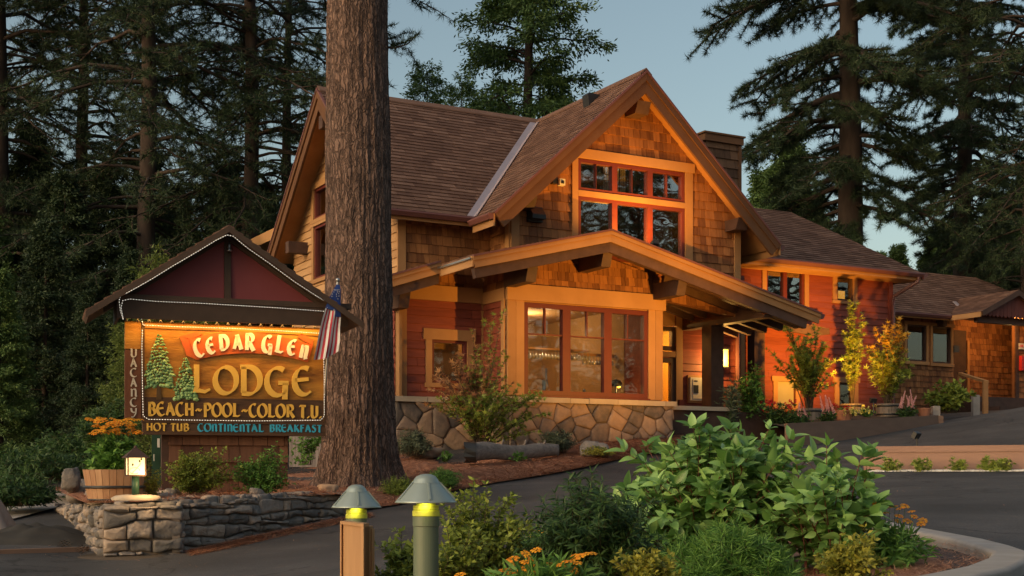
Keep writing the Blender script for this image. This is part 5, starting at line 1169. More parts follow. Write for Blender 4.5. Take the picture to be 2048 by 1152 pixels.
# left edge: slab path, tarpaulin, cones
o = sheet('path', np.linspace(-9.5, -6.2, 14), np.linspace(16, 22, 14), lambda X, Y: gz_np(X, Y)+.03-.02*np.sin(X*3), M['concrete']); tag(o, kind='structure')
mb = MB(); n_ = 22; c = G(150, 13.3); vs = []
for i in range(n_):
    for j in range(n_):
        x, y = (i/(n_-1)-.5)*1.5, (j/(n_-1)-.5)*1.1; e = max(0, 1-(x/.72)**2)*max(0, 1-(y/.52)**2); X_, Y_ = c.x-.62+x, c.y+y+.45
        vs.append(Vector((X_, Y_, gz(X_, Y_)-.01+e*(.13+.13*abs(mnoise.noise(Vector((x*4, y*5, 2))))))))
mb.add(vs, [(i*n_+j, (i+1)*n_+j, (i+1)*n_+j+1, i*n_+j+1) for i in range(n_-1) for j in range(n_-1)]); mk('tarp', (.02, .018, .015), (.045, .04, .034), .7, 4, nfac=.5); tag(mb.build('tarpaulin', M['tarp'], smooth=True), 'crumpled dark tarpaulin on the ground left of the pillar', 'tarpaulin')
for px, d, lab in ((130, 12.9, 'pine cone on the kerb near the dark tarpaulin'), (166, 12.6, 'pine cone lying against the pillar foot')):
    c = G(px, d, .0); mb = MB()
    for i in range(60):
        k = i/60; an = i*2.4; r = .055*math.sin(.3+k*2.6); p = c+Vector((math.cos(an)*r, math.sin(an)*r, .015+.085*k)); dr = Vector((math.cos(an), math.sin(an), .4)); tn = Vector((-math.sin(an), math.cos(an), 0))
        mb.add([p, p+dr*.02+tn*.012, p+dr*.03, p+dr*.02-tn*.012], [(0, 1, 2, 3)])
    tag(mb.build('pine_cone', M['forest_soil']), lab, 'pine cone', 'pine cones by the stone wall')
mb = MB(); mb.prism([G(-60, 12.2, .0), G(172, 12.9, .0), G(172, 12.9, .045), G(-60, 12.2, .045)], Vector((0, .09, 0))); tag(mb.build('edging_board', M['frame_timber']), 'low timber edging board beside the left asphalt', 'edging')
mb = MB(); vs = []; 
for i in range(16):
    for j in range(20):
        k = j/19; an = i/15*math.pi*1.2-.4; r = (.36-.26*k)*(1+.12*math.sin(an*7+k*2)); q = G(-8, 14.2); vs.append(Vector((q.x+math.sin(an)*r*1.0-.1, q.y-math.cos(an)*r, q.z-.05+k*.5)))
mb.add(vs, [(i*20+j, (i+1)*20+j, (i+1)*20+j+1, i*20+j+1) for i in range(15) for j in range(19)]); tag(mb.build('covered_heap', M['grey_boards'], smooth=True), 'heap under a pale grey cover cut off at the left edge', 'covered heap')
# ------------------------------------------------------------------ trees
mk('bark_big', (.07, .042, .034), (.33, .205, .16), .95, 7, stretch=(1, 1, .35), nfac=.65, tfac=.2, c3=(.20, .125, .098), bump=1.0, bscale=34, bdist=.03, detail=10)
def bark_fissures(m):
    N = m.node_tree.nodes; L = m.node_tree.links; b = N['Principled BSDF']; cr = b.inputs['Base Color'].links[0].from_socket
    mp = [n for n in N if n.type == 'MAPPING'][0]; vo = N.new('ShaderNodeTexVoronoi'); vo.feature = 'DISTANCE_TO_EDGE'; vo.inputs['Scale'].default_value = 22
    m2 = N.new('ShaderNodeMapping'); m2.inputs['Scale'].default_value = (1, 1, .17); tc = [n for n in N if n.type == 'TEX_COORD'][0]; nz = N.new('ShaderNodeTexNoise'); nz.inputs['Scale'].default_value = 6; nz.inputs['Detail'].default_value = 5
    ad = N.new('ShaderNodeMixRGB'); ad.blend_type = 'LINEAR_LIGHT'; ad.inputs[0].default_value = .07; L.new(tc.outputs['Object'], m2.inputs[0]); L.new(tc.outputs['Object'], nz.inputs[0]); L.new(m2.outputs[0], ad.inputs[1]); L.new(nz.outputs['Color'], ad.inputs[2]); L.new(ad.outputs[0], vo.inputs['Vector'])
    rp = N.new('ShaderNodeMapRange'); rp.inputs[1].default_value = .0; rp.inputs[2].default_value = .22; rp.inputs[3].default_value = .42; rp.inputs[4].default_value = 1.0; L.new(vo.outputs['Distance'], rp.inputs[0])
    mu = N.new('ShaderNodeMixRGB'); mu.blend_type = 'MULTIPLY'; mu.inputs[0].default_value = 1; L.new(cr, mu.inputs[1]); L.new(rp.outputs[0], mu.inputs[2]); L.new(mu.outputs[0], b.inputs['Base Color'])
    bp = N.new('ShaderNodeBump'); bp.inputs['Strength'].default_value = 1; bp.inputs['Distance'].default_value = .03; L.new(rp.outputs[0], bp.inputs['Height']); old = b.inputs['Normal'].links[0].from_socket; L.new(old, bp.inputs['Normal']); L.new(bp.outputs[0], b.inputs['Normal'])
bark_fissures(M['bark_big'])
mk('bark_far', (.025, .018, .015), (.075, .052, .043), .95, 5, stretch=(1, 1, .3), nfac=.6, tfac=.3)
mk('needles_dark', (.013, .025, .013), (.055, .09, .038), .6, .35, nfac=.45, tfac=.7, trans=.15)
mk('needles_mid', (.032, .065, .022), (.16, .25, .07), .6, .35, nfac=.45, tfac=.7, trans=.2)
mk('needles_yellow', (.06, .09, .02), (.20, .26, .06), .6, .5, nfac=.45, tfac=.7, trans=.25)  # yellow-green foliage of the young conifers
def tris_from(c, dr, ln, wd, rs, tint):
    """blades: base c (N,3), direction dr (N,3), length ln, width wd"""
    N_ = len(c); r = rs.normal(size=(N_, 3)); s = np.cross(dr, r); s /= np.linalg.norm(s, axis=1, keepdims=True)+1e-9
    v = np.empty((N_, 3, 3)); v[:, 0] = c-s*wd[:, None]/2; v[:, 1] = c+s*wd[:, None]/2; v[:, 2] = c+dr*ln[:, None]
    return v.reshape(-1, 3), np.arange(N_*3).reshape(-1, 3), tint
def quads_from(c, dr, ln, wd, rs, tint, up=.5):
    """small rhombic leaf clumps"""
    N_ = len(c); r = rs.normal(size=(N_, 3)); r[:, 2] *= (1-up); s = np.cross(dr, np.cross(dr, r)+np.array([0, 0, 0])); s = np.cross(dr, np.array([0, 0, 1.0])*up*2+r); s /= np.linalg.norm(s, axis=1, keepdims=True)+1e-9
    v = np.empty((N_, 4, 3)); v[:, 0] = c; v[:, 1] = c+dr*ln[:, None]*.45+s*wd[:, None]/2; v[:, 2] = c+dr*ln[:, None]; v[:, 3] = c+dr*ln[:, None]*.45-s*wd[:, None]/2
    return v.reshape(-1, 3), np.arange(N_*4).reshape(-1, 4), tint
def nrm(a): return a/(np.linalg.norm(a, axis=-1, keepdims=True)+1e-9)
def conifer(name, seed, H, r0, zb, spread, nb, kind, mat, prof, droop=.25, nsec=7, ntuft=5, nlen=.2, nneed=14, nwid=.016, lean=0, rise=.25, skip=0, dead=0):
    rs = np.random.RandomState(seed); g = random.Random(seed); wood = MB()
    pts = [Vector((lean*(z/H)**1.5*H+.05*math.sin(z*.7+seed), .04*math.sin(z*.5), z)) for z in np.linspace(0, H, 16)]
    wood.tube(pts, [r0*(1-.86*(z/15))*(1.25 if z == 0 else 1) for z in range(16)], 12, t=.5)
    def axis(z):
        k = min(14.999, z/H*15); i = int(k); return pts[i].lerp(pts[i+1], k-i)
    C, D = [], []
    for b in range(nb+dead):
        isdead = b >= nb
        k = ((b+g.random())/nb) if not isdead else 0
        z = zb+(H-zb)*k**.9 if not isdead else g.uniform(zb*.45, zb*1.1)
        kk = (z-zb)/(H-zb); L = spread*prof(kk)*g.uniform(.6, 1.15) if not isdead else spread*g.uniform(.25, .6)
        if L < .2: L = .2
        an = g.random()*6.283; o = axis(z); dr = Vector((math.cos(an), math.sin(an), 0)); up = rise*g.uniform(.2, 1.5)+.6*kk*kk
        m = 6; bp = []; sidew = Vector((-dr.y, dr.x, 0))*g.uniform(-.25, .25)
        for i in range(m+1):
            t = i/m; bp.append(o+dr*L*t+sidew*L*t*t+Vector((0, 0, L*(up*t-droop*2.0*t*t+.35*droop*t**3*2)))+Vector((g.uniform(-1, 1), g.uniform(-1, 1), g.uniform(-1, 1)))*L*.018)
        rb = max(.012, r0*.26*(L/spread)**.8*(1-.4*kk)); wood.tube(bp, [rb*(1-.85*i/m) for i in range(m+1)], 5, cap=False, t=g.random())
        if isdead:
            for s_ in range(4):
                t = g.uniform(.3, .9); q = bp[int(t*m)]; d2 = (dr*g.uniform(.2, 1)+Vector((g.uniform(-1, 1), g.uniform(-1, 1), g.uniform(-.8, .2)))).normalized(); wood.tube([q, q+d2*L*.3], [.01, .004], 3, cap=False, t=.4)
            continue
        ns = max(2, int(nsec*(.5+.6*L/spread)))
        for s_ in range(ns):
            t = .22+.78*(s_+g.random())/ns; kf = t*m; i = min(m-1, int(kf)); q = bp[i].lerp(bp[i+1], kf-i)
            sd_ = 1 if s_ % 2 else -1; d2 = (dr*g.uniform(.5, 1.0)+Vector((-dr.y, dr.x, 0))*sd_*g.uniform(.4, 1.1)+Vector((0, 0, g.uniform(-.5, .35)-droop*.6))).normalized()
            L2 = L*g.uniform(.16, .34)*(1.25-t*.6)+.15; q2 = q+d2*L2+Vector((0, 0, -L2*droop*.4+(.12*L2 if kind == 'pine' else 0)))
            wood.tube([q, q.lerp(q2, .5)+Vector((0, 0, .03)), q2], [rb*.35, rb*.25, .005], 3, cap=False, t=g.random())
            for j in range(ntuft):
                u_ = (j+.6+.5*g.random())/ntuft; c = q.lerp(q2, min(1, u_)); dd = (d2+Vector((g.uniform(-.7, .7), g.uniform(-.7, .7), g.uniform(-.35, .7)))).normalized(); off = dd*g.uniform(0, .16 if kind == 'pine' else .25)*(1 if j < ntuft-1 else .2)
                C.append(list(c+off)); D.append(list(dd))
        C.append(list(bp[-1])); D.append(list((bp[-1]-bp[-2]).normalized()))
    C = np.array(C); D = np.array(D); n = len(C); tt = rs.rand(n)
    if kind == 'pine':
        c = np.repeat(C, nneed, 0); d = np.repeat(D, nneed, 0); dr = nrm(d*.55+nrm(rs.normal(size=c.shape))*.95); c = c-d*rs.rand(len(c), 1)*.10
        ln = nlen*rs.uniform(.7, 1.1, len(c)); v, f, ti = tris_from(c, dr, ln, np.full(len(c), nwid), rs, np.repeat(tt, nneed))
    else:
        c = np.repeat(C, nneed, 0)+rs.normal(size=(n*nneed, 3))*np.array([.11, .11, .075])*(nlen/.2); d = np.repeat(D, nneed, 0)
        dr = nrm(d*.9+rs.normal(size=c.shape)*.45+np.array([0, 0, -.35])); ln = nlen*rs.uniform(.45, 1.0, len(c)); v, f, ti = quads_from(c, dr, ln, nwid*rs.uniform(.7, 1.3, len(c)), rs, np.repeat(tt, nneed)*.8+rs.rand(len(c))*.2)
    root = empty(name, (0, 0, 0)); root['src'] = 1
    wood.build('trunk', M['bark_far'], root, smooth=True); npmesh('crown', v, f, ti, mat, root)
    return root
pf_pine = lambda k: (.55+.6*math.sin(min(1, max(0, k))*2.6))*(1-k**3*.8)
pf_fir = lambda k: max(.06, (1-k)**.8)
pf_cedar = lambda k: max(.08, (1-k)**.55)*(1.0 if k > .1 else .8)
def copy_tree(o, parent=None):
    c = o.copy(); col.objects.link(c); c.parent = parent
    for ch in list(o.children): copy_tree(ch, c)
    return c
used = set()
def place(src, px, d, s=1.0, rz=0, label=None, group=None, cat='tree', name=None, z=None, sz=None):
    o = src if src.name not in used else copy_tree(src)
    used.add(src.name)
    if 'src' in o: del o['src']
    x = (px-1024)/FPX*d; o.location = (x, d, float(far_z(np.array(x), np.array(d))) if z is None else z); o.scale = (s, s, sz or s); o.rotation_euler = (0, 0, rz)
    return tag(o, label, cat, group)
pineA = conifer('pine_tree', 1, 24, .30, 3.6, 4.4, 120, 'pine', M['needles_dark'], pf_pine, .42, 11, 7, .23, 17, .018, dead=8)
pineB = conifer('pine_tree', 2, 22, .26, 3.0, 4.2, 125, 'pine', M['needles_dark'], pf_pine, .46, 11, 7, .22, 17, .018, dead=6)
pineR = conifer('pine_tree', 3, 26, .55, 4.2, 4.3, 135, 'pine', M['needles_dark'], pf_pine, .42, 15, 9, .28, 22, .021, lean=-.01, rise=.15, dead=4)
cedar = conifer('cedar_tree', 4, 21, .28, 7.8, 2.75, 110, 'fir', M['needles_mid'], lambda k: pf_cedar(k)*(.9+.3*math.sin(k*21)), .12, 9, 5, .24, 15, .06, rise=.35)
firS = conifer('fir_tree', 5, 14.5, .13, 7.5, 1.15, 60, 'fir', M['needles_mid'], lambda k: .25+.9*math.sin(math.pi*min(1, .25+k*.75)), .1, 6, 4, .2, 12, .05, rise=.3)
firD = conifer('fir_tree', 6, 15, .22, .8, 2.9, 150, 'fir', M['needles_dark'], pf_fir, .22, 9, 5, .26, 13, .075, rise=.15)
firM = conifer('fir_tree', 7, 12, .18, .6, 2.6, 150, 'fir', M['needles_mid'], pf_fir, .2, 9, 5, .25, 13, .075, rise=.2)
young = conifer('young_conifer', 8, 5.2, .06, .3, 1.1, 90, 'fir', M['needles_yellow'], pf_fir, -.12, 5, 4, .16, 10, .03, rise=.6)
# big foreground trunk
bt_ = empty('big_pine', G(716, 19, -.1), 'massive pine trunk with furrowed bark standing between sign and lodge', 'tree')
c0 = G(716, 19); z0 = c0.z-.2; nA, nZ = 200, 420; Hh = 8.6; vs = np.zeros((nZ, nA, 3)); th_ = np.linspace(0, 2*np.pi, nA, endpoint=False)
for j in range(nZ):
    z = Hh*j/(nZ-1); flare = .20*math.exp(-z/.30)+.08*math.exp(-z/1.6); base_r = .505-.014*z*.55 + flare
    cx_ = c0.x - .004*z + .02
    for i in range(nA):
        a = th_[i]; ca, sa = math.cos(a), math.sin(a)
        f1 = mnoise.noise(Vector((ca*7+sa*1.1, sa*7, z*.9))); f2 = mnoise.noise(Vector((ca*16, sa*16, z*2.6+5))); f3 = mnoise.noise(Vector((ca*3, sa*3, z*.5)))
        root_ = .5+.5*math.cos(a*5+.8)
        low = math.exp(-z/1.5); rid = -abs(f1)**.7*(.03+.07*low) - abs(f2)**.8*(.018+.025*low)
        r = base_r*(1+root_*.28*math.exp(-z/.35)) + rid + f3*.02
        vs[j, i] = (cx_+ca*r, c0.y+sa*r, z0+z)
I, J = np.meshgrid(np.arange(nA), np.arange(nZ-1)); a = (J*nA+I).ravel(); b = (J*nA+(I+1) % nA).ravel(); f = np.stack([a, b, b+nA, a+nA], 1)
v = vs.reshape(-1, 3) - np.array(bt_.location); npmesh('trunk', v, f, np.full(len(f), .5), M['bark_big'], bt_, smooth=True)
# the one low twig seen right of the trunk
rs = np.random.RandomState(9); br = MB(); q0 = P(770, 98, 19); pts = [q0+Vector((-.3, 0, .05)), P(790, 96, 19), P(815, 88, 19), P(832, 72, 19)]; br.tube(pts, [.02, .014, .01, .006], 5)
bo = br.build('branch', M['bark_far'], bt_); C = []
for i in range(16): k = i/15; p = P(782+54*k, 90-22*k*k, 19); C.append(list(p))
C = np.repeat(np.array(C), 26, 0); dr = nrm(rs.normal(size=C.shape)+np.array([.4, 0, .3])); v, f, ti = tris_from(C-np.array(bt_.location), dr, rs.uniform(.08, .16, len(C)), np.full(len(C), .008), rs, rs.rand(len(C))); npmesh('needles', v, f, ti, M['needles_dark'], bo)
T_L = 'pines towering behind the sign on the left'
place(pineA, 295, 34, 1, .3, 'tall dark pine with bare lower trunk left of the sign peak', T_L)
place(pineB, 500, 36, 1.08, 1.2, 'tall dark pine rising directly behind the sign roof', T_L)
place(pineA, 0, 37, 1.0, 2.2, 'tall dark pine at the left edge of the view', T_L)
place(pineB, 165, 42, 1.1, 3.0, 'dark pine between the left edge and the bare trunk', T_L)
#place(pineA, 410, 46, 1.15, 4.1, 'dark pine filling the gap between the two nearer trunks', T_L)
place(pineB, 575, 43, .95, 5.0, 'dark drooping pine just left of the massive trunk', T_L)
#place(pineB, 700, 52, 1.1, .6, 'dark pine hidden mostly behind the massive trunk', T_L)
place(pineA, -70, 39, 1.1, 1.6, 'dark pine cut off by the left edge of the view', T_L)
place(cedar, 1057, 44, 1.0, .4, 'tall cedar rising behind the ridge in the middle')
place(firS, 852, 47, .89, 0, 'slim fir rising beside the massive trunk above the roof', 'small firs above the main roof')
place(firS, 925, 50, .90, 2, 'small fir merging with the left side of the cedar', 'small firs above the main roof')
T_R = 'pines behind the right hand roofs'
place(pineR, 1700, 45, 1.0, 1.0, 'great pine with thick trunk rising behind the wing roof', T_R)
place(pineR, 1925, 54, .86, 3.3, 'pine right of the great pine above the cottage roof', T_R)
place(pineB, 2060, 43, 1.1, .9, 'pine cut off by the right edge of the view', T_R)
#place(pineB, 1830, 66, 1.1, 2.0, 'more distant pine between the two right trunks', T_R)
FB = 'background firs'
lab = 'dark fir in the dense background forest'
g = random.Random(12)
for i, (px, d, s) in enumerate([(-40, 34, .62), (60, 38, .66), (130, 33, .50), (215, 36, .55), (300, 40, .62), (380, 37, .55), (455, 42, .62), (530, 38, .52), (600, 44, .62), (20, 48, .62), (180, 52, .66), (350, 55, .7), (520, 54, .66), (600, 50, .6), (90, 27, .36), (0, 25, .34), (175, 24.5, .24),
                            (-140, 42, .9), (260, 29, .33), (430, 30, .34), (560, 60, .8), (90, 62, .8), (450, 64, .8), (260, 64, .75)]):
    place(firD if i % 5 else firM, px, d, s, g.random()*6, 'dark fir in the dense forest behind the sign', 'firs in the forest behind the sign')
for i, (px, d, s) in enumerate([(1525, 66, .95), (1580, 62, 1.05), (1630, 70, .9), (1745, 60, .50), (1795, 64, .6), (1850, 56, .50), (1900, 62, .66), (1955, 55, .56), (2010, 60, .75), (2060, 54, .8), (2120, 60, 1.1), (1760, 78, .66), (1870, 80, .75), (1990, 78, .9), (1690, 84, .7), (2090, 70, 1.1), (1720, 68, .6), (1930, 70, .8)]):
    place(firM, px, d, s, g.random()*6, 'green fir in the forest behind the right hand roofs', 'firs in the forest behind the right hand roofs')
for px, d, s in ((340, 21.5, .60), (395, 23, .62), (250, 22, .5), (305, 24, .75), (440, 22.5, .55)):
    place(young, px, d, s, px, 'young yellow green conifer with upright tips behind the sign', 'young conifers behind the sign')
for i, (x, y, s) in enumerate([(27, 9, .9), (31, 3, 1.0), (35, 12, 1.0), (38, -3, 1.1), (43, 5, 1.1), (45, -12, 1.1), (33, -9, 1.0), (-12, -20, 1.0), (22, -16, .9), (50, 15, 1.2), (54, 0, 1.2), (6, -22, 1)]):
    o = copy_tree([pineA, pineB, firD][i % 3]); o.location = (x, y, -1.5); o.scale = (s, s, s); o.rotation_euler = (0, 0, i*1.3)
    tag(o, 'tree across the road reflected in the lodge windows', 'tree', 'trees across the road')
# ------------------------------------------------------------------ shrubs, flowers, ground litter
mk('leaf_dogwood', (.08, .19, .035), (.38, .60, .19), .36, 2, nfac=.3, tfac=.8, trans=.3, spec=.45)
mk('leaf_dark', (.015, .045, .013), (.075, .14, .035), .5, 4, nfac=.4, tfac=.7, trans=.2)
mk('leaf_olive', (.09, .13, .02), (.36, .42, .07), .5, 4, nfac=.4, tfac=.8, trans=.3)
mk('leaf_yellow', (.16, .18, .02), (.42, .38, .06), .5, 4, nfac=.4, tfac=.8, trans=.3)
mk('leaf_green', (.05, .13, .022), (.19, .36, .07), .5, 4, nfac=.4, tfac=.8, trans=.3)
mk('leaf_greygreen', (.06, .08, .05), (.15, .18, .11), .6, 4, nfac=.4, tfac=.8, trans=.2)
mk('leaf_maple', (.12, .20, .03), (.42, .46, .09), .5, 1.2, nfac=.5, tfac=.6, trans=.35)
mk('leaf_maple_red', (.28, .10, .06), (.55, .30, .12), .5, 2, nfac=.5, tfac=.7, trans=.35)
mk('leaf_maple_gold', (.35, .17, .02), (.62, .42, .06), .5, 1.2, nfac=.5, tfac=.7, trans=.35)
mk('stem_red', (.12, .035, .025), (.18, .07, .05), .6, 5)
mk('stem_brown', (.05, .035, .022), (.12, .085, .055), .8, 5)
mk('stem_green', (.04, .08, .02), (.09, .15, .04), .6, 5)
mk('petal_orange', (.75, .22, .01), (.90, .42, .02), .6, 5, nfac=.3, tfac=.8, trans=.25)
mk('petal_centre', (.40, .16, .01), (.5, .22, .02), .8, 5)
mk('petal_red', (.42, .01, .015), (.6, .02, .03), .6, 5, tfac=.8, trans=.2)
mk('petal_yellow', (.75, .60, .10), (.85, .75, .25), .6, 5, tfac=.8, trans=.2)
mk('petal_pink', (.60, .25, .24), (.80, .45, .42), .7, 5, tfac=.8, trans=.3)
def leaf_tpl(nseg=5, w=.5, fold=.18, droop=.25, tip=1.6):
    v = []; f = []
    for i in range(nseg+1):
        t = i/nseg; ww = w*.5*math.sin(math.pi*min(1, t**.8))**.9*(1-.15*t)*(1 if i not in (0, nseg) else 0)
        z = -droop*t*t; v += [(t, 0, z), (t, ww, z+fold*ww), (t, -ww, z+fold*ww)]
    for i in range(nseg):
        a, b = i*3, (i+1)*3; f += [(a, b, b+1, a+1), (a, a+2, b+2, b)]
    return np.array(v), np.array(f)
def maple_tpl():
    v = [(0, 0, 0)]; 
    for a, r in ((-95, .55), (-70, .25), (-45, .8), (-22, .33), (0, 1.0), (22, .33), (45, .8), (70, .25), (95, .55)): v.append((r*math.cos(R(a)), r*math.sin(R(a)), -.18*r*r))
    f = [(0, 1, 2, 3), (0, 3, 4, 5), (0, 5, 6, 7), (0, 7, 8, 9)]
    return np.array(v), np.array(f)
TP_BIG = leaf_tpl(6, .56, .35, .16); TP_SM = leaf_tpl(2, .55, .2, .15); TP_NAR = leaf_tpl(3, .2, .2, .4); TP_MAP = maple_tpl()
def frames(D, N):
    x = nrm(D); y = nrm(np.cross(N, x)); z = np.cross(x, y); return np.stack([x, y, z], 2)
def scatter(tpl, Pn, Rm, s):
    tv, tf = tpl; n = len(Pn); v = np.einsum('nij,kj->nki', Rm, tv)*s[:, None, None] + Pn[:, None, :]
    f = (tf[None]+(np.arange(n)*len(tv))[:, None, None]).reshape(-1, 4); return v.reshape(-1, 3), f
def plant(name, base, rx, h, label, cat, leaf='leaf_green', stem='stem_brown', tpl=None, ll=.05, nst=30, sp=.03, start=.35, seed=1, group=None, ry=None, spread=.25, lrv=.35, bot=.15, per=2, up=.6, bush=.3, rad=.004, top=None, sub=0, subL=.3, arch=.2, smooth=False, leaf2=None, f2=None):
    """a many-stemmed plant: stems from the foot to an uneven canopy, leaves in pairs along them"""
    g = random.Random(seed); rs = np.random.RandomState(seed); base = Vector(base); ry = ry or rx; o = empty(name, base, label, cat, group); wood = MB(); P_, D_ = [], []
    tpl = tpl or TP_SM
    for i in range(nst):
        an = g.random()*6.283; q = math.sqrt(g.random()); zz = bot+(1-bot)*math.sqrt(max(0, 1-q*q))
        k = g.uniform(.72, 1.05)*(1+bush*mnoise.noise(Vector((math.cos(an)*1.5, math.sin(an)*1.5, q*2+seed))))
        e = Vector((math.cos(an)*q*rx*k, math.sin(an)*q*ry*k, h*zz*k)); b = Vector((g.uniform(-1, 1)*rx, g.uniform(-1, 1)*ry, 0))*spread*.6 + Vector((e.x, e.y, 0))*spread*.5
        c = b.lerp(e, .5)+Vector((-(e.x-b.x)*arch, -(e.y-b.y)*arch, h*zz*.12)); m = 8
        sp_ = [((1-t)**2)*b+2*t*(1-t)*c+t*t*e for t in [j/m for j in range(m+1)]]
        branches = [sp_]
        for s_ in range(sub):
            t = g.uniform(.3, .9); a = sp_[int(t*m)]; d = ((sp_[min(m, int(t*m)+1)]-a).normalized()+Vector((g.uniform(-1, 1), g.uniform(-1, 1), g.uniform(-.4, .8)))*.9).normalized(); L = h*subL*g.uniform(.5, 1.2); branches.append([a, a+d*L*.5+Vector((0, 0, .02*h)), a+d*L])
        for bi, bp in enumerate(branches):
            mm = len(bp)-1; wood.tube([base+p for p in bp], [rad*(1-.7*j/mm)*(1 if bi == 0 else .6) for j in range(mm+1)], 4 if rad < .008 else 6, cap=False, t=g.random())
            Ls = sum((bp[j+1]-bp[j]).length for j in range(mm)); n = max(2, int(Ls*(1-(start if bi == 0 else .1))/sp))
            for j in range(n+1):
                t = (start if bi == 0 else .1)+(1-(start if bi == 0 else .1))*j/n; kf = t*mm; ii = min(mm-1, int(kf)); p = bp[ii].lerp(bp[ii+1], kf-ii); d = (bp[ii+1]-bp[ii]).normalized()
                ph = j*1.57+i
                for r_ in range(per if j < n else per+2):
                    a = ph+6.283*r_/(per if j < n else per+2); s1 = d.cross(Vector((.3, .2, 1))).normalized(); s2__ = d.cross(s1); od = (s1*math.cos(a)+s2__*math.sin(a))+d*(.5 if j < n else 1.1)+Vector((g.uniform(-1, 1), g.uniform(-1, 1), g.uniform(-1, 1)))*.35
                    P_.append(list(p)); D_.append(list(od.normalized()))
    P_ = np.array(P_); D_ = np.array(D_); n = len(P_); D_[:, 2] = D_[:, 2]*.7+.05; Nn = nrm(np.array([0, 0, 1.0])*up+rs.normal(size=(n, 3))*.35+np.array([.0, -.25, 0]))
    Rm = frames(D_, Nn); s = ll*rs.uniform(1-lrv, 1+lrv, n); tint = rs.rand(n)
    groups = [(np.ones(n, bool), leaf)]
    if leaf2: mk_ = np.array([f2(p) for p in P_]) > rs.rand(n); groups = [(~mk_, leaf), (mk_, leaf2)]
    wood.build('stems', M[stem], o, smooth=True)
    for msk, mt in groups:
        if msk.sum() < 2: continue
        v, f = scatter(tpl, P_[msk], Rm[msk], s[msk]); nf = len(tpl[1]); npmesh('foliage', v, f, np.repeat(tint[msk], nf), M[mt], o, smooth=smooth)
    return o
# the great dogwood of the foreground
def W(px, py, d): return P(px, py, d)
b = G(1440, 6.3, 0)
plant('dogwood_bush', b+Vector((-.04, 0, -.02)), .57, .77, 'large broad leaved green shrub on red stems in the front bed', 'shrub', 'leaf_dogwood', 'stem_red', TP_BIG, .072, 165, .050, .25, 3, spread=.35, ry=.5, bot=.25, lrv=.5, per=2, up=.9, bush=.22, rad=.006, smooth=True, sub=1, subL=.25)
b = G(1655, 6.0, 0)
plant('dogwood_bush', b+Vector((0, 0, -.02)), .36, .60, 'lower right broad leaved green shrub merging with the larger one', 'shrub', 'leaf_dogwood', 'stem_red', TP_BIG, .074, 62, .052, .25, 4, spread=.35, ry=.4, bot=.12, up=.9, bush=.35, rad=.005, smooth=True, sub=1, subL=.25)
S_ = 'small leaved shrubs of the front bed'
plant('shrub', W(1190, 1175, 5.2), .33, .42, 'very dark green feathery shrub left of the big leaved one', 'shrub', 'leaf_dark', tpl=TP_NAR, ll=.035, nst=90, sp=.012, start=.1, seed=5, bot=.05, per=3, bush=.5, rad=.003, sub=3, subL=.3)
plant('shrub', W(1300, 1150, 6.4), .30, .34, 'dark green shrub under the left side of the big leaved one', 'shrub', 'leaf_dark', tpl=TP_NAR, ll=.035, nst=70, sp=.014, start=.1, seed=15, bot=.05, per=3, bush=.5, rad=.003, sub=3, subL=.3)
plant('shrub', W(965, 1200, 5.35), .25, .40, 'olive green small leaved shrub right of the nearer bollard', 'shrub', 'leaf_olive', tpl=TP_SM, ll=.026, nst=80, sp=.014, start=.12, seed=6, bot=.05, per=2, bush=.6, rad=.003, sub=4, subL=.3)
plant('shrub', W(812, 1200, 5.2), .12, .27, 'olive green small leaved shrub left of the nearer bollard', 'shrub', 'leaf_olive', tpl=TP_SM, ll=.026, nst=34, sp=.014, start=.12, seed=7, bot=.05, per=2, bush=.6, rad=.003, sub=4, subL=.3)
plant('shrub', W(905, 1215, 4.9), .17, .24, 'bright olive sprigs at the foot of the nearer bollard', 'shrub', 'leaf_olive', tpl=TP_SM, ll=.026, nst=44, sp=.014, start=.12, seed=8, bot=.05, per=2, bush=.6, rad=.003, sub=3, subL=.3)
plant('mugo_pine', W(1455, 1190, 5.0), .29, .235, 'low mound of dark green needles at the bottom of the front bed', 'shrub', 'leaf_green', tpl=leaf_tpl(2, .09, .1, .1), ll=.045, nst=260, sp=.009, start=.45, seed=9, bot=.05, per=5, up=.2, bush=.35, rad=.003, sub=1, subL=.3, spread=.8)
plant('shrub', W(1700, 1165, 5.05), .15, .155, 'small yellow green shrub on the mulch near the kerb corner', 'shrub', 'leaf_yellow', tpl=TP_SM, ll=.024, nst=50, sp=.013, start=.1, seed=10, bot=.05, per=2, bush=.5, rad=.002, sub=3, subL=.4)
plant('shrub', W(1305, 1195, 4.45), .13, .14, 'small yellow green shrub cut off by the bottom edge', 'shrub', 'leaf_yellow', tpl=TP_SM, ll=.022, nst=44, sp=.013, start=.1, seed=11, bot=.05, per=2, bush=.5, rad=.002, sub=3, subL=.4)
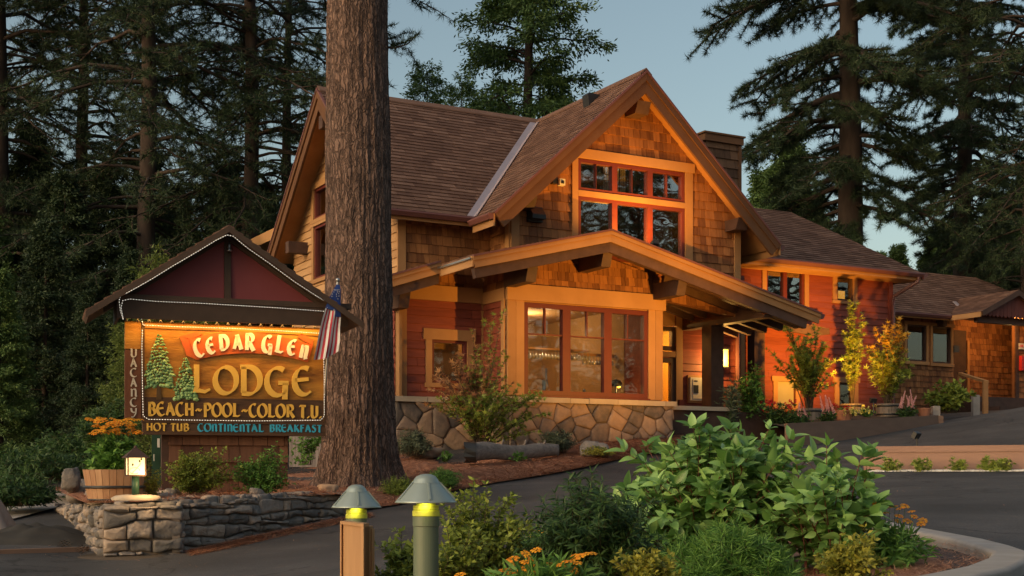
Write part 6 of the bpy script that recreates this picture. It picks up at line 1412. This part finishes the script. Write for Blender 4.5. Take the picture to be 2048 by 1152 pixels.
# coreopsis
def daisy(mbp, mbc, c, r, nrm_, g):
    n = Vector(nrm_).normalized(); a = n.cross(Vector((.2, .9, .1))).normalized(); b = n.cross(a); k = 8
    for i in range(k):
        t = i*6.283/k+g.uniform(-.1, .1); d = a*math.cos(t)+b*math.sin(t); s = n.cross(d); l = r*g.uniform(.85, 1.1)
        mbp.add([c+d*r*.15, c+d*l*.65+s*r*.24+n*r*.10, c+d*l+s*r*.14-n*r*.03, c+d*l*.93, c+d*l-s*r*.14-n*r*.03, c+d*l*.65-s*r*.24+n*r*.10], [(0, 1, 2, 3, 4, 5)], g.random())
    mbc.lathe(c-n*0, [(r*.22, 0), (r*.22, r*.12), (r*.08, r*.2)], 6)
def coreopsis(px, py, d, w_, h, nfl, label, seed, blossoms=None, r=.024, grp='orange coreopsis clumps', tpl=TP_NAR, ll=.055):
    g = random.Random(seed); b = P(px, py, d)
    o = plant('coreopsis', b, w_, h*.62, label, 'flowers', 'leaf_green', 'stem_green', tpl, ll, int(60+w_*160), .02, .15, seed, grp, bot=.1, per=2, up=.3, bush=.3, rad=.0018, spread=.7)
    st, pe, ce = MB(), MB(), MB(); pts = blossoms or []
    for i in range(nfl):
        if blossoms: qx, qy = blossoms[i]; c = P(qx, qy, d+g.uniform(-.12, .12)*w_*4)
        else: a = g.random()*6.283; q = math.sqrt(g.random()); c = b+Vector((math.cos(a)*q*w_*1.05, math.sin(a)*q*w_*.9, h*g.uniform(.72, 1.0)))
        f = b+Vector(((c.x-b.x)*.55, (c.y-b.y)*.6, h*.2)); st.tube([f, f.lerp(c, .6)+Vector((g.uniform(-.01, .01), 0, 0)), c], [.0016, .0014, .001], 3, cap=False)
        daisy(pe, ce, c, r*g.uniform(.8, 1.15), (g.uniform(-.4, .4), -.35+g.uniform(-.3, .3), 1), g)
    st.build('stalks', M['stem_green'], o); p_ = pe.build('petals', M['petal_orange'], o); ce.build('flower_centres', M['petal_centre'], o)
    return o
coreopsis(1775, 1125, 6.0, .20, .25, 22, 'orange coreopsis clump right of the big leaved shrub', 21, [(1752, 1006), (1765, 1013), (1780, 1014), (1760, 1018), (1790, 1013), (1800, 1017), (1770, 1026), (1755, 1028), (1810, 1012), (1823, 1023), (1828, 1033), (1798, 1032), (1795, 1042), (1815, 1042), (1846, 1041), (1710, 1024), (1715, 1030), (1693, 1039), (1728, 1036), (1745, 1030), (1842, 1048), (1768, 1010)])
coreopsis(1085, 1215, 4.4, .20, .23, 24, 'orange coreopsis clump at the bottom edge in the centre', 22, [(1022, 1127), (1005, 1141), (1051, 1124), (1060, 1117), (1073, 1100), (1052, 1107), (1025, 1118), (1020, 1143), (1035, 1143), (1045, 1137), (1060, 1147), (1068, 1131), (1100, 1131), (1122, 1129), (1136, 1123), (1150, 1115), (1160, 1112), (1172, 1108), (1184, 1107), (1146, 1140), (1124, 1131), (920, 1150), (1012, 1148), (1155, 1126)], r=.022)
coreopsis(1090, 1130, 6.1, .14, .2, 16, 'smaller orange coreopsis clump nearer the asphalt', 23, [(1023, 1062), (1035, 1058), (1015, 1066), (1075, 1062), (1085, 1063), (1100, 1060), (1065, 1075), (1078, 1090), (1070, 1098), (1127, 1042), (1135, 1044), (1130, 1050), (1092, 1067), (1110, 1065), (1030, 1070), (1060, 1073)], r=.018)
o = coreopsis(228, 946, 13.6, .26, .56, 70, 'orange coreopsis spilling over the wooden planter tub', 24, r=.045, grp=None, tpl=TP_SM, ll=.075)
# sign bed
SB = 'loose yellow green shrubs in the sign bed'
b = P(388, 992, 14.55); plant('shrub', b, .42, .50, 'wide yellow green shrub before the left of the shingled sign base', 'shrub', 'leaf_olive', tpl=TP_SM, ll=.035, nst=90, sp=.025, start=.1, seed=31, ry=.25, bot=.1, bush=.6, rad=.004, sub=4, subL=.3)
b = P(525, 992, 14.7); plant('shrub', b, .34, .44, 'yellow green shrub before the right of the shingled sign base', 'shrub', 'leaf_green', tpl=TP_SM, ll=.035, nst=75, sp=.025, start=.1, seed=32, ry=.22, bot=.1, bush=.6, rad=.004, sub=4, subL=.3)
b = P(305, 1000, 13.8); plant('shrub', b, .14, .30, 'small yellow sprigs just right of the planter tub', 'shrub', 'leaf_yellow', tpl=TP_SM, ll=.03, nst=26, sp=.025, start=.1, seed=33, bot=.1, bush=.6, rad=.003, sub=2, subL=.3)
b = P(615, 930, 19.8); plant('shrub', b, .28, .5, 'thin leafy shrub before the grey board fence', 'shrub', 'leaf_green', tpl=TP_SM, ll=.06, nst=18, sp=.06, start=.2, seed=34, bot=.1, bush=.6, rad=.004, sub=3, subL=.4)
# clipped shrubs and others along the lodge
b = G(800, 17.2, -.02); plant('shrub', b, .26, .27, 'left one of two small rounded shrubs by the asphalt edge', 'shrub', 'leaf_olive', tpl=TP_NAR, ll=.045, nst=150, sp=.02, start=.3, seed=41, bot=.15, bush=.2, rad=.003, spread=.7, sub=1)
b = G(887, 18.2, .02); plant('shrub', b, .26, .27, 'right one of two small rounded shrubs by the asphalt edge', 'shrub', 'leaf_green', tpl=TP_NAR, ll=.045, nst=150, sp=.02, start=.3, seed=42, bot=.15, bush=.2, rad=.003, spread=.7, sub=1)
b = P(828, 912, 22.4); plant('shrub', b, .38, .40, 'grey green shrub beside the massive trunk under the stone base', 'shrub', 'leaf_greygreen', tpl=TP_NAR, ll=.06, nst=150, sp=.025, start=.3, seed=43, bot=.2, bush=.3, rad=.004, spread=.5, sub=1)
b = P(1115, 905, 23.2); plant('shrub', b, .36, .36, 'dark grey green shrub at the right end of the log', 'shrub', 'leaf_greygreen', tpl=TP_NAR, ll=.06, nst=140, sp=.025, start=.3, seed=44, bot=.2, bush=.3, rad=.004, spread=.5, sub=1)
b = P(1195, 912, 23.0); plant('ground_shrub', b, .30, .14, 'low bright green cushion plant beside the grey pink boulder', 'shrub', 'leaf_yellow', tpl=TP_SM, ll=.04, nst=90, sp=.03, start=.2, seed=45, bot=.2, rad=.003, spread=.8)
b = P(1037, 922, 21.4); plant('small_plant', b, .14, .15, 'little green plant in front of the log', 'plant', 'leaf_green', tpl=TP_MAP, ll=.05, nst=16, sp=.04, start=.2, seed=46, bot=.2, rad=.003, spread=.6)
b = P(890, 925, 21.0); plant('small_plant', b, .10, .18, 'little green plant left of the log hollow end', 'plant', 'leaf_green', tpl=TP_MAP, ll=.05, nst=16, sp=.04, start=.2, seed=47, bot=.2, rad=.003, spread=.6)
b = P(1330, 905, 23.8); plant('ground_shrub', b, .5, .2, 'low bright green edging plants at the right end of the bay', 'shrub', 'leaf_green', tpl=TP_SM, ll=.045, nst=70, sp=.03, start=.2, seed=48, bot=.2, rad=.003, spread=.8)
# maples
f2 = lambda p: max(0, min(1, (.9-(p[0]+.2)*1.1) * (.2 if p[2] < .9 else .9)))
b = P(962, 898, 22.9); plant('vine_maple', b, 1.15, 1.95, 'slender maple turning from green to reddish before the small window', 'tree', 'leaf_maple', 'stem_brown', TP_MAP, .085, 40, .065, .22, 51, ry=.5, bot=.1, per=2, up=.6, bush=.5, rad=.012, sub=4, subL=.22, spread=.1, leaf2='leaf_maple_red', f2=f2)
b = b3; plant('maple_tree', b, .85, 1.75, 'bushy green maple in the half barrel nearest the porch', 'tree', 'leaf_maple', 'stem_brown', TP_MAP, .10, 24, .07, .35, 52, ry=.5, bot=.3, per=2, up=.6, bush=.4, rad=.014, sub=4, subL=.25, spread=.12)
b = b2; plant('maple_tree', b, .30, 2.35, 'tall thin maple against the red wing wall', 'tree', 'leaf_maple', 'stem_brown', TP_MAP, .10, 16, .07, .35, 53, bot=.35, per=2, up=.6, bush=.4, rad=.014, sub=5, subL=.12, spread=.1)
b = b1; plant('maple_tree', b, .62, 1.9, 'golden orange topped maple at the corner of the red wing', 'tree', 'leaf_olive', 'stem_brown', TP_MAP, .11, 34, .08, .2, 54, ry=.4, bot=.3, per=2, up=.6, bush=.4, rad=.014, sub=4, subL=.2, spread=.12, leaf2='leaf_maple_gold', f2=lambda p: max(0, min(1, (p[2]-.9)*1.4)))
b = P(1500, 860, 27.0); plant('shrub', b, .32, 1.35, 'upright green shrub climbing between the two dark porch posts', 'shrub', 'leaf_green', 'stem_brown', TP_SM, .09, 30, .08, .2, 55, bot=.3, per=2, bush=.4, rad=.008, sub=4, subL=.2, spread=.2)
b = P(1462, 860, 26.6); plant('ornamental_grass', b, .22, .95, 'tall feathery grass beside the porch post', 'grass', 'leaf_greygreen', 'stem_green', TP_NAR, .12, 36, .07, .3, 56, bot=.5, per=2, up=.1, bush=.2, rad=.004, spread=.4)
b = P(1900, 826, 32.5); plant('hydrangea', b, .62, .72, 'rounded leafy bush between the two square bollards', 'shrub', 'leaf_olive', 'stem_brown', TP_BIG, .14, 60, .09, .25, 57, ry=.5, bot=.15, per=2, bush=.3, rad=.006, spread=.4)
b = P(1560, 850, 26.8); o = plant('geranium', b, .45, .42, 'dark leaved clump of red geraniums below the hatch door', 'flowers', 'leaf_dark', 'stem_green', TP_SM, .08, 50, .05, .2, 58, bot=.2, bush=.3, rad=.004, spread=.6)
def heads(o, b, n, rx, z0, z1, r, mt, seed, k=9):
    g = random.Random(seed); m_ = MB()
    for i in range(n):
        a = g.random()*6.283; q = math.sqrt(g.random()); c = Vector(b)+Vector((math.cos(a)*q*rx, math.sin(a)*q*rx, g.uniform(z0, z1)))
        for j in range(k):
            d = Vector((g.gauss(0, 1), g.gauss(0, 1), g.gauss(0, 1))).normalized(); s = d.cross(Vector((.1, .3, 1))).normalized(); u = d.cross(s); p = c+d*r*.8; m_.add([p-s*r*.45, p-u*r*.45, p+s*r*.45, p+u*r*.45], [(0, 1, 2, 3)], g.random())
    m_.build('blossoms', M[mt], o)
heads(o, b, 26, .42, .3, .5, .045, 'petal_red', 1)
b = P(1688, 836, 28.4); o = plant('potted_flowers', b, .26, .2, 'red and yellow blossoms filling the terracotta pot', 'flowers', 'leaf_green', 'stem_green', TP_SM, .07, 40, .05, .2, 59, bot=.3, rad=.004, spread=.6); heads(o, b, 16, .22, .14, .3, .04, 'petal_red', 2); heads(o, b+Vector((.12, -.1, 0)), 22, .26, .06, .2, .04, 'petal_yellow', 3)
b = P(1735, 834, 28.6); o = plant('yellow_flowers', b, .2, .16, 'cream yellow blossoms beside the black floodlight', 'flowers', 'leaf_green', 'stem_green', TP_SM, .06, 26, .05, .2, 60, bot=.3, rad=.004, spread=.6); heads(o, b, 20, .18, .08, .24, .035, 'petal_yellow', 4)
def astilbe(px, py, d, lab, seed, n=5, h=.42):
    g = random.Random(seed); b = P(px, py, d); o = plant('astilbe', b, .24, .24, lab, 'flowers', 'leaf_dark', 'stem_green', TP_SM, .07, 40, .05, .2, seed, 'pink astilbes in the timber edged bed', bot=.3, rad=.004, spread=.6); m_ = MB()
    for i in range(n):
        c = b+Vector((g.uniform(-.16, .16), g.uniform(-.1, .1), .2)); H_ = h*g.uniform(.6, 1); lean = g.uniform(-.12, .12)
        for j in range(70):
            k = j/70; r = .045*(1-k)*(.4+.6*g.random()); a = g.random()*6.283; p = c+Vector((math.cos(a)*r+lean*k, math.sin(a)*r, H_*k)); m_.add([p, p+Vector((.016, 0, .01)), p+Vector((.004, .008, .028)), p+Vector((-.012, 0, .012))], [(0, 1, 2, 3)], g.random())
    m_.build('plumes', M['petal_pink'], o)
astilbe(1655, 848, 27.6, 'pink astilbe left of the flower filled terracotta pot', 61); astilbe(1812, 835, 29.8, 'pink astilbe between golden maple and bollard', 62, 6); astilbe(1600, 855, 26.6, 'pale pink astilbe beside the geraniums', 63, 3, .3)
for i, px in enumerate((1780, 1846, 1916, 1978, 2004)):
    b = G(px, 17.62-(px-1733)/315*.55, 0); plant('small_plant', b, .15+.03*(i == 3), .17, ['leftmost low green plant on the gravel by the low wall', 'second leafy plant from the left end of the low wall', 'smallest middle plant on the gravel by the low wall', 'fourth leafy plant along the low wall', 'rightmost leafy plant on the gravel by the low wall'][i], 'plant', 'leaf_maple', 'stem_green', TP_MAP, .055, 20, .035, .2, 70+i, 'young plants along the low wall', bot=.15, rad=.003, spread=.7)
# junipers at the left
for i, (px, py, d, r, h, lab) in enumerate([(75, 960, 19.5, 1.0, .42, 'spreading juniper on the slope left of the planter tub'), (20, 1012, 17.2, .85, .36, 'nearer spreading juniper at the left edge'), (150, 935, 21.5, .8, .5, 'juniper behind the heap of boulders'), (215, 905, 19, .45, .6, 'dark leafy bush behind the planter tub')]):
    plant('juniper', P(px, py, d), r, h, lab, 'shrub', 'leaf_dark', tpl=TP_NAR, ll=.08, nst=150, sp=.035, start=.2, seed=80+i, bot=.1, per=3, up=.3, bush=.5, rad=.005, sub=2, subL=.4, spread=.5)
# fallen needles: countless, one object on each bed
def litter(name, pts, ln, seed, mt, lab):
    rs = np.random.RandomState(seed); n = len(pts); a = rs.rand(n)*6.283; d = np.stack([np.cos(a), np.sin(a), rs.uniform(-.05, .25, n)], 1); s = np.stack([-np.sin(a), np.cos(a), np.zeros(n)], 1)*.0022*(ln/.09); L = ln*rs.uniform(.5, 1.2, n)[:, None]
    v = np.stack([pts-s, pts+s, pts+d*L], 1).reshape(-1, 3); tag(npmesh(name, v, np.arange(n*3).reshape(-1, 3), rs.rand(n), M[mt]), lab, 'needles', kind='stuff')
rs = np.random.RandomState(5); h_, w_ = VA.shape[:2]; n = 30000; i = (rs.rand(n)**1.6*(h_-1.01)); j = rs.rand(n)*(w_-1.01); ii, jj = i.astype(int), j.astype(int); fi, fj = (i-ii)[:, None], (j-jj)[:, None]
pts = VA[ii, jj]*(1-fi)*(1-fj)+VA[ii+1, jj]*fi*(1-fj)+VA[ii, jj+1]*(1-fi)*fj+VA[ii+1, jj+1]*fi*fj; pts[:, 2] += rs.rand(n)*.015
litter('fallen_needles', pts, .20, 6, 'needle_litter', 'rusty fallen pine needles covering the bed round the trunk')
n = 9000; t = rs.rand(n); e = rs.rand(n)**2
X = np.interp(t, [0, .5, 1], [G(372, 12.7).x, G(520, 13.6).x, G(745, 15.3).x]); Y = np.interp(t, [0, .5, 1], [12.78, 13.7, 15.0]) - e*.30 - .0; pts = np.stack([X+e*.1, Y, gz_np(X, Y)+.008+.02*rs.rand(n)*(1-e)], 1)
litter('fallen_needles', pts, .10, 7, 'needle_litter', 'strip of rusty needles at the foot of the stone wall')
n = 26000; th = rs.rand(n)*6.283; q = np.sqrt(rs.rand(n)); kx = np.array([[p.x, p.y] for p in kp]); idx = rs.rand(n)*len(kp); i0 = idx.astype(int); fr = (idx-i0)[:, None]; e = kx[i0]*(1-fr)+kx[(i0+1) % len(kp)]*fr; c_ = np.array([.6, 6.0]); q_ = q[:, None]*.96; w2 = c_*(1-q_)+e*q_
pts = np.stack([w2[:, 0], w2[:, 1], gz_np(w2[:, 0], w2[:, 1])+.02+.02*rs.rand(n)], 1)
litter('fallen_needles', pts, .07, 8, 'needle_litter', 'rusty fallen needles on the front bed inside the kerb')

rs = np.random.RandomState(15); n = 5200; X = rs.uniform(-6, 9, n); Y = rs.uniform(5, 30, n); ed = rs.rand(n); k = (np.sin(X*3.1+Y)*np.sin(Y*2.3) + rs.rand(n)) > .5
pts = np.stack([X, Y, gz_np(X, Y)+.006], 1)[k]; litter('scattered_needles', pts, .08, 16, 'needle_litter', 'stray needles and grit scattered over the asphalt')
# ------------------------------------------------------------------ lit lamps of the place, and added fills
def spot(name, loc, target, watts, color, size=90, blend=.5, rad=.06):
    l = bpy.data.lights.new(name, 'SPOT'); l.energy = watts; l.color = color; l.spot_size = R(size); l.spot_blend = blend; l.shadow_soft_size = rad
    o = bpy.data.objects.new(name, l); col.objects.link(o); o.location = loc
    o.rotation_euler = (Vector(loc)-Vector(target)).to_track_quat('Z', 'Y').to_euler(); return o
def point(name, loc, watts, color, rad=.05):
    l = bpy.data.lights.new(name, 'POINT'); l.energy = watts; l.color = color; l.shadow_soft_size = rad
    o = bpy.data.objects.new(name, l); col.objects.link(o); o.location = loc; return o
WARM = (1.0, .43, .05)
fl1 = B(3.8, -6.2, 0); fl1.z = gz(fl1.x, fl1.y)+.45
spot('gable_floodlight', fl1, B(1.8, 0, 3.9), 2500, WARM, 60, .9)
fl2 = G(1743, 27.9, .78)
spot('wing_floodlight', fl2, B(9.7, 3, 3.7), 1600, WARM, 85, 1.0)
point('bar_light', B(1.9, 2.6, 3.1), 52, (1, .62, .28), .15)
point('entry_light', B(4.6, 2.5, 3.2), 60, (1, .65, .2), .1)

flood(fl1, B(2.2, 0, 4.3), 'black floodlight behind the low retaining wall aimed at the gable')
flood(fl2, B(9.3, 3, 3.0), 'black floodlight among the flowers aimed at the red wing')
area = None
al = bpy.data.lights.new('sign_strip', 'AREA'); al.shape = 'RECTANGLE'; al.size = 2.2; al.size_y = .03; al.energy = 16; al.color = (1, .53, .12)
ao = bpy.data.objects.new('sign_strip', al); col.objects.link(ao); ao.location = S(1.18, -.17, 1.83); zz_ = (ao.location-S(1.18, 0, 1.30)).normalized(); xx_ = US; yy_ = zz_.cross(xx_).normalized(); ao.rotation_euler = Matrix((xx_, yy_, zz_)).transposed().to_euler()
point('bollard_lamp', bc1+Vector((0, -.0, -.005))+Vector((.0, -.06, 0)), .13, (1, .85, .22), .01)
point('bollard_lamp', bc2+Vector((0, -.06, -.005)), .13, (1, .85, .22), .01)
point('lantern_lamp', P(300, 960, 12.55), 6.0, (1, .62, .25), .05)
point('wall_lantern_lamp', B(onv(1445, 697, VW-.1)[0]-.12, VW-.3, 2.5), 60, (1, .52, .12), .05)
point('cottage_entry_lamp', B(21.0, 6.6, 4.4), 60, (1, .5, .14), .08)

point('rack_fill', B(1.3, .75, 2.75), 7, (1, .68, .35), .04)  # added fill to brighten the hanging glasses, no lamp of the bar
point('desk_lamp_light', B(onv(1232, 765, .7)[0]+.08, .6, 1.68), 3, (1, .62, .2), .03)

spot('gable_uplight', B(2.75, -.72, 4.42), B(2.8, .0, 6.0), 260, WARM, 155, .5, .08)
point('upper_room_fill', B(2.6, 1.8, 5.8), 5, (1, .5, .2), .1)  # faint warm fill added behind the upper windows, no fixture
spot('eave_fill', B(5.75, 1.5, 4.25), B(9.6, 3, 4.9), 200, WARM, 90, .8)  # added fill washing the wing eave, not a lamp of the lodge

flood(B(2.75, -.74, 4.40), B(2.8, .0, 6.0), 'small black uplight on the porch roof under the gable windows')
flood(B(5.72, 1.5, 4.24), B(9.6, 3, 4.9), 'added small black lamp on the side wall above the porch roof')  # made-up fixture carrying the added eave fill
